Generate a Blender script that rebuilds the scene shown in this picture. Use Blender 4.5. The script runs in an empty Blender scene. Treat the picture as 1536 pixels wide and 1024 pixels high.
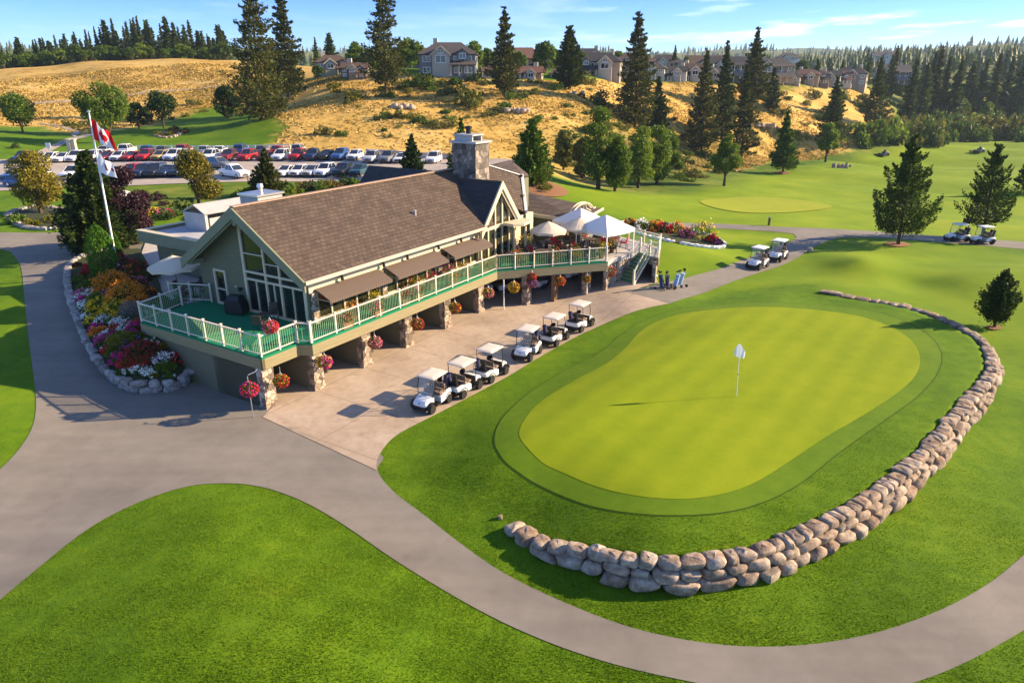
import bpy, bmesh, math, random
import numpy as np
from mathutils import Vector, Matrix, geometry
R = math.radians
random.seed(7)
RNG = np.random.default_rng(7)
scn = bpy.context.scene
COL = scn.collection

# ------------------------------------------------------------------ camera model (drone about 14.5 m above the apron)
F = 1030.0; PITCH = math.atan(392 / F); CH = 14.5; CX, CY = 768.0, 512.0
cP, sP = math.cos(PITCH), math.sin(PITCH)

def ray(px, py):
    v = (CY - py) / F
    return (px - CX) / F, cP + v * sP, -sP + v * cP

def G(px, py, z=0.0):
    a, f, d = ray(px, py); t = (z - CH) / d
    return a * t, f * t

def at_dist(px, py, dist):
    a, f, d = ray(px, py); t = dist / f
    return a * t, dist, CH + d * t

# clubhouse axes: u along the long front, w towards the back
U = np.array([.5262, .8504]); W = np.array([-.8504, .5262])
BO = np.array(G(402.5, 615.6, 0))
BROT = math.atan2(U[1], U[0])

def L2W(u, w):
    p = BO + U * u + W * w
    return float(p[0]), float(p[1])

def W2L(x, y):
    d0 = x - BO[0]; d1 = y - BO[1]
    return d0 * U[0] + d1 * U[1], d0 * W[0] + d1 * W[1]

# ------------------------------------------------------------------ polygons
def catmull(pts, closed=True, n=6):
    P = np.array(pts, float); N = len(P); out = []
    rng = range(N if closed else N - 1)
    for i in rng:
        if closed:
            p0, p1, p2, p3 = P[(i - 1) % N], P[i], P[(i + 1) % N], P[(i + 2) % N]
        else:
            p0, p1, p2, p3 = P[max(i - 1, 0)], P[i], P[i + 1], P[min(i + 2, N - 1)]
        for k in range(n):
            t = k / n
            out.append(.5 * ((2 * p1) + (-p0 + p2) * t + (2 * p0 - 5 * p1 + 4 * p2 - p3) * t * t + (-p0 + 3 * p1 - 3 * p2 + p3) * t ** 3))
    if not closed: out.append(P[-1])
    return np.array(out)

def inside(poly, X, Y):
    poly = np.asarray(poly); res = np.zeros(X.shape, bool)
    bx0, by0 = poly.min(0); bx1, by1 = poly.max(0)
    m = (X >= bx0) & (X <= bx1) & (Y >= by0) & (Y <= by1)
    xs = X[m]; ys = Y[m]; r = np.zeros(xs.shape, bool)
    n = len(poly); j = n - 1
    for i in range(n):
        xi, yi = poly[i]; xj, yj = poly[j]
        if yi != yj:
            c = ((yi > ys) != (yj > ys)) & (xs < (xj - xi) * (ys - yi) / (yj - yi) + xi)
            r ^= c
        j = i
    res[m] = r
    return res

def dist_poly(pl, X, Y, closed=False):
    pl = np.asarray(pl); d = np.full(X.shape, 1e9)
    n = len(pl)
    for i in range(n if closed else n - 1):
        a = pl[i]; b = pl[(i + 1) % n]; ab = b - a; L = max((ab ** 2).sum(), 1e-12)
        t = np.clip(((X - a[0]) * ab[0] + (Y - a[1]) * ab[1]) / L, 0, 1)
        d = np.minimum(d, (X - a[0] - t * ab[0]) ** 2 + (Y - a[1] - t * ab[1]) ** 2)
    return np.sqrt(d)

def sstep(x):
    x = np.clip(x, 0, 1); return x * x * (3 - 2 * x)

# ------------------------------------------------------------------ terrain
TZ = []   # control points x, y, z
def tz(z, *pts):
    for p in pts: TZ.append((*G(p[0], p[1], z), z))
def td(dist, *pts):
    for p in pts: TZ.append(at_dist(p[0], p[1], dist))
tz(0, (402, 615), (380, 640), (560, 700), (720, 470), (480, 560), (600, 640), (760, 560), (600, 522), (650, 620), (720, 560), (640, 500), (820, 520), (500, 660))
tz(.15, (870, 470), (860, 500)); tz(.35, (894, 449)); tz(.8, (940, 425), (985, 425), (985, 410)); tz(.5, (1003, 456), (960, 465))
tz(0, (560, 740), (450, 700), (300, 690), (50, 780), (0, 860), (200, 680), (400, 720))
tz(.45, (330, 790), (250, 850), (350, 850)); tz(.75, (300, 950), (420, 950), (200, 1000)); tz(.4, (600, 960), (120, 930)); tz(.1, (520, 800), (700, 960))
tz(0, (700, 850), (640, 790), (900, 950), (1000, 1010), (1100, 980), (800, 930)); tz(0, (1250, 1000), (1400, 960), (1500, 890), (1536, 880))
tz(.1, (900, 880), (1020, 900), (1100, 915), (1200, 900), (1300, 860), (1400, 780), (1450, 880), (1480, 700), (1530, 780), (1530, 650))
tz(.3, (1505, 570), (1500, 540), (1536, 600)); tz(.6, (1440, 480), (1380, 460)); tz(.8, (1300, 440), (1220, 430)); tz(.5, (1500, 480), (1536, 500))
tz(.35, (860, 600), (760, 640), (960, 500), (1050, 440), (1120, 415)); tz(.6, (1000, 650), (1100, 600), (1200, 600), (1300, 560), (1000, 720), (1150, 500))
tz(.3, (1140, 400)); tz(.1, (1200, 358)); tz(1.3, (1290, 388)); tz(.5, (1380, 395), (1240, 402)); tz(1.0, (1440, 418)); tz(.1, (1480, 392)); tz(1.3, (1560, 405)); tz(.4, (1370, 425)); tz(-.2, (1440, 362), (1536, 370)); tz(0, (1340, 360), (1300, 352))
tz(1.1, (1050, 380)); tz(1.0, (1010, 362)); tz(.3, (1100, 345), (1180, 345)); tz(.6, (1000, 336))
tz(-.4, (1150, 305)); tz(.6, (1010, 310)); tz(.9, (920, 285)); tz(1.3, (860, 272)); tz(-1.2, (1400, 320), (1536, 330)); tz(-1.6, (1400, 290), (1250, 290)); tz(-2.4, (1350, 255), (1450, 255), (1536, 262))
tz(-1.2, (1100, 275)); tz(-2.2, (1240, 243)); tz(-3.3, (1350, 217)); tz(-3.8, (1500, 213)); tz(-.2, (1000, 290))
# left: driveway ramp, lawn, parking
tz(.05, (290, 600), (230, 620)); tz(.2, (160, 575), (40, 640)); tz(.65, (120, 520), (50, 540)); tz(1.45, (105, 450), (40, 460)); tz(2.0, (95, 415), (25, 410)); tz(2.4, (110, 385), (60, 362)); tz(2.6, (0, 352), (200, 362), (-80, 352))
tz(.3, (0, 640)); tz(1.2, (0, 480)); tz(2.2, (0, 390)); tz(.1, (-60, 740))
tz(2.5, (232, 400), (250, 430), (215, 385)); tz(2.8, (60, 325), (0, 330), (200, 335)); tz(2.9, (0, 303), (100, 308), (300, 305), (250, 320), (460, 296))
tz(3.0, (100, 292), (300, 290), (520, 283), (0, 292)); tz(4.0, (40, 248), (200, 246), (400, 243), (560, 246), (700, 242)); tz(4.3, (0, 235), (220, 226), (420, 224), (560, 230))
for u, w, z in [(3, 2, 0), (10, 2, 0), (18, 1, 0), (24, 0, .3), (3, 4, 0), (10, 4, 0), (18, 4, 0), (8, 7, 1.2), (16, 7, 1.2), (4, 11, 2.4), (8, 15, 2.5), (14, 12, 2.5), (22, 12, 2.6), (30, 8, 2.2), (30, 2, 1.6), (36, 4, 1.5), (29, -2, 1.2), (12, 20, 2.6), (20, 20, 2.7), (40, 12, 2.4)]:
    TZ.append((*L2W(u, w), z))
tz(5.4, (100, 205), (0, 212)); tz(6.2, (250, 190), (100, 190)); tz(7.0, (370, 180), (330, 175)); tz(6.5, (0, 190))
td(160, (200, 165), (100, 165), (0, 170)); td(196, (200, 130), (300, 125)); td(235, (200, 92), (100, 97), (300, 90), (345, 92)); td(225, (0, 108)); td(185, (0, 140))
td(300, (200, 98), (320, 98), (0, 112), (450, 112))
tz(4.4, (600, 224), (450, 222), (780, 238)); td(128, (600, 180), (450, 178)); td(148, (600, 140), (760, 150)); td(166, (505, 116), (650, 112)); td(172, (780, 116)); td(205, (650, 107), (500, 108), (780, 107)); td(245, (700, 104), (900, 106), (1000, 107))
td(138, (850, 180)); td(120, (880, 240)); td(165, (900, 150)); td(190, (900, 117)); td(215, (1000, 120)); td(240, (1100, 123)); td(256, (1200, 127)); td(268, (1290, 129)); td(300, (1200, 117), (1000, 108), (1300, 125), (1100, 113))
td(205, (1150, 165)); td(225, (1230, 168)); td(165, (1020, 225)); td(170, (1100, 230)); td(195, (1180, 222)); td(260, (1310, 170)); td(185, (1000, 165))
td(270, (1400, 193), (1500, 196)); td(330, (1450, 170), (1536, 170)); td(420, (1450, 125), (1350, 128)); td(500, (1400, 105)); td(620, (1536, 92)); td(520, (1300, 112), (1150, 108), (900, 108)); td(480, (650, 106), (400, 105))
td(900, (1200, 97), (900, 98), (600, 98), (300, 100), (0, 100)); td(1500, (1450, 80), (1320, 88), (1100, 90), (800, 92), (600, 92), (100, 78), (250, 84), (0, 80)); td(2600, (1400, 82), (1150, 80), (900, 84), (500, 80), (0, 88), (1536, 76), (250, 80))
tz(0, (-200, 1100), (300, 1250), (800, 1250), (1300, 1250), (1800, 1100), (1900, 700)); tz(2.0, (-300, 420)); tz(.5, (-300, 600), (1750, 500))
TZ = np.array(TZ)
def _warp(x, y):
    r = np.hypot(x, y); return np.stack([np.arctan2(x, y) * 1.15, np.log(r)], -1)
def _k(d2):
    return .5 * d2 * np.log(d2 + 1e-9)
_C = _warp(TZ[:, 0], TZ[:, 1]); _n = len(_C)
_K = _k(((_C[:, None] - _C[None]) ** 2).sum(-1)) + np.eye(_n) * 2e-4
_Pm = np.c_[np.ones(_n), _C]
_A = np.block([[_K, _Pm], [_Pm.T, np.zeros((3, 3))]])
_sol = np.linalg.solve(_A, np.r_[TZ[:, 2], np.zeros(3)])
def base_T(x, y):
    x = np.asarray(x, float); sh = x.shape; q = _warp(x.ravel(), np.asarray(y, float).ravel()); out = np.empty(len(q))
    for i in range(0, len(q), 20000):
        s = q[i:i + 20000]
        out[i:i + 20000] = _k(((s[:, None] - _C[None]) ** 2).sum(-1)) @ _sol[:_n] + np.c_[np.ones(len(s)), s] @ _sol[_n:]
    return out.reshape(sh)

# putting-green plateau held by the boulder wall
ZG = 1.0
wall_px = [(757, 779), (790, 793), (830, 808), (880, 824), (920, 833), (965, 841), (1010, 845), (1060, 842), (1110, 834), (1160, 819), (1210, 799), (1260, 773), (1310, 743), (1355, 708), (1400, 663), (1440, 617), (1470, 577), (1484, 550), (1480, 527), (1465, 507), (1435, 490), (1400, 474), (1360, 461), (1320, 452), (1280, 445), (1225, 434)]
_wz = [.30, .45, .62, .80, .92]
WALL = catmull([G(x, y - (7 if 860 < x < 1450 and y > 560 else 0), _wz[i] if i < 5 else ZG) for i, (x, y) in enumerate(wall_px)], closed=False, n=5)
soft_px = [(1225, 434), (1180, 432), (1120, 436), (1050, 446), (980, 466), (900, 504), (820, 546), (740, 592), (650, 650), (605, 690), (615, 720), (680, 760)]
SOFT = catmull([G(x, y, .4) for x, y in soft_px], closed=False, n=4)
PLAT = np.vstack([WALL, SOFT])
SOFTL = np.vstack([WALL[-1:], SOFT, WALL[:1]])
_pb0 = PLAT.min(0) - 1; _pb1 = PLAT.max(0) + 1
def flat_apron(x, y):
    u, w = W2L(x, y)
    dx = np.maximum(np.maximum(-.5 - u, u - 20), 0); dy = np.maximum(np.maximum(-5.5 - w, w - 4), 0)
    return 1 - sstep(np.hypot(dx, dy) / 4.0)
def T(x, y):
    x = np.asarray(x, float); y = np.asarray(y, float)
    z = base_T(x, y)
    r = np.hypot(x, y)
    z = z * (1 - flat_apron(x, y))
    m = (x > _pb0[0]) & (x < _pb1[0]) & (y > _pb0[1]) & (y < _pb1[1])
    if m.any():
        xs = x[m]; ys = y[m]; ins = inside(PLAT, xs, ys)
        dw = dist_poly(WALL, xs, ys); ds = dist_poly(SOFTL, xs, ys)
        k = np.where(ins, sstep(ds / 6.0 + .0) * sstep((dw + .02) / .24), 0)
        zz = z[m]; z[m] = zz + (np.maximum(ZG, zz) - zz) * k
    # gentle natural unevenness, growing with distance
    a = np.clip((r - 45) / 120, 0, 1) * (1 - .0)
    z = z + a * .35 * (np.sin(x * .11 + 1.3) * np.cos(y * .083 + .4) + .6 * np.sin(x * .23 + y * .19))
    f = np.clip((r - 600) / 900, 0, 1)
    z = z + f * (9 * np.sin(x * .0061 + 2) * np.cos(y * .0047) + 7 * np.sin(x * .013 + y * .003) + 4 * np.sin(x * .031 + 1))
    return z
def T1(x, y): return float(T(np.array([x]), np.array([y]))[0])
_ts = np.exp(np.linspace(math.log(9), math.log(3500), 420))
def hit(px, py):
    """first point of the ground seen through a photo position"""
    a, f, d = ray(px, py); X = a * _ts; Y = f * _ts; Z = CH + d * _ts
    g = Z - T(X, Y); i = np.argmax(g < 0)
    if not (g < 0).any(): i = len(_ts) - 1
    if i == 0: i = 1
    lo, hi = _ts[i - 1], _ts[i]
    tt = np.linspace(lo, hi, 40); g = CH + d * tt - T(a * tt, f * tt); j = np.argmax(g < 0); j = max(j, 1)
    t0, t1 = tt[j - 1], tt[j]; g0, g1 = g[j - 1], g[j]
    t = t0 + (t1 - t0) * (g0 / (g0 - g1) if g0 != g1 else .5)
    return a * t, f * t, CH + d * t
def hits(pts): return [hit(*p)[:2] for p in pts]
def scale_at(x, y, z):
    """photo pixels per metre at a point"""
    return F / (y * cP - (z - CH) * sP)

# ------------------------------------------------------------------ materials
def mat(name, build=None, base=(.5, .5, .5), rough=.7, metal=0.0, spec=.3, **kw):
    m = bpy.data.materials.new(name); m.use_nodes = True
    nt = m.node_tree; b = nt.nodes['Principled BSDF']
    b.inputs['Base Color'].default_value = (*base, 1); b.inputs['Roughness'].default_value = rough
    b.inputs['Metallic'].default_value = metal; b.inputs['Specular IOR Level'].default_value = spec
    if build: build(nt, b)
    return m
def N(nt, typ, **kw):
    n = nt.nodes.new('ShaderNode' + typ)
    for k, v in kw.items():
        if k.startswith('i_'):
            n.inputs[k[2:].replace('_', ' ')].default_value = v
        else: setattr(n, k, v)
    return n
def lk(nt, a, b): nt.links.new(a, b)
def objco(nt, scale=(1, 1, 1), kind='Object'):
    t = N(nt, 'TexCoord'); mp = N(nt, 'Mapping'); mp.inputs['Scale'].default_value = scale
    lk(nt, t.outputs[kind], mp.inputs['Vector']); return mp.outputs['Vector']
def noise(nt, vec, scale, detail=4, rough=.55):
    n = N(nt, 'TexNoise'); n.inputs['Scale'].default_value = scale; n.inputs['Detail'].default_value = detail; n.inputs['Roughness'].default_value = rough
    lk(nt, vec, n.inputs['Vector']); return n.outputs['Fac']
def ramp(nt, fac, stops):
    r = N(nt, 'ValToRGB'); els = r.color_ramp.elements
    while len(els) < len(stops): els.new(.5)
    for e, (p, c) in zip(els, stops): e.position = p; e.color = (*c, 1)
    lk(nt, fac, r.inputs['Fac']); return r.outputs['Color']
def mixc(nt, fac, a, b, typ='MIX'):
    m = N(nt, 'Mix', data_type='RGBA', blend_type=typ)
    for s, v in ((m.inputs[0], fac), (m.inputs[6], a), (m.inputs[7], b)):
        if isinstance(v, (int, float)): s.default_value = v
        elif isinstance(v, tuple): s.default_value = (*v, 1)
        else: lk(nt, v, s)
    return m.outputs[2]
def mth(nt, op, a, b=None):
    m = N(nt, 'Math', operation=op)
    for s, v in zip(m.inputs, (a, b)):
        if v is None: continue
        if isinstance(v, (int, float)): s.default_value = v
        else: lk(nt, v, s)
    return m.outputs[0]
def bump(nt, b, h, strength=.3, dist=.05):
    n = N(nt, 'Bump'); n.inputs['Strength'].default_value = strength; n.inputs['Distance'].default_value = dist
    lk(nt, h, n.inputs['Height']); lk(nt, n.outputs['Normal'], b.inputs['Normal'])

def grass_mat(name, c0, c1, c2, fine=18, bumps=.5, dist=.04, stripe=0):
    def f(nt, b):
        v = objco(nt)
        big = noise(nt, v, .35, 3); mid = noise(nt, v, 2.2, 5, .65); sm = noise(nt, v, fine, 4, .7)
        s = mth(nt, 'ADD', mth(nt, 'MULTIPLY', big, .45), mth(nt, 'ADD', mth(nt, 'MULTIPLY', mid, .35), mth(nt, 'MULTIPLY', sm, .25)))
        c = ramp(nt, s, [(.36, c0), (.52, c1), (.68, c2)])
        lk(nt, c, b.inputs['Base Color']); b.inputs['Roughness'].default_value = .9; b.inputs['Specular IOR Level'].default_value = .12
        h = mth(nt, 'ADD', mth(nt, 'MULTIPLY', sm, .6), mth(nt, 'MULTIPLY', mid, .6))
        bump(nt, b, h, bumps, dist)
    return mat(name, f)
M = {}
GC = dict(l0=(.050, .112, .003), l1=(.085, .165, .0045), l2=(.140, .212, .007))
def green_f(nt, b):
    v = objco(nt); big = noise(nt, v, .16, 4); mid = noise(nt, v, .9, 5, .65); fine = noise(nt, objco(nt, (1, 3.2, 1)), 7, 4, .7)
    sp = N(nt, 'SeparateXYZ'); lk(nt, v, sp.inputs[0]); ax = mth(nt, 'ADD', mth(nt, 'MULTIPLY', sp.outputs[0], .80), mth(nt, 'MULTIPLY', sp.outputs[1], -.6))
    st = mth(nt, 'SINE', mth(nt, 'MULTIPLY', mth(nt, 'ADD', ax, mth(nt, 'MULTIPLY', mid, .25)), 4.4)); st = mth(nt, 'MULTIPLY', st, .042)
    f = mth(nt, 'ADD', mth(nt, 'ADD', mth(nt, 'MULTIPLY', big, .40), mth(nt, 'MULTIPLY', mid, .30)), mth(nt, 'ADD', mth(nt, 'MULTIPLY', fine, .30), st))
    lk(nt, ramp(nt, f, [(.36, (.145, .205, .004)), (.5, (.188, .245, .005)), (.64, (.232, .278, .008))]), b.inputs['Base Color']); b.inputs['Roughness'].default_value = .92; b.inputs['Specular IOR Level'].default_value = .1
    bump(nt, b, fine, .25, .015)
M['green'] = mat('putting_turf', green_f)
M['collar'] = grass_mat('collar_turf', (.068, .132, .003), (.092, .165, .004), (.122, .195, .006), 16, .5, .04)
M['edgecut'] = grass_mat('turf_cut', (.02, .055, .004), (.03, .07, .005), (.04, .08, .006), 30, .3, .02)
M['green2'] = grass_mat('far_putting_turf', (.21, .255, .012), (.235, .275, .014), (.26, .29, .017), 10, .1, .02)

def ground_f(nt, b):
    v = objco(nt); at = N(nt, 'Attribute', attribute_name='zone'); sx = N(nt, 'SeparateColor'); lk(nt, at.outputs['Color'], sx.inputs['Color'])
    dry, fair, wood = sx.outputs[0], sx.outputs[1], sx.outputs[2]
    big = noise(nt, v, .22, 3); mid = noise(nt, v, 1.7, 5, .65); sm = noise(nt, v, 16, 4, .7); hil = noise(nt, v, .06, 5, .6); tuf = noise(nt, v, .55, 6, .68)
    s = mth(nt, 'ADD', mth(nt, 'MULTIPLY', big, .42), mth(nt, 'ADD', mth(nt, 'MULTIPLY', mid, .36), mth(nt, 'MULTIPLY', sm, .28)))
    lawn = ramp(nt, s, [(.40, GC['l0']), (.54, GC['l1']), (.69, GC['l2'])])
    fr = ramp(nt, mth(nt, 'ADD', mth(nt, 'MULTIPLY', big, .5), mth(nt, 'MULTIPLY', hil, .5)), [(.38, (.125, .205, .005)), (.52, (.165, .242, .007)), (.64, (.215, .275, .010))])
    lawn = mixc(nt, fair, lawn, fr)
    ds = mth(nt, 'ADD', mth(nt, 'MULTIPLY', hil, .55), mth(nt, 'MULTIPLY', tuf, .5))
    dg = ramp(nt, ds, [(.34, (.075, .085, .014)), (.43, (.24, .155, .032)), (.50, (.46, .29, .07)), (.58, (.56, .37, .105)), (.68, (.66, .48, .18))])
    scrub = ramp(nt, tuf, [(.56, (1, 1, 1)), (.70, (.42, .50, .35))])
    dg = mixc(nt, .8, dg, scrub, 'MULTIPLY')
    edge = mth(nt, 'ADD', dry, mth(nt, 'MULTIPLY', mth(nt, 'SUBTRACT', mth(nt, 'ADD', mth(nt, 'MULTIPLY', hil, .5), mth(nt, 'MULTIPLY', tuf, .5)), .5), 1.3))
    er = ramp(nt, edge, [(.38, (0, 0, 0)), (.62, (1, 1, 1))])
    c = mixc(nt, er, lawn, dg)
    wd = ramp(nt, mth(nt, 'ADD', mth(nt, 'MULTIPLY', hil, .5), mth(nt, 'MULTIPLY', tuf, .5)), [(.40, (.045, .075, .012)), (.50, (.11, .135, .02)), (.60, (.27, .23, .05))])
    c = mixc(nt, wood, c, wd)
    lk(nt, c, b.inputs['Base Color']); b.inputs['Roughness'].default_value = .92; b.inputs['Specular IOR Level'].default_value = .1
    h = mth(nt, 'ADD', mth(nt, 'ADD', mth(nt, 'MULTIPLY', sm, .5), mth(nt, 'MULTIPLY', mid, .6)), mth(nt, 'MULTIPLY', mth(nt, 'MULTIPLY', tuf, 6.0), dry))
    bump(nt, b, h, .55, .06)
M['ground'] = mat('turf_and_dry_grass', ground_f)

def asphalt_f(nt, b):
    v = objco(nt); n1 = noise(nt, v, .25, 4); n2 = noise(nt, v, 60, 3, .7); n3 = noise(nt, v, 1.6, 5, .6)
    s = mth(nt, 'ADD', mth(nt, 'MULTIPLY', n1, .5), mth(nt, 'ADD', mth(nt, 'MULTIPLY', n3, .3), mth(nt, 'MULTIPLY', n2, .3)))
    c = ramp(nt, s, [(.38, (.150, .133, .112)), (.55, (.188, .168, .142)), (.72, (.23, .207, .178))])
    # hairline cracks and wheel wear
    vo = N(nt, 'TexVoronoi', feature='DISTANCE_TO_EDGE'); vo.inputs['Scale'].default_value = .085
    dv = N(nt, 'VectorMath', operation='ADD'); ns = N(nt, 'TexNoise'); ns.inputs['Scale'].default_value = .7; ns.inputs['Detail'].default_value = 5
    lk(nt, v, ns.inputs['Vector']); sc = N(nt, 'VectorMath', operation='SCALE'); sc.inputs['Scale'].default_value = 2.2; lk(nt, ns.outputs['Color'], sc.inputs[0])
    lk(nt, v, dv.inputs[0]); lk(nt, sc.outputs[0], dv.inputs[1]); lk(nt, dv.outputs[0], vo.inputs['Vector'])
    cr = ramp(nt, vo.outputs['Distance'], [(.0, (.55, .52, .5)), (.0035, (1, 1, 1))])
    c = mixc(nt, .16, c, cr, 'MULTIPLY')
    wear = noise(nt, objco(nt, (.10, .9, 1)), 1.2, 5); c = mixc(nt, .5, c, ramp(nt, wear, [(.35, (.84, .84, .85)), (.62, (1.10, 1.09, 1.07))]), 'MULTIPLY')
    lk(nt, c, b.inputs['Base Color']); b.inputs['Roughness'].default_value = .88; b.inputs['Specular IOR Level'].default_value = .25
    bump(nt, b, n2, .25, .01)
M['asphalt'] = mat('asphalt', asphalt_f)

def concrete_f(nt, b):
    t = N(nt, 'TexCoord'); v = t.outputs['UV']       # UV = clubhouse axes in metres
    n1 = noise(nt, v, .3, 5); n2 = noise(nt, v, 2.5, 5, .65); n3 = noise(nt, v, 40, 3)
    s = mth(nt, 'ADD', mth(nt, 'MULTIPLY', n1, .55), mth(nt, 'ADD', mth(nt, 'MULTIPLY', n2, .35), mth(nt, 'MULTIPLY', n3, .12)))
    c = ramp(nt, s, [(.36, (.28, .212, .150)), (.52, (.38, .295, .218)), (.68, (.46, .37, .285))])
    st = noise(nt, v, .9, 6, .7); stc = ramp(nt, st, [(.30, (.62, .57, .52)), (.46, (1, 1, 1))])
    c = mixc(nt, .7, c, stc, 'MULTIPLY')
    sp = N(nt, 'SeparateXYZ'); lk(nt, v, sp.inputs[0])
    def joint(o, period, off):
        f = mth(nt, 'FRACT', mth(nt, 'DIVIDE', mth(nt, 'ADD', o, off), period)); d = mth(nt, 'ABSOLUTE', mth(nt, 'SUBTRACT', f, .5))
        return mth(nt, 'GREATER_THAN', d, .5 - .022 / period)
    j = mth(nt, 'MAXIMUM', joint(sp.outputs[0], 3.45, .75), joint(sp.outputs[1], 3.9, 0.3))
    c = mixc(nt, mth(nt, 'MULTIPLY', j, .6), c, (.13, .105, .085))
    lk(nt, c, b.inputs['Base Color']); b.inputs['Roughness'].default_value = .85
    bump(nt, b, n3, .15, .01)
M['concrete'] = mat('apron_concrete', concrete_f)
def plain_noise(name, c0, c1, scale=3, rough=.8, bs=.2, bd=.01, spec=.3, stretch=(1, 1, 1)):
    def f(nt, b):
        v = objco(nt, stretch); n = noise(nt, v, scale, 5, .6)
        lk(nt, ramp(nt, n, [(.3, c0), (.7, c1)]), b.inputs['Base Color'])
        b.inputs['Roughness'].default_value = rough; b.inputs['Specular IOR Level'].default_value = spec
        if bs: bump(nt, b, n, bs, bd)
    return mat(name, f)
M['patio'] = plain_noise('patio_concrete', (.36, .33, .30), (.46, .43, .40), 2)
M['lot'] = plain_noise('parking_lot_asphalt', (.30, .255, .215), (.40, .35, .30), .5)

def siding(name, c, pitch=.15, shade=.5):
    def f(nt, b):
        t = N(nt, 'TexCoord'); sp = N(nt, 'SeparateXYZ'); lk(nt, t.outputs['Object'], sp.inputs[0])
        fr = mth(nt, 'FRACT', mth(nt, 'DIVIDE', sp.outputs[2], pitch))
        n = noise(nt, objco(nt, (.4, .4, 6)), 3, 4)
        col = ramp(nt, n, [(.3, tuple(x * .88 for x in c)), (.7, tuple(x * 1.1 for x in c))])
        gap = ramp(nt, fr, [(.0, (shade,) * 3), (.10, (1, 1, 1))])
        lk(nt, mixc(nt, 1, col, gap, 'MULTIPLY'), b.inputs['Base Color']); b.inputs['Roughness'].default_value = .65
        bump(nt, b, fr, .6, .03)
    return mat(name, f)
M['siding'] = siding('sage_lap_siding', (.150, .150, .092))
M['siding_lo'] = siding('sage_skirt_siding', (.150, .142, .090))
M['fascia'] = siding('olive_fascia_boards', (.250, .215, .115), .2, .75)
M['soffit'] = plain_noise('soffit_paint', (.17, .16, .10), (.2, .185, .12), 2)
M['trim'] = plain_noise('cream_trim', (.50, .43, .29), (.58, .50, .35), 3, .6)
M['gablefascia'] = plain_noise('sage_fascia_paint', (.165, .175, .105), (.20, .205, .125), 2, .6)
M['white'] = plain_noise('white_paint', (.72, .70, .66), (.82, .80, .77), 5, .5, .05)
M['rail'] = plain_noise('cream_rail_paint', (.60, .53, .42), (.70, .62, .51), 5, .5, .05)
M['carpet'] = plain_noise('green_outdoor_carpet', (.010, .155, .072), (.018, .205, .10), 14, .95, .3, .01, .1)
M['baluster'] = mat('pale_green_iron', base=(.17, .31, .17), rough=.5)
M['rust'] = plain_noise('planter_soil', (.06, .04, .02), (.12, .08, .05), 9, .9)
def shingles(name, c0, c1, c2, axis):
    def f(nt, b):
        t = N(nt, 'TexCoord'); sp = N(nt, 'SeparateXYZ'); lk(nt, t.outputs['Object'], sp.inputs[0]); cb = N(nt, 'CombineXYZ')
        lk(nt, sp.outputs[axis], cb.inputs[0]); lk(nt, mth(nt, 'MULTIPLY', sp.outputs[2], 1.8), cb.inputs[1])
        br = N(nt, 'TexBrick'); br.inputs['Scale'].default_value = 1; br.inputs['Brick Width'].default_value = .34; br.inputs['Row Height'].default_value = .26
        br.inputs['Mortar Size'].default_value = .018; br.inputs['Color1'].default_value = (*c0, 1); br.inputs['Color2'].default_value = (*c1, 1); br.inputs['Mortar'].default_value = (*[x * .35 for x in c0], 1); br.inputs['Bias'].default_value = -.1
        lk(nt, cb.outputs[0], br.inputs['Vector'])
        n = noise(nt, t.outputs['Object'], 1.1, 5); nn = noise(nt, t.outputs['Object'], 7, 3)
        col = mixc(nt, .3, br.outputs['Color'], ramp(nt, mth(nt, 'ADD', mth(nt, 'MULTIPLY', n, .5), mth(nt, 'MULTIPLY', nn, .5)), [(.35, c0), (.65, c2)]))
        lk(nt, col, b.inputs['Base Color']); b.inputs['Roughness'].default_value = .9
        fr = mth(nt, 'FRACT', mth(nt, 'DIVIDE', mth(nt, 'MULTIPLY', sp.outputs[2], 1.8), .26))
        bump(nt, b, mth(nt, 'ADD', mth(nt, 'MULTIPLY', fr, -.6), mth(nt, 'MULTIPLY', br.outputs['Fac'], -.8)), .8, .06)
    return mat(name, f)
M['roof_u'] = shingles('brown_shingles', (.052, .036, .027), (.105, .073, .054), (.165, .12, .09), 0)
M['roof_w'] = shingles('brown_shingles_cross', (.06, .042, .031), (.105, .075, .056), (.15, .112, .084), 1)
M['roof_dark'] = shingles('shade_toned_shingles', (.035, .034, .036), (.06, .056, .056), (.085, .08, .08), 1)  # darker shingle copy: shade on the cross gable's left slope, painted in
M['roof_shadeu'] = shingles('shade_toned_shingles_back', (.04, .04, .042), (.065, .062, .062), (.09, .085, .085), 1)  # same for the back wing: shaded slope's darkness put into the shingle colour
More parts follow.
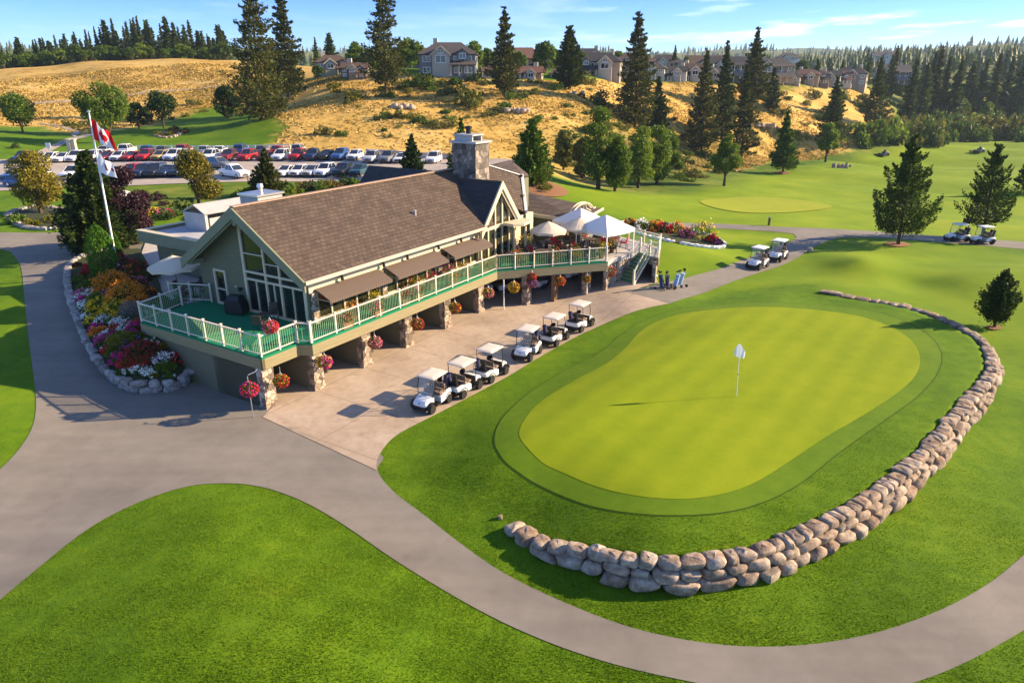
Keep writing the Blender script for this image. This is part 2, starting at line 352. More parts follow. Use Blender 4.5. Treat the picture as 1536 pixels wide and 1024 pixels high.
def stone_f(sc, warm):
    def f(nt, b):
        t = N(nt, 'TexCoord'); vo = N(nt, 'TexVoronoi', feature='F1'); vo.inputs['Scale'].default_value = sc
        ve = N(nt, 'TexVoronoi', feature='DISTANCE_TO_EDGE'); ve.inputs['Scale'].default_value = sc
        lk(nt, t.outputs['Object'], vo.inputs['Vector']); lk(nt, t.outputs['Object'], ve.inputs['Vector'])
        sp = N(nt, 'SeparateColor'); lk(nt, vo.outputs['Color'], sp.inputs[0])
        c = ramp(nt, sp.outputs[0], [(.0, (.11, .09, .075)), (.35, (.26, .20, .15)), (.65, (.38, .30, .22)), (1, (.47, .41, .34))] if warm else [(0, (.07, .058, .048)), (.4, (.16, .135, .11)), (.7, (.24, .20, .165)), (1, (.36, .31, .265))])
        n = noise(nt, t.outputs['Object'], 9, 5); c = mixc(nt, .6, c, ramp(nt, n, [(.3, (.6, .6, .6)), (.7, (1.15, 1.1, 1.05))]), 'MULTIPLY')
        e = ramp(nt, ve.outputs['Distance'], [(.012, (0, 0, 0)), (.045, (1, 1, 1))])
        c = mixc(nt, e, (.07, .058, .045) if warm else (.15, .14, .13), c)
        lk(nt, c, b.inputs['Base Color']); b.inputs['Roughness'].default_value = .85
        bump(nt, b, mth(nt, 'ADD', e, mth(nt, 'MULTIPLY', n, .4)), .8, .05)
    return f
M['stone'] = mat('ledge_stone', stone_f(3.6, True)); M['stone_grey'] = mat('chimney_fieldstone', stone_f(2.9, False))
def boulder_f(nt, b):
    v = objco(nt); oi = N(nt, 'NewGeometry'); r = oi.outputs['Random Per Island']
    n = noise(nt, v, 2.6, 6, .65); n2 = noise(nt, v, 14, 4, .6)
    c = ramp(nt, n, [(.30, (.125, .092, .066)), (.47, (.265, .21, .158)), (.66, (.45, .39, .32))])
    tint = ramp(nt, r, [(0, (.62, .60, .60)), (.25, (1.0, .86, .74)), (.5, (1, 1, 1)), (.75, (.82, .70, .62)), (1, (1.18, 1.14, 1.10))])
    c = mixc(nt, 1, c, tint, 'MULTIPLY')
    c = mixc(nt, .5, c, ramp(nt, n2, [(.35, (.6, .58, .56)), (.6, (1.1, 1.1, 1.1))]), 'MULTIPLY')
    lk(nt, c, b.inputs['Base Color']); b.inputs['Roughness'].default_value = .88
    bump(nt, b, mth(nt, 'ADD', mth(nt, 'MULTIPLY', n, .8), mth(nt, 'MULTIPLY', n2, .35)), .7, .06)
M['boulder'] = mat('granite_boulder', boulder_f)
def grey_b(nt, b):
    v = objco(nt); r = N(nt, 'NewGeometry').outputs['Random Per Island']; n = noise(nt, v, 5, 6, .65)
    c = ramp(nt, n, [(.32, (.17, .16, .155)), (.5, (.30, .285, .27)), (.66, (.44, .42, .40))])
    c = mixc(nt, 1, c, ramp(nt, r, [(0, (.6, .52, .48)), (.4, (1, 1, 1)), (.7, (.8, .72, .66)), (1, (1.2, 1.2, 1.18))]), 'MULTIPLY')
    lk(nt, c, b.inputs['Base Color']); b.inputs['Roughness'].default_value = .88; bump(nt, b, n, .6, .04)
M['boulder_grey'] = mat('grey_boulder', lambda nt, b: grey_b(nt, b))
def awn_f(nt, b):
    t = N(nt, 'TexCoord'); sp = N(nt, 'SeparateXYZ'); lk(nt, t.outputs['Object'], sp.inputs[0])
    fr = mth(nt, 'FRACT', mth(nt, 'DIVIDE', sp.outputs[0], .16)); c = ramp(nt, fr, [(.42, (.080, .058, .046)), (.55, (.135, .10, .08))])
    lk(nt, c, b.inputs['Base Color']); b.inputs['Roughness'].default_value = .9
M['awning'] = mat('striped_awning_canvas', awn_f)
M['glass'] = mat('dark_window_glass', base=(.012, .016, .016), rough=.04, spec=.9)
M['glass_warm'] = mat('window_glass_warm', base=(.030, .030, .014), rough=.05, spec=.9)
def clear_f(nt, b):
    b.inputs['Base Color'].default_value = (.8, .85, .85, 1); b.inputs['Alpha'].default_value = .10; b.inputs['Roughness'].default_value = .05
M['clear'] = mat('clear_screen', clear_f)
M['black'] = mat('black_plastic', base=(.012, .012, .013), rough=.5)
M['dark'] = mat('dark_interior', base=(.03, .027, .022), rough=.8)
M['tyre'] = mat('tyre_rubber', base=(.015, .015, .015), rough=.8); M['rim'] = mat('wheel_rim', base=(.55, .55, .56), rough=.3, metal=.6)
M['metal'] = mat('galvanised_metal', base=(.55, .55, .55), rough=.35, metal=.8); M['vent'] = plain_noise('painted_sheet_metal', (.32, .32, .32), (.4, .4, .39), 2, .5)
M['membrane'] = plain_noise('grey_roof_membrane', (.33, .335, .36), (.42, .42, .44), 1.2, .7)
M['cart_white'] = mat('white_cart_gelcoat', base=(.68, .68, .68), rough=.25, spec=.5)
M['cart_roof'] = mat('cream_cart_roof', base=(.60, .52, .43), rough=.45)
def seat_f(nt, b):
    v = objco(nt); n = noise(nt, v, 16, 3, .7); lk(nt, ramp(nt, n, [(.42, (.06, .04, .03)), (.55, (.26, .18, .13)), (.66, (.42, .34, .27))]), b.inputs['Base Color'])
M['seat'] = mat('mottled_tan_vinyl', seat_f)
def cloth(name, c, tr=.25, rough=.8):
    m = bpy.data.materials.new(name); m.use_nodes = True; nt = m.node_tree; b = nt.nodes['Principled BSDF']
    b.inputs['Base Color'].default_value = (*c, 1); b.inputs['Roughness'].default_value = rough; b.inputs['Specular IOR Level'].default_value = .15
    n = noise(nt, objco(nt), 6, 4); bump(nt, b, n, .2, .02)
    t = N(nt, 'BsdfTranslucent'); t.inputs['Color'].default_value = (*c, 1); mx = N(nt, 'MixShader'); mx.inputs[0].default_value = tr
    lk(nt, b.outputs[0], mx.inputs[1]); lk(nt, t.outputs[0], mx.inputs[2]); lk(nt, mx.outputs[0], nt.nodes['Material Output'].inputs['Surface'])
    return m
M['canvas'] = cloth('cream_umbrella_canvas', (.72, .62, .48)); M['tent'] = cloth('white_tent_cloth', (.80, .80, .80), .2)
M['flag_red'] = cloth('red_flag_cloth', (.60, .012, .015)); M['flag_white'] = cloth('white_flag_cloth', (.80, .80, .80)); M['crest'] = cloth('plum_crest', (.22, .05, .08))
M['wood'] = plain_noise('brown_timber', (.13, .075, .04), (.24, .15, .085), 4, .7, .3, .01, .2, (1, 1, 6)); M['wicker'] = plain_noise('dark_wicker', (.04, .03, .022), (.09, .07, .05), 30, .8)
M['redcloth'] = cloth('red_cushion', (.5, .03, .05), .1); M['navy'] = cloth('navy_bag_nylon', (.05, .05, .11), 0); M['bluebag'] = cloth('pale_blue_bag_nylon', (.30, .42, .62), 0)
M['bark'] = plain_noise('bark', (.045, .028, .018), (.12, .08, .05), 7, .9, .8, .03, .1, (1, 1, .25))
M['mulch'] = plain_noise('bark_mulch', (.14, .065, .028), (.27, .13, .055), 12, .95, .6, .04)
M['soil'] = plain_noise('garden_soil', (.022, .03, .010), (.05, .06, .018), 12, .95, .6, .04)
M['gravel'] = plain_noise('pale_rock', (.28, .21, .15), (.45, .36, .27), 1.5, .95, .7, .2)

def leaf(name, c0, c1, c2, tr=.25, sc=.5):
    m = bpy.data.materials.new(name); m.use_nodes = True; nt = m.node_tree; b = nt.nodes['Principled BSDF']
    g = N(nt, 'NewGeometry'); oi = N(nt, 'ObjectInfo'); v = objco(nt)
    n = noise(nt, v, sc, 3)
    f = mth(nt, 'ADD', mth(nt, 'ADD', mth(nt, 'MULTIPLY', g.outputs['Random Per Island'], .55), mth(nt, 'MULTIPLY', n, .45)), mth(nt, 'MULTIPLY', mth(nt, 'SUBTRACT', oi.outputs['Random'], .5), .22))
    c = ramp(nt, f, [(.2, c0), (.5, c1), (.82, c2)])
    lk(nt, c, b.inputs['Base Color']); b.inputs['Roughness'].default_value = .6; b.inputs['Specular IOR Level'].default_value = .2
    t = N(nt, 'BsdfTranslucent'); lk(nt, c, t.inputs['Color']); mx = N(nt, 'MixShader'); mx.inputs[0].default_value = tr
    lk(nt, b.outputs[0], mx.inputs[1]); lk(nt, t.outputs[0], mx.inputs[2]); lk(nt, mx.outputs[0], nt.nodes['Material Output'].inputs['Surface'])
    return m
M['spruce'] = leaf('olive_spruce_needles', (.028, .040, .007), (.066, .080, .011), (.150, .148, .020))
M['fir'] = leaf('dark_fir_needles', (.018, .036, .006), (.044, .072, .010), (.095, .125, .017))
M['pine'] = leaf('deep_green_pine_needles', (.013, .032, .004), (.030, .062, .007), (.070, .115, .011))
M['fir_green'] = leaf('green_fir_needles', (.028, .07, .006), (.07, .135, .010), (.155, .225, .016))  # own needle colour of the brighter green firs and pine
M['decid'] = leaf('fresh_green_leaves', (.05, .095, .008), (.11, .18, .013), (.21, .275, .024), .35)
M['decid2'] = leaf('mid_green_leaves', (.03, .07, .008), (.07, .125, .012), (.14, .20, .02), .35)
M['gold'] = leaf('golden_green_leaves', (.09, .085, .010), (.20, .17, .016), (.34, .27, .03), .3)
M['olive'] = leaf('olive_scrub_leaves', (.06, .075, .014), (.125, .14, .022), (.24, .225, .04), .25)
M['purple'] = leaf('purple_leaves', (.020, .008, .012), (.045, .018, .026), (.085, .035, .045), .2)
M['cypress'] = leaf('bright_cypress_foliage', (.035, .095, .006), (.065, .16, .010), (.11, .23, .016), .2)
M['forest'] = leaf('far_forest_needles', (.03, .055, .012), (.065, .098, .018), (.13, .155, .026), .2, .02)
M['shrubleaf'] = leaf('garden_shrub_leaves', (.035, .075, .008), (.08, .145, .012), (.15, .215, .022), .3, 3)
M['darkshrub'] = leaf('dark_shrub_leaves', (.014, .030, .007), (.03, .055, .010), (.055, .085, .014), .2, 3)
M['olshrub'] = leaf('yellow_green_shrub_leaves', (.07, .08, .010), (.14, .14, .012), (.22, .20, .018), .25, 3)
M['rustshrub'] = leaf('bronze_shrub_leaves', (.05, .022, .012), (.11, .05, .018), (.20, .10, .03), .25, 3)
M['greyshrub'] = leaf('grey_lavender_leaves', (.13, .12, .11), (.22, .20, .19), (.32, .29, .28), .2, 3)
for k, c in dict(f_white=(.80, .78, .72), f_mag=(.62, .02, .24), f_red=(.58, .012, .03), f_orange=(.72, .24, .012), f_yellow=(.75, .50, .02), f_pink=(.70, .16, .30), f_purple=(.20, .09, .34)).items():
    M[k] = leaf('petals_' + k[2:], tuple(x * .75 for x in c), c, tuple(min(1, x * 1.15 + .02) for x in c), .25, 3)
M['blade'] = leaf('grass_blades', (.065, .135, .003), (.105, .195, .005), (.175, .255, .009), .5, .35)

M['drytuft'] = leaf('dry_grass_tufts', (.20, .15, .03), (.42, .27, .06), (.62, .44, .13), .3, .06)
# ------------------------------------------------------------------ mesh helpers
class MB:
    def __init__(s): s.v = []; s.f = []; s.m = []
    def add(s, vs, fs, mi=0):
        o = len(s.v); s.v.extend([tuple(map(float, p)) for p in vs]); s.f.extend([tuple(o + i for i in f) for f in fs]); s.m.extend([mi] * len(fs)); return s
    def bx(s, x0, x1, y0, y1, z0, z1, mi=0):
        v = [(x0, y0, z0), (x1, y0, z0), (x1, y1, z0), (x0, y1, z0), (x0, y0, z1), (x1, y0, z1), (x1, y1, z1), (x0, y1, z1)]
        return s.add(v, [(0, 3, 2, 1), (4, 5, 6, 7), (0, 1, 5, 4), (1, 2, 6, 5), (2, 3, 7, 6), (3, 0, 4, 7)], mi)
    def bar(s, a, b, w, h, mi=0, up=(0, 0, 1)):
        a = Vector(a); b = Vector(b); d = (b - a).normalized(); u = Vector(up)
        sd = d.cross(u)
        if sd.length < 1e-4: sd = Vector((1, 0, 0))
        sd.normalize(); u = sd.cross(d); sd *= w / 2; u *= h / 2
        v = [p + q for p in (a, b) for q in (-sd - u, sd - u, sd + u, -sd + u)]
        return s.add(v, [(0, 1, 2, 3), (7, 6, 5, 4), (0, 4, 5, 1), (1, 5, 6, 2), (2, 6, 7, 3), (3, 7, 4, 0)], mi)
    def tube(s, pts, r, n=8, mi=0, cap=True):
        pts = [Vector(p) for p in pts]; rs = r if hasattr(r, '__len__') else [r] * len(pts); rings = []
        for i, p in enumerate(pts):
            d = (pts[min(i + 1, len(pts) - 1)] - pts[max(i - 1, 0)]).normalized()
            a = d.cross(Vector((.3, .1, 1)) if abs(d.z) < .9 else Vector((1, .1, 0))).normalized(); b = d.cross(a)
            rings.append([p + (a * math.cos(2 * math.pi * k / n) + b * math.sin(2 * math.pi * k / n)) * rs[i] for k in range(n)])
        return s.loft(rings, mi, cap)
    def loft(s, rings, mi=0, cap=True, closed=True):
        n = len(rings[0]); vs = [p for r in rings for p in r]; fs = []
        for i in range(len(rings) - 1):
            for k in range(n if closed else n - 1):
                a = i * n + k; b = i * n + (k + 1) % n; fs.append((a, b, b + n, a + n))
        if cap: fs += [tuple(range(n))[::-1], tuple((len(rings) - 1) * n + k for k in range(n))]
        return s.add(vs, fs, mi)
    def lathe(s, prof, n=16, mi=0, c=(0, 0, 0), axis='z'):
        rings = []
        for r, h in prof:
            ring = []
            for k in range(n):
                a = 2 * math.pi * k / n; x, y = r * math.cos(a), r * math.sin(a)
                p = (x, y, h) if axis == 'z' else (x, h, y) if axis == 'y' else (h, x, y)
                ring.append((p[0] + c[0], p[1] + c[1], p[2] + c[2]))
            rings.append(ring)
        return s.loft(rings, mi)
    def slab(s, poly, th, mi=0, d=None):
        """a planar polygon given thickness th along -normal (or along d)"""
        P = [Vector(p) for p in poly]
        nrm = Vector((0, 0, 0))
        for i in range(len(P)): nrm += (P[i] - P[0]).cross(P[(i + 1) % len(P)] - P[0])
        nrm.normalize(); dd = Vector(d) * th if d is not None else -nrm * th
        n = len(P); vs = P + [p + dd for p in P]
        fs = [tuple(range(n)), tuple(range(2 * n - 1, n - 1, -1))] + [(i, i + n, (i + 1) % n + n, (i + 1) % n) for i in range(n)]
        return s.add(vs, fs, mi)
    def pan(s, o, ex, ez, x0, x1, z0, z1, th, nrm, mi=0):
        """box on a vertical wall: origin o, along ex, up ez, thickness th along nrm"""
        o = Vector(o); ex = Vector(ex); ez = Vector(ez); nr = Vector(nrm) * th
        q = [o + ex * x + ez * z for x, z in ((x0, z0), (x1, z0), (x1, z1), (x0, z1))]
        v = q + [p + nr for p in q]
        return s.add(v, [(0, 3, 2, 1), (4, 5, 6, 7), (0, 1, 5, 4), (1, 2, 6, 5), (2, 3, 7, 6), (3, 0, 4, 7)], mi)
    def build(s, name, mats, parent=None, smooth=False, fix=True):
        me = bpy.data.meshes.new(name); me.from_pydata(s.v, [], s.f); me.validate()
        for m in (mats if isinstance(mats, (list, tuple)) else [mats]): me.materials.append(M[m] if isinstance(m, str) else m)
        if len(s.m) == len(me.polygons): me.polygons.foreach_set('material_index', s.m)
        if fix:
            bm = bmesh.new(); bm.from_mesh(me); bmesh.ops.recalc_face_normals(bm, faces=bm.faces); bm.to_mesh(me); bm.free()
        if smooth:
            me.polygons.foreach_set('use_smooth', [True] * len(me.polygons))
            try: me.set_sharp_from_angle(angle=R(40))
            except Exception: pass
        o = bpy.data.objects.new(name, me); COL.objects.link(o)
        if parent is not None: o.parent = parent
        return o

def tag(o, label=None, cat=None, group=None, kind=None):
    if label: o['label'] = label
    if cat: o['category'] = cat
    if group: o['group'] = group
    if kind: o['kind'] = kind
    return o
def empty(name, loc=(0, 0, 0), rz=0, label=None, cat=None, group=None, sc=1):
    o = bpy.data.objects.new(name, None); COL.objects.link(o); o.location = loc; o.rotation_euler = (0, 0, rz); o.scale = (sc, sc, sc); o.empty_display_size = .3
    return tag(o, label, cat, group)
KIDS = {}
def kids(o):
    return [c for c in o.children]
def dup(src, loc, rz=0, sc=None, label=None, group=None, recol=None):
    r = src.copy(); COL.objects.link(r); r.location = loc; r.rotation_euler = (0, 0, rz)
    if sc is not None: r.scale = sc if hasattr(sc, '__len__') else (sc, sc, sc)
    if label: r['label'] = label
    if group: r['group'] = group
    def rec(a, b):
        for ch in list(a.children):
            c = ch.copy(); COL.objects.link(c); c.parent = b; rec(ch, c)
    rec(src, r)
    return r
def mesh_np(name, V, Fq, mats, mi=None, parent=None, smooth=False, loc=None):
    """fast mesh from arrays: Fq (n,k) faces of one size"""
    me = bpy.data.meshes.new(name); V = np.asarray(V, np.float32); Fq = np.asarray(Fq, np.int32); k = Fq.shape[1]
    me.vertices.add(len(V)); me.vertices.foreach_set('co', V.ravel()); me.loops.add(Fq.size); me.loops.foreach_set('vertex_index', Fq.ravel())
    me.polygons.add(len(Fq)); me.polygons.foreach_set('loop_start', np.arange(0, Fq.size, k, dtype=np.int32))
    for m in (mats if isinstance(mats, (list, tuple)) else [mats]): me.materials.append(M[m] if isinstance(m, str) else m)
    if mi is not None: me.polygons.foreach_set('material_index', np.asarray(mi, np.int32))
    me.update(calc_edges=True)
    if smooth: me.polygons.foreach_set('use_smooth', np.ones(len(Fq), bool))
    o = bpy.data.objects.new(name, me); COL.objects.link(o)
    if parent is not None: o.parent = parent
    if loc is not None: o.location = loc
    return o
_ordw = 'first second third fourth fifth sixth seventh eighth ninth tenth eleventh twelfth thirteenth fourteenth fifteenth sixteenth seventeenth eighteenth nineteenth twentieth'.split()
def ordw(i): return _ordw[i] if i < 20 else 'twenty-' + _ordw[i - 20] if i < 29 else 'thirtieth'

# ------------------------------------------------------------------ the ground sheet
dry_px = [(-90, 192), (60, 190), (130, 203), (205, 190), (262, 178), (330, 158), (392, 172), (428, 190), (408, 224), (640, 238), (830, 262), (905, 280), (950, 262), (1030, 262), (1110, 258), (1180, 240), (1262, 228), (1335, 203), (1345, 165), (1312, 133), (1200, 130), (1100, 128), (1000, 124), (900, 121), (780, 121), (650, 118), (480, 119), (430, 104), (345, 96), (300, 94), (200, 96), (100, 101), (0, 114), (-90, 118)]
DRY = np.array(hits(dry_px))
fair_px = [(1000, 337), (1190, 347), (1350, 352), (1620, 372), (1620, 216), (1500, 212), (1380, 216), (1290, 232), (1240, 246), (1150, 262), (1080, 282), (980, 292), (905, 286), (850, 268), (830, 290), (900, 312)]
FAIR = np.array(hits(fair_px))
fair2 = np.array(hits([(985, 412), (1040, 412), (1130, 384), (1190, 352), (1040, 341), (960, 345), (990, 370)]))
fair3 = np.array(hits([(1260, 359), (1340, 361), (1440, 369), (1620, 390), (1620, 520), (1500, 520), (1440, 486), (1380, 462), (1300, 446), (1225, 432), (1120, 430), (1040, 444), (1100, 424), (1200, 388)]))
nth = 500; th = np.linspace(R(-62), R(62), nth); rr = np.exp(np.arange(math.log(6), math.log(5200), .0088)); nr = len(rr)
TH, RR = np.meshgrid(th, rr); GX = RR * np.sin(TH); GY = RR * np.cos(TH); GZ = T(GX, GY)
def softmask(poly, wd):
    d = dist_poly(poly, GX.ravel(), GY.ravel(), True).reshape(GX.shape); i = inside(poly, GX, GY)
    return np.clip(.5 + np.where(i, d, -d) / (2 * wd), 0, 1)
zd = softmask(DRY, 6.0); zf = np.maximum(np.maximum(softmask(FAIR, 3.0), softmask(fair2, 2.0)), .75 * softmask(fair3, 4.0))
zd = np.maximum(zd, np.clip((RR - 190) / 15, 0, 1) * np.clip((300 - RR) / 8, 0, 1) * np.clip((R(-13) - TH) / R(2), 0, 1))
plm = softmask(PLAT, .3); zf = zf * (1 - plm)
# scrubby far country beyond the course and the crest
zw = np.clip((RR - 200) / 25, 0, 1) * (1 - zd) * (1 - zf)
zw = np.maximum(zw, softmask(np.array(hits([(1290, 232), (1330, 205), (1345, 165), (1330, 140), (1620, 120), (1620, 214), (1500, 210), (1380, 213)])), 5))
zw = np.maximum(zw, .9 * softmask(np.array(hits([(840, 265), (830, 225), (900, 190), (960, 180), (1080, 215), (1120, 255), (1060, 280), (985, 292), (900, 284)])), 8))
zw = np.maximum(zw, 0.6 * softmask(np.array(hits([(120, 310), (225, 330), (420, 310), (560, 300), (660, 285), (560, 272), (400, 274), (240, 279), (120, 284)])), 2)) * (1 - zf)
V = np.stack([GX, GY, GZ], -1).reshape(-1, 3)
ii = np.arange(nr * nth).reshape(nr, nth); Fq = np.stack([ii[:-1, :-1], ii[:-1, 1:], ii[1:, 1:], ii[1:, :-1]], -1).reshape(-1, 4)
gr = mesh_np('ground', V, Fq[:, ::-1], 'ground', smooth=True); tag(gr, kind='structure')
ca = gr.data.color_attributes.new('zone', 'FLOAT_COLOR', 'POINT')
ca.data.foreach_set('color', np.stack([zd, zf, zw, np.ones_like(zd)], -1).astype(np.float32).ravel())

def drape(name, poly, mt, off, step=1.0, uvloc=False, curve=False, maxseg=None):
    """a thin sheet lying on the ground inside a polygon of ground points"""
    P = np.asarray(poly, float); seg = []
    for i in range(len(P)):
        a, b = P[i], P[(i + 1) % len(P)]; L = np.hypot(*(b - a)); k = max(1, int(L / (step * .6)))
        seg += [a + (b - a) * t / k for t in range(k)]
    seg = np.array(seg)
    x0, y0 = P.min(0); x1, y1 = P.max(0)
    gx, gy = np.meshgrid(np.arange(x0, x1, step), np.arange(y0, y1, step)); gx = gx + (np.arange(gx.shape[0]) % 2)[:, None] * step * .5
    X, Y = gx.ravel(), gy.ravel(); ok = inside(P, X, Y); X, Y = X[ok], Y[ok]; ok = dist_poly(P, X, Y, True) > step * .35; X, Y = X[ok], Y[ok]
    pts = [Vector(p) for p in seg] + [Vector((a, b)) for a, b in zip(X, Y)]
    n = len(seg); r = geometry.delaunay_2d_cdt(pts, [(i, (i + 1) % n) for i in range(n)], [], 1, 1e-5)
    vv = np.array([(p.x, p.y) for p in r[0]]); z = T(vv[:, 0], vv[:, 1]) + off
    o = mesh_np(name, np.c_[vv, z], np.array([f for f in r[2] if len(f) == 3]), mt, smooth=True)
    if uvloc:
        u, w = W2L(vv[:, 0], vv[:, 1]); uv = o.data.uv_layers.new(name='UVMap'); idx = np.empty(len(o.data.loops), np.int32); o.data.loops.foreach_get('vertex_index', idx)
        uv.data.foreach_set('uv', np.stack([u[idx], w[idx]], -1).astype(np.float32).ravel())
    me = o.data; bm = bmesh.new(); bm.from_mesh(me); bmesh.ops.recalc_face_normals(bm, faces=bm.faces)
    if sum(f.normal.z for f in bm.faces) < 0: bmesh.ops.reverse_faces(bm, faces=bm.faces)
    bm.to_mesh(me); bm.free()
    return tag(o, kind='structure')

def smooth_poly(P, n=5, lim=48):
    P = np.asarray(P, float); N_ = len(P); out = []
    def turn(i):
        a = P[i] - P[i - 1]; b = P[(i + 1) % N_] - P[i]; return abs((math.degrees(math.atan2(b[1], b[0]) - math.atan2(a[1], a[0])) + 180) % 360 - 180)
    cor = [turn(i) > lim for i in range(N_)]
    for i in range(N_):
        p0, p1, p2, p3 = P[i - 1], P[i], P[(i + 1) % N_], P[(i + 2) % N_]; L = np.hypot(*(p2 - p1)); c1, c2 = cor[i], cor[(i + 1) % N_]
        def tan(a, b, c): 
            d = (c - a); l = np.hypot(*d); return d / max(l, 1e-6) * L
        t1 = (p2 - p1) if c1 else tan(p0, p1, p2); t2 = (p2 - p1) if c2 else tan(p1, p2, p3)
        for k in range(n):
            t = k / n; out.append((2 * t ** 3 - 3 * t ** 2 + 1) * p1 + (t ** 3 - 2 * t ** 2 + t) * t1 + (-2 * t ** 3 + 3 * t ** 2) * p2 + (t ** 3 - t ** 2) * t2)
    return np.array(out)
drive_px = [(-200, 352), (-60, 350), (30, 349), (130, 348), (216, 345), (224, 385), (215, 400), (150, 410), (118, 420), (112, 440), (120, 480), (140, 525), (165, 560), (200, 580), (270, 578), (300, 572), (372, 600), (440, 598), (574, 684), (566, 704), (588, 735), (638, 774), (700, 822), (760, 862), (850, 905), (950, 942), (1050, 963), (1150, 970), (1250, 962), (1350, 938), (1450, 895), (1536, 832), (1620, 752), (1720, 640), (1850, 540), (2050, 450), (2110, 475), (1940, 590), (1790, 740), (1660, 865), (1536, 945), (1455, 990), (1370, 1024), (1290, 1040), (1200, 1046), (1120, 1037), (1000, 1015), (900, 990), (800, 954), (700, 905), (600, 845), (520, 790), (470, 760), (430, 742), (390, 730), (345, 725), (280, 730), (200, 757), (130, 795), (60, 850), (0, 900), (-90, 985), (-260, 1000), (-160, 850), (-60, 750), (0, 704), (30, 672), (48, 642), (54, 610), (50, 560), (42, 500), (36, 440), (32, 405), (24, 388), (0, 374), (-200, 372)]
DRIVE = smooth_poly(hits(drive_px))
drape('driveway', DRIVE, 'asphalt', .02, .8)
apron_px = [(565, 706), (566, 690), (580, 667), (600, 650), (650, 624), (700, 598), (760, 566), (820, 530), (880, 498), (940, 472), (1003, 456), (943, 440), (987, 424), (981, 411), (965, 400)]
APRON = smooth_poly([L2W(-.62, -.35)] + hits(apron_px) + [L2W(33, -4), L2W(30, 3.5), L2W(.55, 3.5), L2W(.55, .2)], 4, 30)
drape('apron', APRON, 'concrete', .034, .7, uvloc=True)
cart_px = [(943, 440), (990, 425), (1040, 414), (1080, 403), (1120, 388), (1150, 377), (1180, 365), (1194, 357), (1190, 351), (1150, 347), (1080, 343), (1000, 340), (940, 338), (940, 333), (1000, 334), (1080, 336), (1180, 341), (1240, 343), (1350, 350), (1536, 363), (1640, 372), (1640, 385), (1536, 374), (1440, 366), (1340, 358), (1285, 356), (1250, 359), (1222, 370), (1196, 387), (1150, 406), (1090, 426), (1003, 456)]
CARTP = smooth_poly(hits(cart_px)); drape('cart_path', CARTP, 'asphalt', .024, 1.2)
lot_px = [(-120, 292), (0, 287), (100, 282), (240, 277), (400, 273), (540, 271), (660, 269), (760, 266), (830, 260), (800, 250), (700, 240), (640, 239), (400, 232), (200, 232), (0, 240), (-120, 246)]
LOT = np.array(hits(lot_px)); drape('parking_lot', LOT, 'lot', .06, 2.5)
drape('hillside_path', np.array(hits([(38, 241), (60, 226), (100, 208), (140, 200), (140, 203), (105, 212), (75, 228), (55, 241)])), 'lot', .06, 1.5)
drape('hillside_path', np.array(hits([(60, 184), (80, 187), (105, 192), (122, 199), (112, 206), (106, 203), (112, 199), (98, 194), (78, 189), (60, 186)])), 'lot', .07, 1.5)
drape('dirt_track', np.array(hits([(20, 155), (60, 153), (100, 151), (150, 146), (200, 141), (260, 135), (330, 128), (330, 129.5), (260, 137), (200, 143.3), (150, 148.6), (100, 154), (60, 156), (20, 158)])), 'gravel', .08, 3)
green_px = [(779, 655), (790, 625), (815, 600), (860, 572), (910, 545), (940, 520), (958, 500), (985, 483), (1030, 470), (1090, 463), (1150, 461), (1220, 465), (1290, 475), (1340, 493), (1370, 515), (1380, 540), (1372, 565), (1345, 590), (1300, 620), (1240, 655), (1180, 695), (1130, 725), (1080, 742), (1020, 749), (960, 745), (900, 732), (850, 712), (808, 690)]
coll_px = [(742, 655), (758, 622), (800, 585), (850, 555), (898, 530), (935, 500), (968, 480), (1020, 464), (1100, 456), (1170, 454), (1250, 459), (1330, 472), (1388, 500), (1411, 530), (1404, 562), (1375, 595), (1330, 628), (1262, 676), (1195, 728), (1130, 758), (1060, 771), (980, 772), (900, 762), (830, 738), (780, 710), (750, 682)]
cc = catmull(hits(coll_px)); gg = catmull(hits(green_px)); cen = cc.mean(0)
drape('turf_edge', cen + (cc - cen) * 1.006, 'edgecut', .012, .42); drape('collar', cc, 'collar', .021, .42); drape('putting_green', gg, 'green', .031, .42)
drape('fairway_green', catmull(hits([(1050, 303), (1080, 298), (1150, 296.5), (1215, 303), (1248, 311), (1200, 318), (1130, 320), (1075, 313)])), 'green2', .06, 1.5)
for px in ([(215, 342), (225, 385), (212, 400)],): pass

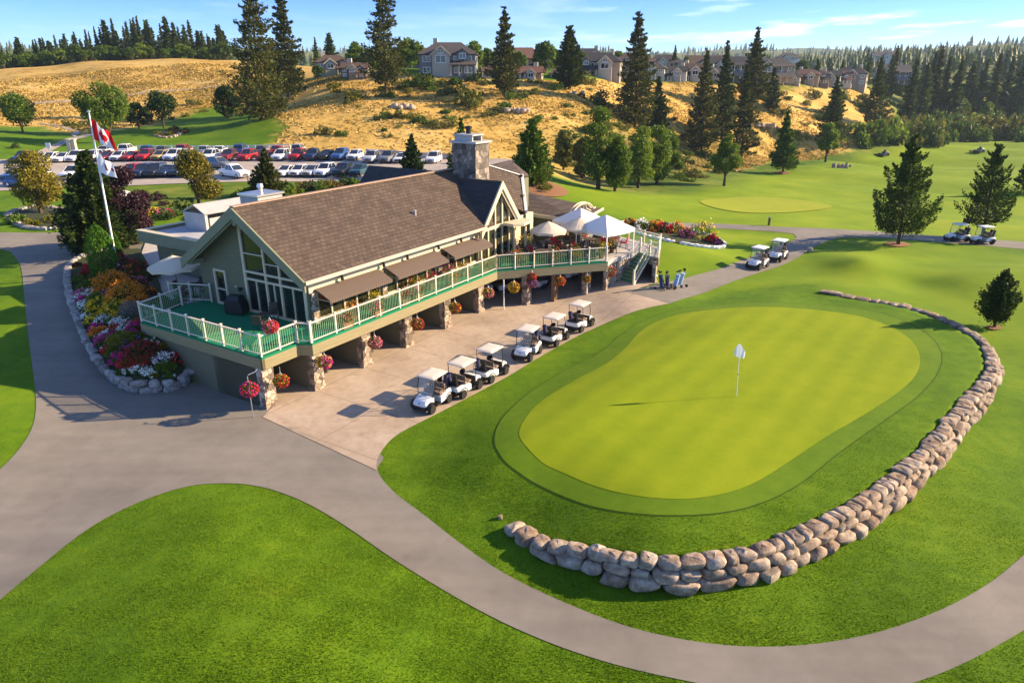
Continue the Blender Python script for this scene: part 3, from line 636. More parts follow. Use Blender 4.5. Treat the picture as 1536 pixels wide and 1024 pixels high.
# ------------------------------------------------------------------ lawn blades close to the camera
def lawn():
    n = 800000; r = 12 * np.exp(RNG.random(n) * math.log(44 / 12)); a = RNG.uniform(R(-52), R(50), n); x = r * np.sin(a); y = r * np.cos(a)
    bad = inside(DRIVE, x, y) | inside(APRON, x, y) | inside(cc, x, y) | inside(CARTP, x, y)
    u, w = W2L(x, y); bad |= (u > -3) & (u < 40) & (w > -3)
    dw = dist_poly(WALL, x, y); bad |= dw < .18
    bad |= RNG.random(n) < sstep((r - 24) / 19)
    pat = np.sin(x * .9 + 1.7 * np.sin(y * .55)) * np.sin(y * 1.1 + 1.3 * np.sin(x * .7)) + .7 * np.sin(x * 2.7 + y * 1.9) * np.sin(y * 3.1 - x * 1.3)
    bad |= RNG.random(n) > .66 + .36 * pat
    x, y, r = x[~bad], y[~bad], r[~bad]; n = len(x); x = x + RNG.normal(size=n) * .03; y = y + RNG.normal(size=n) * .03; z = T(x, y)
    h = RNG.uniform(.018, .046, n) * np.clip(1.5 - r / 32, .3, 1.1); wd = RNG.uniform(.008, .016, n) * (.55 + r / 22); az = RNG.uniform(0, 2 * math.pi, n); ln = RNG.uniform(.1, .9, n) * h; la = RNG.uniform(0, 2 * math.pi, n)
    dx, dy = np.cos(az) * wd, np.sin(az) * wd
    v = np.stack([np.stack([x - dx, y - dy, z - .01], -1), np.stack([x + dx, y + dy, z - .01], -1), np.stack([x + np.cos(la) * ln, y + np.sin(la) * ln, z + h], -1)], 1).reshape(-1, 3)
    o = mesh_np('lawn_grass', v, np.arange(3 * n).reshape(-1, 3), 'blade'); tag(o, 'short mown green grass blades covering the lawns by the drive and around the green', 'grass', kind='stuff')
lawn()

def dry_tufts():
    n = 260000; r = np.sqrt(RNG.random(n)) * (245 - 100) + 100; a = RNG.uniform(R(-42), R(36), n); x = r * np.sin(a); y = r * np.cos(a); ok = inside(DRY, x, y)
    pat = np.sin(x * .21 + 1.4 * np.sin(y * .13)) * np.sin(y * .27 + x * .05) + .8 * np.sin(x * .63 + y * .4) * np.sin(y * .71 - x * .2); ok &= RNG.random(n) < .45 + .40 * pat
    x, y = x[ok], y[ok]; z = T(x, y); n = len(x); az = RNG.uniform(0, 6.28, n); h = RNG.uniform(.12, .38, n); w_ = RNG.uniform(.14, .42, n); dx, dy = np.cos(az) * w_, np.sin(az) * w_
    v = np.stack([np.stack([x - dx, y - dy, z - .03], -1), np.stack([x + dx, y + dy, z - .03], -1), np.stack([x + RNG.normal(size=n) * .15, y + RNG.normal(size=n) * .15, z + h], -1)], 1).reshape(-1, 3)
    tag(mesh_np('dry_grass', v, np.arange(3 * n).reshape(-1, 3), 'drytuft'), 'golden dry grass tufts covering the slopes below the houses', 'dry grass', kind='stuff')
dry_tufts()
# ------------------------------------------------------------------ clubhouse (all in u, w, z of its own axes)
def LP(px, py, z):
    u, w = W2L(*G(px, py, z)); return (float(u), float(w), z)
club = empty('clubhouse', (BO[0], BO[1], 0), BROT, 'long sage green clubhouse with brown shingled gable roof and stone chimney', 'clubhouse')
DZ = 2.68
UG, UE, WF, WB = 4.3, 19.4, 1.3, 10.0          # gable wall, far end of the main roof, front wall, back wall
RW, RZ, SL = 5.35, 8.5, .663
def rz(w): return RZ - SL * abs(w - RW)
# gable wall
m = MB(); m.slab([(UG, WF, DZ - .6), (UG, WB, DZ - .6), (UG, WB, rz(WB) - .1), (UG, RW, RZ - .15), (UG, WF, rz(WF) - .1)], .2, d=(1, 0, 0)); m.build('gable_wall', 'siding', club)
m = MB(); m.bx(UG + .21, 26, WF, WF + .2, DZ - .6, 5.25); m.bx(UG + .21, 26, WB - .2, WB, DZ - .6, 5.1); m.bx(25.8, 26, WF + .21, WB - .21, DZ - .6, 6.5); m.build('wall', 'siding', club)
m = MB()   # interior floor keeps the glass dark
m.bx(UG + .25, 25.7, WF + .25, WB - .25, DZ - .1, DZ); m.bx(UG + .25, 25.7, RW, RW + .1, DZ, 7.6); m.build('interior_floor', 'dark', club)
# main roof, two slopes
th = .16
m = MB(); m.slab([(3.5, .55, rz(.55)), (20.4, .55, rz(.55)), (22.2, RW, RZ), (3.5, RW, RZ)], th); m.build('roof', 'roof_u', club)
m = MB(); m.slab([(3.5, RW, RZ - .004), (26, RW, RZ - .004), (26, 10.3, rz(10.3)), (3.5, 10.3, rz(10.3))], th); m.build('roof', 'roof_u', club)
m = MB(); m.bar((3.48, RW, RZ + .03), (22.2, RW, RZ + .03), .3, .06); m.build('ridge_cap', plain_noise('tan_ridge_cap', (.30, .20, .14), (.38, .27, .2), 4), club)
# rake boards on the gable end
m = MB()
for s, we in ((1, 10.34), (-1, .5)):
    z0, z1 = RZ + .02, rz(we) + .02
    m.slab([(3.38, RW, z0), (3.38, we, z1), (3.38, we, z1 - .52), (3.38, RW, z0 - .60)], .1, d=(1, 0, 0))
    m.slab([(3.485, RW, z0 - .3), (3.485, we - s * .5, rz(we - s * .5) - .28), (3.485, we - s * .5, rz(we - s * .5) - .62), (3.485, RW, z0 - .72)], .06, d=(1, 0, 0))
m.build('rake_board', 'gablefascia', club)
m = MB()
for s, we in ((1, 10.25), (-1, .62)): m.slab([(3.49, RW, RZ - .2), (UG - .01, RW, RZ - .2), (UG - .01, we, rz(we) - .2), (3.49, we, rz(we) - .2)], .03)
m.build('soffit', 'soffit', club)
for q in ((3.5, UG - .01, RW - .12, RW + .12, RZ - .95, RZ - .62), (3.5, UG - .01, 9.55, 9.8, 4.95, 5.2)): m = MB(); m.bx(*q); m.build('roof_bracket', 'gablefascia', club)
# gutter and frieze along the front
m = MB(); m.bx(3.45, 19.3, .42, .56, 5.17, 5.33); m.build('gutter', 'trim', club)
m = MB(); m.bx(UG - .02, 19.3, WF - .06, WF - .002, 4.42, 5.2); m.bx(3.6, 19.3, .57, WF - .01, 5.1, 5.16); m.build('frieze_board', 'trim', club)
for u in (6.4, 9.65, 11.7, 14.7, 17.1): m = MB(); m.bx(u - .05, u + .05, WF - .3, WF - .062, 4.84, 4.9); m.lathe([(0, .0), (.10, .0), (.06, .2), (0, .22)], 10, c=(u, WF - .3, 4.66)); m.build('eave_lamp', 'black', club)
# big gable window : glass and cream framing
gu = UG - .012
gl = MB(); gl.slab([(gu, 5.95, DZ + .03), (gu, 5.95, 7.42), (gu, 1.5, 4.72), (gu, 1.5, DZ + .03)], .008, d=(1, 0, 0)); gwin = gl.build('gable_window', 'glass', club)
def wtop(w): return 4.72 + (w - 1.5) * (7.42 - 4.72) / 4.45
fr = MB()
def vb(w, z0, z1, wd=.13, t=.09): fr.bx(UG - .022 - t, UG - .022, w - wd / 2, w + wd / 2, z0, z1)
def hb(z, w0, w1, h=.11, t=.085): fr.bx(UG - .021 - t, UG - .021, w0, w1, z - h / 2, z + h / 2)
fr.slab([(UG - .11, 6.12, 7.62), (UG - .11, 1.38, 4.80), (UG - .11, 1.38, 4.62), (UG - .11, 6.12, 7.42)], .085, d=(1, 0, 0))
vb(6.02, DZ, 7.5, .17); vb(4.36, DZ, wtop(4.36) + .45); vb(3.25, DZ, wtop(3.25) + .45); vb(1.5, DZ, 4.75, .16)
for w in (5.18, 3.8, 2.38): vb(w, DZ, 4.55, .07, .07)
hb(4.95, 1.5, 6.0); hb(4.55, 1.5, 6.0); hb(5.95, 4.4, 5.95, .06); hb(5.55, 3.3, 4.3, .05); hb(DZ + .06, 1.5, 6.0, .12)
fr.build('window_frame', 'trim', gwin)
m = MB(); m.bx(UG - .01, UG - .001, 7.8, 8.66, DZ + .02, 4.66); dr = m.build('side_door', 'glass', club)
m = MB()
for a in ((7.72, 7.84, DZ, 4.72), (8.62, 8.74, DZ, 4.72)): m.bx(UG - .1, UG - .012, a[0], a[1], a[2], a[3])
m.bx(UG - .1, UG - .012, 7.84, 8.62, 4.6, 4.72); m.bx(UG - .08, UG - .012, 7.84, 8.62, 3.55, 3.62); m.bx(UG - .09, UG - .012, 7.84, 8.62, DZ, DZ + .12); m.build('door_frame', 'trim', dr)
m = MB(); m.lathe([(.0, .0), (.09, .01), (.1, .12), (.07, .2), (0, .22)], 10, c=(UG - .16, 6.55, 3.75)); m.bx(UG - .1, UG - .005, 6.5, 6.6, 3.8, 3.92); m.build('wall_lamp', 'black', club); m = MB(); m.bx(UG - .06, UG - .005, 6.95, 7.07, 3.86, 3.96); m.build('wall_plate', 'trim', club)
# front glazing : panes, posts and three awnings
for (a, b) in ((4.75, 9.4), (9.95, 14.6), (15.15, 19.2)):
    m = MB(); m.bx(a, b, WF - .02, WF - .002, DZ + .25, 4.42); gw = m.build('front_window', 'glass_warm', club)
    m = MB(); n = 5
    for k in range(n + 1):
        u = a + (b - a) * k / n; m.bx(u - .045, u + .045, WF - .11, WF - .022, DZ, 4.42)
    m.bx(a, b, WF - .1, WF - .022, DZ + .2, DZ + .3); m.build('window_frame', 'trim', gw)
for u in (4.5, 9.68, 14.88): m = MB(); m.bx(u - .2, u + .2, WF - .24, WF - .065, DZ, 3.7); m.bx(u - .15, u + .15, WF - .2, WF - .066, 3.7, 4.4); m.build('stone_pilaster', 'stone', club)
for (a, b) in ((4.62, 9.35), (9.85, 14.55), (15.2, 19.55)):
    m = MB(); pr = [(1.22, 4.56), (1.0, 4.50), (.7, 4.38), (.42, 4.24), (.16, 4.12), (.16, 3.98)]
    top = [[(a, w, z), (b, w, z)] for w, z in pr]; low = [[(a, w + .02, z - .035), (b, w + .02, z - .035)] for w, z in pr]
    for i in range(len(pr) - 1):
        m.add([top[i][0], top[i][1], top[i + 1][1], top[i + 1][0]], [(0, 1, 2, 3)]); m.add([low[i][0], low[i][1], low[i + 1][1], low[i + 1][0]], [(3, 2, 1, 0)])
    aw = m.build('awning', 'awning', club, fix=False)
    f = MB()
    for u in (a + .05, (a + b) / 2, b - .05): f.bar((u, 1.2, 4.05), (u, .22, 4.05), .03, .03)
    f.bar((a, .2, 4.07), (b, .2, 4.07), .04, .04); f.build('awning_arm', 'trim', aw)
# cross gable facing the putting green
DU, DZR, DH, DE = 21.55, 8.05, 2.42, 5.15
def dz(u): return DZR - (DZR - DE) / DH * abs(u - DU)
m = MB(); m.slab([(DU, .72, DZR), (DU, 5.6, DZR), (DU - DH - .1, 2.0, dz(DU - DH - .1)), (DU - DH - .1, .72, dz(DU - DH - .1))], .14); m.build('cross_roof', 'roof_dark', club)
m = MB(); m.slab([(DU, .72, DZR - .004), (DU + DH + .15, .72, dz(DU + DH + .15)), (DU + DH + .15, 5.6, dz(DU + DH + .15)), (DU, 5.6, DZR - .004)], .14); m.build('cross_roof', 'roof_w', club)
m = MB(); m.slab([(DU - DH, WF - .25, 2.2), (DU + DH, WF - .25, 2.2), (DU + DH, WF - .25, DE - .12), (DU, WF - .25, DZR - .2), (DU - DH, WF - .25, DE - .12)], .2, d=(0, 1, 0)); m.build('gable_wall', 'trim', club)
gy = WF - .262
m = MB(); m.slab([(DU - DH + .25, gy, DZ), (DU + DH - .5, gy, DZ), (DU + DH - .5, gy, 5.0), (DU + .25, gy, 7.15), (DU - .25, gy, 7.15), (DU - DH + .25, gy, 4.9)], .008, d=(0, 1, 0)); gw = m.build('gable_window', 'glass_warm', club)
m = MB()
for u in (DU - DH + .2, DU - 1.35, DU - .45, DU + .45, DU + 1.35, DU + DH - .35):
    m.bx(u - .07, u + .07, gy - .1, gy - .004, DZ, min(7.0, dz(u) - .45))
m.bx(DU - DH, DU + DH, gy - .13, gy - .005, 4.85, 5.08); m.bx(DU - DH, DU + DH, gy - .08, gy - .005, DZ, DZ + .15); m.build('window_frame', 'trim', gw)
m = MB()
for s in (-1, 1):
    e = DU + s * (DH + .2); m.slab([(DU, .60, DZR + .04), (e, .60, dz(e) + .04), (e, .60, dz(e) - .42), (DU, .60, DZR - .48)], .11, d=(0, 1, 0))
    m.slab([(DU, .715, DZR - .35), (e - s * .5, .715, dz(e - s * .5) - .3), (e - s * .5, .715, dz(e - s * .5) - .65), (DU, .715, DZR - .75)], .06, d=(0, 1, 0))
m.build('rake_board', 'trim', club)
m = MB(); m.slab([(DU + .2, .72, 4.98), (DU + DH + .1, .72, 4.98), (DU + DH + .1, -.35, 4.95), (DU + .9, -.55, 4.95), (DU + .2, -.1, 4.95)], .18)
for u, w in ((DU + .55, .0), (DU + 1.6, -.25)): m.bx(u - .06, u + .06, w - .06, w + .06, DZ, 4.78)
m.build('entrance_canopy', 'trim', club)
m = MB(); m.bx(23.95, 26.4, WF - .3, WF + .3, DZ - .5, 5.2); pw = m.build('pier_wall', 'trim', club)
m = MB(); m.bx(24.6, 25.9, WF - .33, WF - .305, DZ, 4.7); m.build('door', 'glass', pw)
m = MB(); m.slab([(19.3, .5, 5.1), (19.3, 1.2, 5.6), (20.0, 1.9, 6.1), (19.6, .62, 5.2)], .05); m.build('valley_flashing', 'metal', club)
# fieldstone chimney
m = MB(); m.bx(21.85, 23.55, 3.05, 5.05, 7.0, 10.35); m.bx(21.6, 22.2, 2.9, 4.2, 7.0, 8.05); ch = m.build('chimney', 'stone_grey', club)
m = MB(); m.bx(21.7, 23.7, 2.9, 5.2, 10.36, 10.5); m.bx(22.0, 22.12, 3.4, 4.9, 10.5, 10.85); m.bx(23.1, 23.22, 3.4, 4.9, 10.5, 10.85); m.bx(21.9, 23.3, 3.3, 5.0, 10.86, 10.95); m.build('chimney_cap', 'vent', ch)
m = MB(); m.lathe([(.18, 0), (.18, .35), (.26, .36), (.26, .5), (0, .55)], 12, c=(22.7, 4.2, 10.95)); m.build('chimney_pot', 'black', ch)
# rear wing beyond the chimney, hipped roofs
Pa, Pb, Pc = Vector(LP(729, 246, 8.75)), Vector(LP(783, 264, 7.6)), Vector(LP(789, 318, 5.4)); Pa2 = Pa + Vector((-.1, .3, 0)); Pd = Pa + (Pc - Pb) * .9
m = MB(); m.slab([Pb, Pa2, Pd, Pc], .16); m.build('wing_roof', 'roof_u', club)
m = MB(); m.slab([Pb + Vector((0, 0, -.004)), Pa2 + Vector((0, 0, -.004)), Pa2 + Vector((.5, 4.5, -3)), Pb + Vector((.5, 4.5, -3))], .16); m.build('wing_roof', 'roof_u', club)
m = MB(); m.bar(Pb + Vector((0, 0, .03)), Pc + Vector((0, 0, .03)), .22, .3); m.bar(Pb + Vector((0, 0, .05)), Pa2 + Vector((0, 0, .05)), .2, .07); m.build('wing_rake', 'white', club)
q = [Vector(LP(735, 247, 8.3)), Vector(LP(766, 240, 8.2)), Vector(LP(793, 262, 7.2)), Vector(LP(784, 263, 7.7))]
m = MB(); m.slab(q[::-1], .16); m.build('wing_roof', 'roof_u', club)
m = MB()
for a, b in ((Pb, Pc), (q[2], Pb)):
    a2, b2 = a * 1, b * 1; a2.z -= .2; b2.z -= .2
    m.slab([a2, b2, (b2.x, b2.y, 2), (a2.x, a2.y, 2)], .15)
m.build('wing_wall', 'siding', club)
L = [Vector(LP(787, 320, 4.35)), Vector(LP(872, 332, 4.35)), Vector(LP(905, 313, 4.5)), Vector(LP(893, 311, 4.6)), Vector(LP(790, 288, 5.2))]
m = MB(); m.slab(L, .14); m.build('low_roof', 'roof_w', club)
m = MB(); m.bar(L[0] + Vector((-.05, -.02, -.05)), L[1] + Vector((-.05, -.02, -.05)), .1, .26); m.bar(L[1], L[2], .08, .2); m.build('low_fascia', 'trim', club)
ins = [p * .86 + (L[0] + L[1] + L[2] + L[4]) / 4 * .14 for p in (L[0], L[1], L[2], L[4])]
m = MB()
for i in range(4):
    a, b = ins[i], ins[(i + 1) % 4]; m.slab([(a.x, a.y, 4.3), (b.x, b.y, 4.3), (b.x, b.y, 1.5), (a.x, a.y, 1.5)], .12)
m.build('low_wall', 'siding', club)
m = MB(); a = Vector(LP(858, 327, 4.55)); b = Vector(LP(893, 311, 4.9)); d = b - a
for off in (0, .35):
    pts = [a + d * t + Vector((off * .5, off, .75 * math.sin(math.pi * min(1, t * 1.1 + .05)) ** .5)) for t in np.linspace(0, 1, 12)]; m.tube(pts, .07, 6)
    m.tube([a + d * .25 + Vector((off * .5, off, -.1)), a + d * .45 + Vector((off * .5, off, .2)), a + d * .5 + Vector((off * .5, off, .7))], .05, 6); m.tube([a + d * .8 + Vector((off * .5, off, -.1)), a + d * .6 + Vector((off * .5, off, .25)), a + d * .55 + Vector((off * .5, off, .7))], .05, 6)
m.build('arched_truss', 'trim', club)
# back wing; its slope facing off the sun has shade put into the colour
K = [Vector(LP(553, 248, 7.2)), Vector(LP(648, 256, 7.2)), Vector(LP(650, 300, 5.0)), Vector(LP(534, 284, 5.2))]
m = MB(); m.slab(K[::-1], .16); m.build('back_roof', 'roof_shadeu', club)
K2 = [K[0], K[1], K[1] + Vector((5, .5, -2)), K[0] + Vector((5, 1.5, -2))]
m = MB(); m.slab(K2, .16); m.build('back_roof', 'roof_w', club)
c0 = K[3] * .95 + K[1] * .05
m = MB(); m.bx(min(K[2].x, K[3].x) + .6, K[0].x + 4.2, min(K[1].y, 11), max(K[0].y, K[3].y) - .8, 1.5, 5.0); m.build('back_wall', 'siding', club)
# flat-roofed annex at the back left with parapet and rooftop screens
m = MB(); m.bx(6.9, 16, WB + .01, 18.3, 2.0, 4.75); m.build('annex_wall', 'siding', club)
m = MB()
m.bx(6.0, 6.35, 10.35, 18.4, 4.7, 5.42); m.bx(6.0, 16.6, 18.41, 18.75, 4.7, 5.42); m.bx(16.3, 16.6, 10.35, 18.4, 4.7, 5.42); m.build('parapet', 'gablefascia', club)
m = MB(); m.bx(6.36, 16.29, 10.35, 18.4, 5.0, 5.25); m.build('flat_roof', 'membrane', club)
m = MB(); m.bx(5.97, 6.39, 10.3, 18.79, 5.425, 5.47); m.bx(6.4, 16.65, 18.38, 18.79, 5.425, 5.47); m.bx(16.27, 16.65, 10.3, 18.37, 5.425, 5.47); m.build('parapet_cap', 'trim', club)
m = MB(); m.bx(8.6, 8.8, 15.2, 17.4, 5.25, 6.4); m.bx(8.8, 13, 17.2, 17.4, 5.25, 6.4); m.slab([(8.55, 15.1, 6.41), (13, 15.1, 6.41), (13, 16.2, 6.95), (8.55, 16.2, 6.95)], .06); m.slab([(8.55, 16.2, 6.95), (13, 16.2, 6.95), (13, 17.45, 6.41), (8.55, 17.45, 6.41)], .06); m.bx(8.8, 13, 15.2, 15.3, 5.25, 5.45); m.bx(12.9, 13, 15.2, 17.2, 5.25, 6.4); un = m.build('rooftop_screen', 'vent', club)
m = MB(); m.bx(9.2, 10.2, 15.6, 16.6, 5.25, 6.0); m.bx(10.8, 12.2, 15.5, 16.9, 5.25, 6.1); m.lathe([(.35, 0), (.35, .12), (0, .14)], 12, c=(11.5, 16.2, 6.1)); m.build('air_unit', 'metal', un)
bx_ = Vector(LP(393, 304, 7.6))
m = MB(); m.bx(bx_.x - .9, bx_.x + .9, bx_.y - .8, bx_.y + .8, 5.4, 8.1); m.build('roof_vent_box', 'vent', club)
m = MB(); m.bx(bx_.x - 1, bx_.x + 1, bx_.y - .9, bx_.y + .9, 8.11, 8.22); m.lathe([(.12, 8.22), (.12, 8.5), (.2, 8.52), (.16, 8.72), (0, 8.75)], 10, c=(bx_.x, bx_.y, 0)); m.build('vent_lid', 'metal', club)
m = MB(); m.lathe([(.08, 0), (.08, .3), (.13, .31), (0, .36)], 10, c=(14.5, 2.6, rz(2.6) - .05)); m.build('roof_vent', 'vent', club)

# ------------------------------------------------------------------ raised terrace with deck, piers and railings
deck = empty('terrace_deck', (BO[0], BO[1], 0), BROT, 'long green carpeted terrace with cream railings on stone piers along the clubhouse', 'deck')
E1, E2, E3, E4 = (0, -.05), (2.2, -.05), (2.5, -.62), (18.55, -.82); E5 = (24.6, -6.1)
floorp = [E1, E2, E3, E4, E5, (24.6, 1.02), (19, 1.02), (4.29, 1.27), (4.29, 9.8), (3.5, 10.2), (0, 9.45)]
m = MB(); m.slab([(u, w, DZ) for u, w in floorp], .1); m.build('deck_floor', 'carpet', deck)
stA, stB = Vector(LP(924, 420, .8)), Vector(LP(950, 427, .8)); stC, stD = Vector(LP(960, 378, DZ)), Vector(LP(974, 383, DZ))
pat = [E5, (25.6, -6.0), (26.6, -6.3), tuple(stC.xy), tuple(stD.xy), tuple(LP(988, 386, DZ)[:2]), tuple(LP(991, 372, DZ)[:2]), (32.5, -4), (34, 1.0), (24.61, 1.0)]
m = MB(); m.slab([(u, w, DZ - .004) for u, w in pat], .3); m.build('patio_floor', 'patio', deck)
m = MB()
for a, b in ((E5, pat[1]), (pat[1], pat[2]), (pat[2], pat[3])): m.slab([(a[0], a[1] + .06, DZ - .31), (b[0], b[1] + .06, DZ - .31), (b[0], b[1] + .06, 0), (a[0], a[1] + .06, 0)], .25, d=(0, 1, 0))
for a, b in ((pat[5], pat[6]), (pat[6], pat[7])):
    m.slab([(a[0] - .3, a[1] + .3, DZ - .31), (b[0] - .3, b[1] + .3, DZ - .31), (b[0] - .3, b[1] + .3, 0), (a[0] - .3, a[1] + .3, 0)], .25)
m.build('stone_base_wall', 'stone', deck)
m = MB()
def edge(a, b, z0=2.05, z1=2.585, t=.14):
    a = Vector((*a, 0)); b = Vector((*b, 0)); d = (b - a).normalized(); n = Vector((d.y, -d.x, 0))
    m.slab([(a.x, a.y, z0), (b.x, b.y, z0), (b.x, b.y, z1), (a.x, a.y, z1)], t, d=-n)
P = floorp
edge((0, 9.45), E1); edge(E1, E2); edge(E2, E3); edge(E3, E4); edge(E4, E5); edge(pat[4], pat[5]); edge(pat[5], pat[6]); edge((3.5, 10.2), (0, 9.45))
m.build('fascia', 'fascia', deck)
m = MB(); m.slab([(u, w, 2.2) for u, w in [(.15, .1), (2.3, .1), (2.6, -.45), (18.5, -.65), (24.4, -5.8), (24.4, 1), (4.3, 1), (4.3, 9), (.15, 9)]], .08); m.build('underside', 'soffit', deck)
# piers
def pier(u, w, zb=-.1, su=.65, sw=.42):
    p = MB(); p.bx(u, u + su, w, w + sw, zb, 2.2); p.bx(u - .04, u + su + .04, w - .04, w + sw + .02, zb, zb + .28); p.build('stone_pier', 'stone', deck)
for u, w in ((.02, .12), (2.67, -.3), (6.13, -.31), (9.62, -.31), (13.35, -.31), (17.05, -.31), (20.2, -2.15), (23.55, -5.05)): pier(u, w)
for u, w in ((.1, .56), (2.75, .13), (6.2, .13), (9.7, .13), (13.42, .13), (17.12, .13)):
    p = MB(); p.bx(u, u + .5, w, 3.5, -.1, 2.2); p.build('partition', 'siding_lo', deck)
p = MB(); p.bx(.1, .4, .56, 9.2, -.2, 2.2); p.build('skirt_wall', 'siding_lo', deck)
p = MB(); p.bx(.1, 30, 3.51, 3.75, -.1, 2.3); bw = p.build('undercroft_wall', 'siding_lo', deck)
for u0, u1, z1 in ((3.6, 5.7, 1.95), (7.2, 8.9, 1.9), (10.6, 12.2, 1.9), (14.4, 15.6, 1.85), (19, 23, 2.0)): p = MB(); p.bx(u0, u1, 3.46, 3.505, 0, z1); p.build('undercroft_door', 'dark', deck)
for u in (3.5, 5.8): p = MB(); p.bx(u - .05, u + .05, 3.4, 3.455, 0, 2.0); p.build('door_frame', 'trim', deck)
for du in (0, .32): p = MB(); p.bx(21.75 + du, 21.95 + du, -3.45, -3.2, -.1, 2.2); p.build('timber_post', 'wood', deck)
p = MB(); p.tube([(18.6, -1.3, 0), (18.6, -1.3, 2.1)], .04); p.build('drain_pipe', 'white', deck)
# railings
def railing(pts, spacing=1.35, z=DZ, zs=None, bal=True, post=.075):
    """pts: list of (u,w[,z]); posts are sub-parts of the run"""
    P3 = [Vector((p[0], p[1], p[2] if len(p) > 2 else z)) for p in pts]; r = MB(); posts = []
    for i in range(len(P3) - 1):
        a, b = P3[i], P3[i + 1]; L = (b - a).length; n = max(1, round(L / spacing)); d = (b - a)
        r.bar(a + Vector((0, 0, 1.0)), b + Vector((0, 0, 1.0)), .085, .05, 0); r.bar(a + Vector((0, 0, .12)), b + Vector((0, 0, .12)), .05, .045, 0)
        for k in range(n + 1):
            if k == 0 and i > 0: continue
            posts.append(a + d * k / n)
        if bal:
            nb = int(L / .125)
            for k in range(1, nb): q = a + d * k / nb; r.bar(q + Vector((0, 0, .13)), q + Vector((0, 0, .98)), .022, .022, 1, up=(1, 0, 0))
    ro = r.build('railing', ['rail', 'baluster'], deck, fix=False)
    for q in posts:
        p = MB(); h = post / 2; p.bx(q.x - h, q.x + h, q.y - h, q.y + h, q.z - .03, q.z + 1.08); p.bx(q.x - h - .02, q.x + h + .02, q.y - h - .02, q.y + h + .02, q.z + 1.081, q.z + 1.12); p.build('railing_post', 'rail', ro)
railing([(2.9, 10.1), (.08, 9.4), (.08, .05), (2.2, .05), (2.52, -.54)], 1.36)
railing([(2.56, -.55), (18.5, -.74)], 1.6)
railing([(18.5, -.74), (24.55, -6.0)], 1.36)
railing([tuple(stD), LP(987, 386, DZ), LP(990, 373, DZ), (31.8, -4.6, DZ)], 1.6)
railing([(4.15, 9.2), (3.2, 11.6)], 1.2)
# stair with green treads
stv = MB(); ns = 9
for k in range(ns):
    t0, t1 = k / ns, (k + 1) / ns; z1 = .8 + (DZ - .8) * (k + 1) / ns - .02
    a, b, c, d = stA.lerp(stC, t0), stB.lerp(stD, t0), stB.lerp(stD, t1), stA.lerp(stC, t1)
    stv.slab([(a.x, a.y, z1), (b.x, b.y, z1), (c.x, c.y, z1), (d.x, d.y, z1)], .07)
    stv.slab([(a.x, a.y, z1 - .072), (b.x, b.y, z1 - .072), (b.x, b.y, z1 - .2), (a.x, a.y, z1 - .2)], .03, 1)
st = stv.build('staircase', ['carpet', 'fascia'], deck)
for a, c in ((stA, stC), (stB, stD)):
    r = MB(); dn = Vector((0, 0, -.2)); r.slab([Vector(a) + Vector((0, 0, .12)), Vector(c), Vector(c) + dn, Vector(a) + Vector((0, 0, -.1))], .06)
    r.bar(a + Vector((0, 0, 1.0)), c + Vector((0, 0, 1.0)), .09, .07); r.bar(a + Vector((0, 0, .35)), c + Vector((0, 0, .3)), .05, .05)
    for k in range(1, 14): q = a.lerp(c, k / 14); r.bar(q + Vector((0, 0, .3)), q + Vector((0, 0, .98)), .02, .02, 1, up=(1, 0, 0))
    h = r.build('stair_rail', ['rail', 'baluster'], st, fix=False)
for q in (stA, stB, stC, stD):
    p = MB(); p.bx(q.x - .06, q.x + .06, q.y - .06, q.y + .06, q.z - .1, q.z + 1.1); p.build('stair_post', 'rail', st)

# upper patio behind the gable end
pp = [L2W(4.3, 10.0), L2W(3.45, 10.25), L2W(3.3, 12.6)] + [G(x, y, DZ) for x, y in ((240, 425), (226, 402), (212, 380), (222, 352))] + [L2W(14, 18.8), L2W(7.2, 18.5), L2W(7.2, 10.0)]
m = MB(); m.slab([(x, y, DZ - .012) for x, y in pp][::-1], 1.2); up = m.build('upper_patio', 'patio'); tag(up, kind='structure')
def RL(u, w): return L2W(u, w)
# ------------------------------------------------------------------ foliage builders
def cards(P, size, rng, dirs=None, asp=.5, spread=1.0):
    """leaf-shaped rhombi at points P; dirs = preferred pointing direction"""
    n = len(P); size = np.broadcast_to(size, (n,)).astype(float)
    d = rng.normal(size=(n, 3)); d /= np.linalg.norm(d, axis=1)[:, None]
    if dirs is not None: d = dirs + d * spread; d /= np.linalg.norm(d, axis=1)[:, None] + 1e-9
    s = np.cross(d, rng.normal(size=(n, 3))); s /= np.linalg.norm(s, axis=1)[:, None] + 1e-9
    L = size[:, None]; a = P - d * L * .5; t = P + d * L * .5; m = P + d * L * .05
    V = np.stack([a, m + s * L * asp * .5, t, m - s * L * asp * .5], 1).reshape(-1, 3)
    return V, np.arange(4 * n).reshape(-1, 4)
def trunk(mb, h, r, lean=(0, 0), n=8, seg=5, top=.25):
    pts = [(lean[0] * t * t, lean[1] * t * t, h * t - .15 * (t == 0)) for t in np.linspace(0, 1, seg)]
    mb.tube(pts, [r * (1.25 if t == 0 else 1 - (1 - top) * t) for t in np.linspace(0, 1, seg)], n)
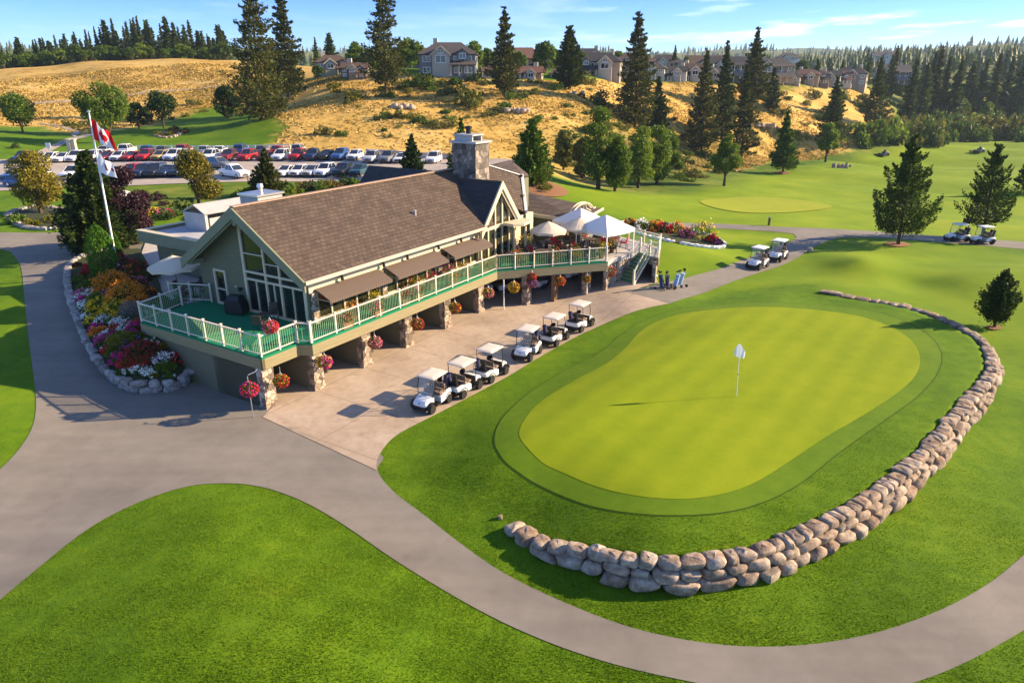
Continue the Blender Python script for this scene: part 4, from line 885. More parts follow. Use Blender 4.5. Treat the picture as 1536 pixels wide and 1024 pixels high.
def make_conifer(name, h, r, lf, seed, whorls=16, nb=7, z0=.12, droop=.25, uptip=.25, dens=1.0, ls=.3, prof=.85, irr=.3, gap=0.0, thick=.5, loc=(0, 0, 0), label=None, cat='tree', group=None, trunk_r=None, parts=True):
    rng = np.random.default_rng(seed); P = []; D = []
    for i in range(whorls):
        t = i / (whorls - 1); z = h * (z0 + (1 - z0) * t ** .95); base = max(.05, (1 - t)) ** prof * min(1, .72 + 2.0 * t)
        k = max(3, int(nb * (1 - .45 * t))); a0 = rng.uniform(0, 6.28)
        for j in range(k):
            if rng.random() < gap: continue
            L = r * base * rng.uniform(1 - irr, 1 + irr * .5); az = a0 + 6.283 * j / k + rng.uniform(-.35, .35); m = max(5, int(46 * dens * (.35 + L / r)))
            s = rng.uniform(.06, 1, m) ** .75
            zc = z + rng.uniform(-.5, .5) * h / whorls - droop * L * s + uptip * L * s ** 2.4
            wdt = .46 * L * np.sin(np.clip(s * 1.05 + .12, 0, 1) * math.pi) ** .8
            lat = rng.uniform(-1, 1, m) * wdt; ver = rng.normal(size=m) * (thick * .16 * L + .06) * (1.1 - s * .6)
            x = np.cos(az) * L * s - np.sin(az) * lat; y = np.sin(az) * L * s + np.cos(az) * lat
            P.append(np.stack([x, y, zc + ver - abs(lat) * .12], -1))
            D.append(np.stack([np.cos(az) * .8 - np.sin(az) * np.sign(lat) * .5, np.sin(az) * .8 + np.cos(az) * np.sign(lat) * .5, np.full(m, .1) + uptip * s], -1))
    m = int(60 * dens); tz_ = rng.uniform(.8, 1.0, m); P.append(np.stack([rng.normal(size=m) * .10 * r * (1.03 - tz_) * 4, rng.normal(size=m) * .10 * r * (1.03 - tz_) * 4, h * tz_], -1)); D.append(np.tile([0, 0, 1.0], (m, 1)))
    m = int(900 * dens); tt = rng.uniform(0, .96, m); aa = rng.uniform(0, 6.28, m); qq = r * (1 - tt) ** prof * np.minimum(1, .72 + 2 * tt) * .55 * rng.random(m) ** .6 * (1 - gap)
    P.append(np.stack([np.cos(aa) * qq, np.sin(aa) * qq, h * (z0 + (1 - z0) * tt)], -1)); D.append(np.stack([np.cos(aa), np.sin(aa), np.zeros(m)], -1))
    P = np.concatenate(P); D = np.concatenate(D)
    V, Fq = cards(P, rng.uniform(.6, 1.4, len(P)) * ls * 1.12, rng, D, .46, .65)
    root = empty(name, loc, 0, label, cat, group)
    mesh_np('crown', V, Fq, lf, parent=root)
    mb = MB(); trunk(mb, h * .93, trunk_r or h * .010 + .05, n=7); mb.build('trunk', 'bark', root, smooth=True)
    return root
def make_decid(name, h, r, lf, seed, n=5000, ls=.28, z0=.22, lobes=14, loc=(0, 0, 0), label=None, cat='tree', group=None, conic=0.0, tr=None):
    rng = np.random.default_rng(seed); cz = h * (z0 + 1) / 2; hz_ = h * (1 - z0) / 2; C = []; n = int(n * 1.5)
    for i in range(lobes):
        a = rng.uniform(0, 6.28); zz = rng.uniform(-.85, .9); q = math.sqrt(max(.05, 1 - zz * zz)) * (1 - conic * (zz + 1) / 2); rad = r * q * rng.uniform(.35, .72)
        C.append((math.cos(a) * rad, math.sin(a) * rad, cz + zz * hz_ * .80, rng.uniform(.34, .52) * r * (1 - conic * .55 * (zz + 1) / 2)))
    C.append((0, 0, cz + hz_ * .72, .34 * r * (1 - .5 * conic))); C = np.array(C)
    wgt = C[:, 3] ** 2; ci = rng.choice(len(C), n, p=wgt / wgt.sum()); d = rng.normal(size=(n, 3)); d /= np.linalg.norm(d, axis=1)[:, None]
    rad = C[ci, 3] * rng.uniform(.25, 1.1, n) ** .5; P = C[ci, :3] + d * rad[:, None] * np.array([1, 1, .85])
    V, Fq = cards(P, rng.uniform(.6, 1.4, n) * ls, rng, d * .7 + np.array([0, 0, -.15]), .62, .9)
    root = empty(name, loc, 0, label, cat, group); mesh_np('crown', V, Fq, lf, parent=root)
    mb = MB(); tr = tr or h * .02 + .05; trunk(mb, h * .6, tr, n=7)
    for c in C[:7]: mb.tube([(0, 0, h * z0 * .8), (c[0] * .45, c[1] * .45, (h * z0 * .8 + c[2]) / 2 + .1), (c[0] * .9, c[1] * .9, c[2])], [tr * .55, tr * .35, tr * .12], 5)
    mb.build('trunk', 'bark', root, smooth=True)
    return root
def make_mound(name, r, h, lf, fl, seed, n=500, nf=160, ls=.10, fs=.085, label=None, cat='plant', group=None, loc=(0, 0, 0), spike=0.0):
    """dome of leaves with blossom scattered over its top"""
    rng = np.random.default_rng(seed); root = empty(name, loc, 0, label, cat, group)
    lump = rng.uniform(.86, 1.06, 7)
    def dome(k, q0):
        a = rng.uniform(0, 6.283, k); e = np.arcsin(rng.uniform(.02, 1, k)); q = rng.uniform(q0, 1.0, k) ** .5 * lump[(a / 6.284 * 7).astype(int)]
        return np.stack([np.cos(a) * np.cos(e) * r * q, np.sin(a) * np.cos(e) * r * q, np.sin(e) * h * q], -1)
    P = dome(n, .25); D = P / (np.linalg.norm(P, axis=1)[:, None] + 1e-6); D[:, 2] += spike
    V, Fq = cards(P, rng.uniform(.6, 1.4, n) * ls, rng, D, .5 - .3 * min(1, spike), .8 / (1 + spike))
    mesh_np('foliage', V, Fq, lf, parent=root)
    if fl:
        nc = max(6, nf // 9); cen = dome(nc, .9); idx = rng.integers(0, nc, nf); P = cen[idx] * 1.04 + rng.normal(size=(nf, 3)) * r * .11; P[:, 2] = np.abs(P[:, 2])
        V, Fq = cards(P, rng.uniform(.7, 1.3, nf) * fs, rng, None, .85)
        mesh_np('blossom', V, Fq, fl, parent=root)
    return root

# ------------------------------------------------------------------ golf carts
def rr_ring(x, hw, z0, z1, rad, n=4):
    pts = []
    for cy, cz, a0 in ((hw - rad, z0 + rad, -90), (hw - rad, z1 - rad, 0), (-hw + rad, z1 - rad, 90), (-hw + rad, z0 + rad, 180)):
        for k in range(n + 1):
            a = R(a0 + 90 * k / n); pts.append((x, cy + rad * math.cos(a), cz + rad * math.sin(a)))
    return pts
def wheel(parent, name, c, rad=.24, wd=.2):
    m = MB(); x, y, z = c
    m.lathe([(rad * .62, -wd / 2), (rad * .92, -wd / 2), (rad, -wd * .3), (rad, wd * .3), (rad * .92, wd / 2), (rad * .62, wd / 2)], 20, c=(x, y, z), axis='y')
    w = m.build(name, 'tyre', parent, smooth=True)
    s = 1 if y > 0 else -1; m = MB(); m.lathe([(0, -wd * .4), (rad * .62, -wd * .4), (rad * .62, wd * .36), (rad * .5, wd * .44), (rad * .2, wd * .40), (0, wd * .46)] if s > 0 else [(0, -wd * .46), (rad * .2, -wd * .40), (rad * .5, -wd * .44), (rad * .62, -wd * .36), (rad * .62, wd * .4), (0, wd * .4)], 16, c=(x, y, z), axis='y'); m.build('rim', 'rim', w, smooth=True)
    return w
def make_cart(loc, rz_, label, sc=.9):
    t = empty('golf_cart', loc, rz_, label, 'golf cart', None, sc)
    m = MB(); m.loft([rr_ring(1.16, .28, .44, .56, .05), rr_ring(1.12, .40, .42, .64, .09), rr_ring(1.0, .43, .42, .72, .12), rr_ring(.8, .45, .44, .79, .13), rr_ring(.6, .48, .42, .83, .10), rr_ring(.52, .50, .42, .83, .06)])
    m.build('front_cowl', 'cart_white', t, smooth=True)
    m = MB(); m.loft([rr_ring(-1.12, .46, .46, .70, .08), rr_ring(-.95, .56, .42, .76, .1), rr_ring(-.5, .58, .30, .74, .08), rr_ring(-.05, .58, .28, .66, .06), rr_ring(.0, .56, .28, .62, .04)]); m.build('rear_body', 'cart_white', t, smooth=True)
    m = MB(); m.bx(-.05, .55, -.52, .52, .26, .32); m.bx(.44, .52, -.48, .48, .3, .86); m.bx(-1.1, 1.1, -.36, .36, .2, .3); m.bx(.5, 1.2, -.44, .44, .26, .43); m.bx(-.05, .53, .50, .56, .24, .34); m.bx(-.05, .53, -.56, -.50, .24, .34); m.bx(-1.2, -1.1, -.45, .45, .28, .42); m.build('chassis', 'black', t)
    for x in (.78, -.72):
        for s in (1, -1):
            m = MB(); pts = [(x + .35 * math.cos(a), s * .49, .27 + .33 * math.sin(a)) for a in np.linspace(R(5), R(175), 9)]
            m.loft([[(p[0], p[1] - .12, p[2]), (p[0], p[1] + .12, p[2]), (p[0], p[1] + .12, p[2] + .035), (p[0], p[1] - .12, p[2] + .035)] for p in pts]); m.build('wheel_arch', 'black', t)
            wheel(t, 'wheel', (x, s * .52, .26), .26, .21)
    m = MB(); m.loft([rr_ring(-.52, .52, .74, .86, .05), rr_ring(-.30, .54, .72, .88, .07), rr_ring(.02, .54, .70, .86, .07)]); m.build('seat', 'seat', t, smooth=True)
    m = MB(); m.loft([[(-.50 + .0, y, z) for y, z in ((-.5, .92), (.5, .92), (.5, 1.22), (-.5, 1.22))], [(-.42, y, z) for y, z in ((-.5, .92), (.5, .92), (.48, 1.2), (-.48, 1.2))]]); m.build('backrest', 'seat', t)
    m = MB()
    for s in (1, -1):
        m.tube([(-.48, s * .5, .7), (-.55, s * .53, 1.1), (-.62, s * .52, 1.78)], .022, 6); m.tube([(.58, s * .46, .8), (.5, s * .52, 1.3), (.36, s * .52, 1.78)], .022, 6); m.tube([(-.3, s * .55, .86), (-.3, s * .56, 1.0), (-.5, s * .55, 1.02)], .018, 6)
    m.build('roof_strut', 'black', t)
    m = MB(); rings = []
    for z, g in ((1.775, -.03), (1.79, 0), (1.83, 0), (1.86, -.05), (1.875, -.3)):
        ring = []
        for cx, cy, a0 in ((.58 + g, .56 + g, 0), (-.72 - g, .56 + g, 90), (-.72 - g, -.56 - g, 180), (.58 + g, -.56 - g, 270)):
            for k in range(5): a = R(a0 + 90 * k / 4); ring.append((cx - .1 * np.sign(cx) + .1 * math.cos(a), cy - .1 * np.sign(cy) + .1 * math.sin(a), z))
        rings.append(ring)
    m.loft(rings); m.build('roof', 'cart_roof', t, smooth=True)
    m = MB(); m.slab([(.575, -.46, .83), (.575, .46, .83), (.39, .48, 1.74), (.39, -.48, 1.74)], .012); m.build('windscreen', 'clear', t)
    m = MB(); m.lathe([(.15, -.015), (.18, 0), (.15, .015), (.13, 0), (.15, -.015)], 14); m.tube([(0, 0, 0), (.12, 0, -.28)], .02, 6); m.bx(-.14, .14, -.015, .015, -.01, .01)
    sw = m.build('steering_wheel', 'black', t); sw.location = (.3, .26, 1.05); sw.rotation_euler = (0, R(-35), 0)
    m = MB(); m.bx(-1.1, -.62, -.42, .42, .77, .80); m.tube([(-1.08, -.42, .8), (-1.1, -.42, 1.02), (-1.1, .42, 1.02), (-1.08, .42, .8)], .018, 6); m.build('bag_well', 'black', t)
    for s in (.2, -.2):
        m = MB(); m.tube([(-.9, s, .78), (-.98, s, 1.12), (-1.04, s, 1.42)], [.12, .13, .14], 9); m.build('golf_bag', 'navy' if s > 0 else 'black', t, smooth=True)
    for s in (1, -1):
        m = MB(); m.lathe([(.0, 0), (.045, .01), (.05, .03), (0, .04)], 10, c=(1.09, s * .33, .60), axis='x'); m.build('headlight', 'rim', t)
    m = MB(); m.bx(1.135, 1.15, -.06, .06, .57, .62); m.build('badge', 'black', t)
    return t
def yaw(dx, dy): return math.atan2(dy, dx)
cart_fr = [(648, 620), (693.7, 598), (736, 575), (795, 542), (833.7, 520.6), (871, 501)]
cart_lb = ['white golf cart at the lower end of the row, nearest the drive', 'white golf cart directly behind the lowest cart in the first trio by the lawn', 'white golf cart closing the first trio, just below the gap in the row', 'white golf cart just above the gap, heading the second trio beside the lawn', 'white golf cart in the middle of the second trio by the lawn edge', 'white golf cart at the upper end of the row, nearest the far stone pier']
hd = -U; side = np.array([-hd[1], hd[0]])   # left of heading
SC = .9
cart0 = None
for i, (px, py) in enumerate(cart_fr):
    p = np.array(G(px, py, .04)); k = yaw(hd[0], hd[1]) + R([2, -1, 0, 7, 1, -2][i]); h = np.array([math.cos(k), math.sin(k)]); s = np.array([-h[1], h[0]])
    fl = i in (1, 2, 4, 5); k += math.pi if fl else 0; c = p - h * .78 * SC - s * .52 * SC
    z = T1(*c) + .035
    if cart0 is None: cart0 = make_cart((c[0], c[1], z), k, cart_lb[0], SC); cart0['group'] = 'golf carts parked in a row on the apron'
    else: dup(cart0, (c[0], c[1], z), k, None, cart_lb[i])
for (px, py, ang, lb, grp) in [(1136, 402, 0, 'white golf cart in front of another, driving down the cart path towards the clubhouse', 'golf carts on the path'), (1166, 390, 4, 'white golf cart following another down the cart path, under a white roof', 'golf carts on the path'),
                               (1434, 362, None, 'white golf cart with a dark panel above its roof on the upper path', 'golf carts on the far path'), (1472, 366, None, 'white golf cart on the upper path, right of the one with a dark panel', 'golf carts on the far path')]:
    x, y, z = hit(px, py)
    if ang is None: k = R(186) if px < 1450 else R(188)
    else: q = G(1040, 440, .4); k = yaw(q[0] - x, q[1] - y) + R(ang)
    o = dup(cart0, (x, y, z + .03), k, .92, lb, grp)
    if px == 1434:
        m = MB(); m.bx(-.72, -.66, -.5, .5, 1.9, 2.35); m.bx(-.7, -.66, -.5, -.44, 1.4, 1.9); m.bx(-.7, -.66, .44, .5, 1.4, 1.9); m.build('rear_panel', 'black', o)
    for c in o.children:
        if c.type == 'MESH' and c.data.name.startswith('roof') and 'strut' not in c.name:
            c.data = c.data.copy(); c.data.materials[0] = M['tent']
for (u, w, k, lb) in [(21.6, 1.2, 200, 'golf cart parked in the shade under the terrace, left of the timber post'), (23.2, -.9, 215, 'golf cart parked in the shade under the terrace, right of the timber post'), (25.4, -2.2, 195, 'golf cart parked deepest under the terrace near the stone wall')]:
    x, y = L2W(u, w); dup(cart0, (x, y, .05 if u < 22 else T1(x, y) + .04), R(k), None, lb, 'golf carts under the terrace')

# ------------------------------------------------------------------ boulder retaining wall
def rock(mb, c, ax, sz, rng, n1=10, n2=14, sq=.55):
    """squarish rounded boulder; ax = unit tangent; sz = (length, depth, height)"""
    ax = np.array(ax); nn = np.array([-ax[1], ax[0]]); ph = rng.uniform(0, 6.28, 6); rings = []
    rot = rng.uniform(-.06, .06)
    for i in range(n1 + 1):
        e = -math.pi / 2 + math.pi * i / n1; ce, se = abs(math.cos(e)) ** sq, math.copysign(abs(math.sin(e)) ** sq, math.sin(e)); ring = []
        for j in range(n2):
            a = 2 * math.pi * j / n2; ca, sa = math.copysign(abs(math.cos(a)) ** sq, math.cos(a)), math.copysign(abs(math.sin(a)) ** sq, math.sin(a))
            q = 1 + .07 * math.sin(2 * a + ph[0] + e) + .06 * math.sin(3 * a + ph[1] - 2 * e) + .05 * math.sin(4 * e + ph[2]) + rng.uniform(-.035, .035)
            l, d, h = ca * ce * sz[0] / 2 * q, sa * ce * sz[1] / 2 * q, se * sz[2] / 2 * q
            l, h = l * math.cos(rot) - h * math.sin(rot), l * math.sin(rot) + h * math.cos(rot)
            ring.append((c[0] + ax[0] * l + nn[0] * d, c[1] + ax[1] * l + nn[1] * d, c[2] + h))
        rings.append(ring)
    A = np.array(rings) - np.array(c); E = np.array(sz) / 2
    for _ in range(3):
        q = rng.normal(size=3); q /= np.linalg.norm(q); dist = np.sqrt(((q * np.array([E[0], E[1], E[2]])) ** 2).sum()) * rng.uniform(.80, 1.0); qq = np.array([q[0] * ax[0] - q[1] * ax[1], q[0] * ax[1] + q[1] * ax[0], q[2]])
        ex = np.maximum((A * qq).sum(-1) - dist, 0); A = A - ex[..., None] * qq * .75
    mb.loft([[tuple(p) for p in r] for r in (A + np.array(c))])
wl = WALL; seg = np.hypot(*np.diff(wl, axis=0).T); cum = np.r_[0, np.cumsum(seg)]; WLEN = cum[-1]
def wall_at(s):
    s = min(max(s, 0), WLEN - 1e-3); i = min(np.searchsorted(cum, s, 'right') - 1, len(seg) - 1); t = (s - cum[i]) / seg[i]; p = wl[i] + (wl[i + 1] - wl[i]) * t; d = (wl[min(i + 2, len(wl) - 1)] - wl[max(i - 1, 0)]); d = d / np.hypot(*d); return p, d
rw = empty('boulder_wall', (float(wl[0, 0]), float(wl[0, 1]), 0), 0, 'long curved dry-stacked granite boulder wall holding up the putting green', 'stone wall')
o_ = np.array([wl[0, 0], wl[0, 1], 0]); rng = np.random.default_rng(3); rocks = []
outw = 1.0   # right of travel = outside
def course(level, s0, s1):
    s = s0
    while s < s1:
        f = s / WLEN; big = 1.0 if level == 0 else .82 if level == 1 else .74
        L = (rng.uniform(.62, 1.15) if rng.random() > .10 else rng.uniform(.45, .6)) * big * (1 if f < .7 else .85)
        if level == 2: L *= .92
        p, d = wall_at(s + L / 2); nrm = np.array([d[1], -d[0]])
        zt = T1(*(p - nrm * 1.1)); zb = T1(*(p + nrm * .75)); H = max(.16, (zt - zb) * 1.02 + .09)
        nl = 3 if H > .80 else 2 if H > .42 else 1
        yield s, L, p, d, nrm, zb, H, nl
        s += L * .96
for level in range(3):
    for s, L, p, d, nrm, zb, H, nl in course(level, .0 if level else .3, WLEN * (.985 if level == 0 else .97)):
        top_of = nl - 1
        if level > top_of: continue
        hs = [H] if nl == 1 else [H * .56, H * .44] if nl == 2 else [H * .40, H * .31, H * .29]
        z0 = zb + sum(hs[:level]); h = hs[level] * rng.uniform(1.0, 1.16)
        off = (.34, .22, .10)[level] if nl == 3 else (.26, .12, 0)[level] if nl == 2 else .08
        dep = rng.uniform(.60, .80) if level == 0 else rng.uniform(.5, .68)
        c = np.array([p[0] + nrm[0] * (off + rng.uniform(-.04, .04)), p[1] + nrm[1] * (off + rng.uniform(-.04, .04)), z0 + h * .47 + rng.uniform(-.02, .02)])
        # slope of the wall's run
        mb = MB(); rock(mb, c - o_, d, (L * 1.03, dep, h), rng); rocks.append((np.hypot(c[0], c[1]), mb))
# hearting of small rubble behind the boulders closes the joints
hm = MB(); ringsv = []
for s in np.linspace(.2, WLEN * .975, 160):
    p, d = wall_at(s); nrm = np.array([d[1], -d[0]]); zt = T1(*(p - nrm * 1.1)); zb = T1(*(p + nrm * .75)); b0 = p + nrm * .22 - o_[:2]; b1 = p - nrm * .28 - o_[:2]; z1 = max(zb + .05, zt - .10)
    ringsv.append([(b0[0], b0[1], zb - .1), (b0[0] - nrm[0] * .12, b0[1] - nrm[1] * .12, z1), (b1[0], b1[1], z1), (b1[0], b1[1], zb - .1)])
hm.loft(ringsv); hm.build('rubble_core', plain_noise('rubble', (.05, .035, .022), (.10, .075, .05), 8), rw)
rocks.sort(key=lambda r: r[0]); rest = MB()
for i, (_, mb) in enumerate(rocks):
    if i < 96: mb.build('boulder', 'boulder', rw, smooth=True, fix=True)
    else: rest.add(mb.v, mb.f)
if rest.v: tag(rest.build('boulder', 'boulder', rw, smooth=True), 'smaller boulders along the far end of the wall', kind='stuff')
# one stray stone on the lawn at the wall's end, pale stones at the path edge
def single_rock(px, py, sz, label, mt='boulder', grp=None, seed=0, dz=.4):
    x, y, z = hit(px, py); mb = MB(); rock(mb, (0, 0, sz[2] * dz), (1, 0), sz, np.random.default_rng(seed + 50)); o = mb.build('rock', mt, smooth=True); o.location = (x, y, z); return tag(o, label, 'rock', grp)
single_rock(750, 777, (.2, .16, .14), 'single small stone lying on the lawn at the near end of the boulder wall')
single_rock(1214, 378, (.5, .4, .45), 'pale stone at the edge of the cart path behind the two driving carts', 'gravel', seed=3)

# ------------------------------------------------------------------ stone-edged flower bed by the drive
bed_px = [(290, 563, .1), (275, 578, .1), (250, 585, .1), (222, 587, .12), (195, 583, .18), (172, 570, .28), (152, 548, .45), (136, 520, .65), (123, 490, 1.0), (114, 462, 1.35), (108, 437, 1.7), (108, 415, 2.0), (120, 399, 2.25), (145, 388, 2.45), (175, 382, 2.55)]
BEDO = catmull([G(x, y, z) for x, y, z in bed_px], closed=False, n=5)
BEDI = [L2W(.15, 7.2), L2W(.1, 9.5), L2W(3.3, 10.6), L2W(3.4, 12.7)] + [G(x, y, DZ) for x, y in ((238, 424), (224, 402), (210, 378))]
bedpoly = np.vstack([BEDO, np.array(BEDI)[::-1]])
bedo = BEDO
def bed_z(x, y):
    x = np.asarray(x, float); y = np.asarray(y, float); d = dist_poly(bedo, x, y); base = np.minimum(T(x, y), 2.5); return base + .50 + np.clip(d, 0, 3.2) * .42 * np.clip((2.7 - base - .5) / 1.6, 0, 1)
def bed_hit(px, py):
    a, f, dd = ray(px, py); t = np.linspace(20, 75, 700); X, Y, Z = a * t, f * t, CH + dd * t; i = int(np.argmax(Z < bed_z(X, Y))); return X[i], Y[i], float(bed_z(X[i:i + 1], Y[i:i + 1])[0])
bed = empty('flower_bed', (float(bedo[0, 0]), float(bedo[0, 1]), 0), 0, 'raised flower bed of dark soil behind a low wall of rounded stones beside the drive', 'flower bed'); bo_ = np.array([bedo[0, 0], bedo[0, 1], 0])
x0, y0 = bedpoly.min(0); x1, y1 = bedpoly.max(0); gx, gy = np.meshgrid(np.arange(x0, x1, .3), np.arange(y0, y1, .3)); gx, gy = gx.ravel(), gy.ravel(); ok = inside(bedpoly, gx, gy); gx, gy = gx[ok], gy[ok]
pts = [Vector(p) for p in bedpoly] + [Vector((a, b)) for a, b in zip(gx, gy)]; n = len(bedpoly); r_ = geometry.delaunay_2d_cdt(pts, [(i, (i + 1) % n) for i in range(n)], [], 1, 1e-4)
vv = np.array([(p.x, p.y) for p in r_[0]]); mesh_np('soil', np.c_[vv - bo_[:2], bed_z(vv[:, 0], vv[:, 1]) - .04], np.array([f for f in r_[2] if len(f) == 3]), 'soil', parent=bed, smooth=True)
seg2 = np.hypot(*np.diff(bedo, axis=0).T); cum2 = np.r_[0, np.cumsum(seg2)]
rng = np.random.default_rng(11); rest = MB(); cnt = 0
for level in (0, 1):
    s = .1 + .25 * level
    while s < cum2[-1]:
        i = min(np.searchsorted(cum2, s, 'right') - 1, len(seg2) - 1); f = s / cum2[-1]; L = rng.uniform(.42, .74) * (1.2 - .5 * f) * (1.25 if level == 0 else 1.0)
        t = (s + L / 2 - cum2[i]) / seg2[i]; d = (bedo[i + 1] - bedo[i]) / seg2[i]; p = bedo[i] + (bedo[i + 1] - bedo[i]) * t; nn = np.array([d[1], -d[0]])
        zb = T1(*p); hh = .44 if level == 0 else .34
        mb = MB(); c = np.array([p[0] - nn[0] * .14 * level, p[1] - nn[1] * .14 * level, zb + (.16 if level == 0 else .48)]); rock(mb, c - bo_, d, (L * 1.05, rng.uniform(.42, .54), hh * rng.uniform(.9, 1.12)), rng, 8, 11, .62)
        if cnt < 90: mb.build('edging_stone', 'boulder_grey' if 'boulder_grey' in M else 'boulder', bed, smooth=True); cnt += 1
        else: rest.add(mb.v, mb.f)
        s += L
if rest.v: tag(rest.build('edging_stone', 'boulder', bed, smooth=True), 'far stones of the bed edging', kind='stuff')
# ------------------------------------------------------------------ planting in the raised bed : (px, py, radius px, kind, label)
bed_items = [
 (170, 428, 19, 'orange', 'large round orange mum bush beside the tall cypress'), (189, 442, 19, 'orange', 'second large orange mum bush, nearer the deck than the first'), (208, 452, 13, 'orange2', 'small orange mum behind the grey lavender by the patio hedge'),
 (200, 466, 15, 'grey', 'grey lavender clump in front of the deck corner'), (152, 460, 15, 'golden', 'golden topped green shrub in the middle of the flower bed'), (172, 464, 14, 'golden', 'golden topped green shrub below the two orange mums'),
 (136, 427, 14, 'green', 'feathery green shrub in the upper flower bed'), (120, 418, 9, 'green', 'small green shrub beside the upper edging stones'), (148, 447, 15, 'green', 'green shrub between the golden shrubs and the white edging flowers'), (163, 442, 8, 'purple', 'small purple flowering plant between the orange mums'),
 (120, 440, 9, 'pink', 'pink and red flowers near the upper edging stones'), (126, 448, 8, 'magenta', 'magenta flowers next to the pink ones at the upper edging'), (112, 447, 7, 'white', 'white flowers spilling over the upper edging stones'), (116, 460, 8, 'white', 'white flowers halfway along the edging stones'), (140, 438, 9, 'white', 'pale flowers in front of the feathery green shrub'),
 (122, 463, 11, 'white', 'broad drift of white flowers at the middle of the edging'), (131, 476, 9, 'white', 'white flowers just above the yellow ones'), (159, 478, 11, 'white', 'white flower mound below the golden shrubs'), (181, 481, 11, 'white', 'white flower mound left of the red flowers'), (163, 503, 12, 'white', 'white flower mound beside the orange and red flowers'),
 (175, 491, 9, 'red', 'red flowers between two white mounds'), (188, 491, 9, 'white', 'white and red mound in front of the deck wall'), (203, 490, 10, 'magenta', 'magenta mound tight against the deck fascia'), (210, 482, 9, 'red', 'red flowers under the deck corner post'),
 (135, 485, 12, 'yellow', 'yellow flowers beside the middle edging stones'), (138, 498, 11, 'magenta', 'magenta flowers below the yellow ones'), (137, 507, 11, 'orangered', 'orange and red flowers beside the edging stones'), (150, 500, 8, 'orangered', 'small orange flowers right of the magenta ones'), (138, 514, 10, 'green', 'green foliage clump below the orange and red flowers'),
 (189, 508, 22, 'olive', 'wide yellow green shrub in the lower flower bed'), (172, 506, 9, 'olive', 'small yellow green shrub left of the wide one'), (214, 524, 24, 'rustg', 'large bronze topped shrub against the deck wall'), (194, 522, 9, 'iris', 'purple spiky plant between the two large shrubs'), (172, 534, 14, 'green', 'dark green shrub behind the lowest flowers'), (160, 540, 11, 'green', 'low green clump beside the lower edging stones'), (176, 520, 9, 'rustg', 'small bronze shrub beside the magenta flowers'),
 (148, 520, 14, 'magenta', 'broad magenta mound in the lower bed'), (161, 528, 10, 'red', 'red flowers right of the broad magenta mound'), (174, 547, 14, 'magenta', 'magenta mound at the foot of the bed'), (200, 540, 15, 'red', 'red flowers along the foot of the bed'), (217, 538, 12, 'red', 'crimson flowers under the bronze topped shrub'),
 (190, 558, 9, 'white', 'white flowers at the very foot of the bed, left of two'), (212, 550, 9, 'white', 'white flowers in the middle of the lowest row'), (224, 556, 9, 'white', 'white flowers at the lowest edging stones, right of two'), (246, 537, 12, 'whitepurple', 'white and purple flowers beside the skirt wall'), (262, 536, 11, 'red2', 'dark red flowers at the end of the bed by the skirt wall'), (248, 550, 13, 'green', 'low green foliage by the end of the edging'), (176, 562, 10, 'green', 'low green foliage behind the lowest stones'),
 (140, 402, 11, 'red2', 'dark red flowering shrub at the top of the bed'), (150, 396, 9, 'pink', 'pink flowers at the top of the bed by the dark conifer'), (130, 410, 9, 'rustg', 'bronze shrub at the top of the bed'), (145, 415, 10, 'green', 'green shrub left of the cypress')]
KIND = {'orange': ('olshrub', 'f_orange', .95), 'orange2': ('olshrub', 'f_orange', .8), 'grey': ('greyshrub', None, 1.1), 'golden': ('shrubleaf', 'f_yellow', .85), 'green': ('shrubleaf', None, .7), 'purple': ('shrubleaf', 'f_purple', .9), 'pink': ('shrubleaf', 'f_pink', .6), 'magenta': ('shrubleaf', 'f_mag', .6), 'white': ('shrubleaf', 'f_white', .55), 'red': ('shrubleaf', 'f_red', .6), 'yellow': ('shrubleaf', 'f_yellow', .6), 'orangered': ('shrubleaf', ['f_orange', 'f_red'], .6), 'olive': ('olshrub', None, .62), 'rustg': ('rustshrub', None, .62), 'iris': ('darkshrub', 'f_purple', 1.0), 'whitepurple': ('darkshrub', ['f_white', 'f_purple'], .7), 'red2': ('darkshrub', 'f_red', .7)}
NAMES = {'grey': 'lavender', 'green': 'shrub', 'olive': 'shrub', 'rustg': 'shrub', 'golden': 'shrub', 'iris': 'iris', 'orange': 'mum_bush', 'orange2': 'mum_bush'}
FILL = []
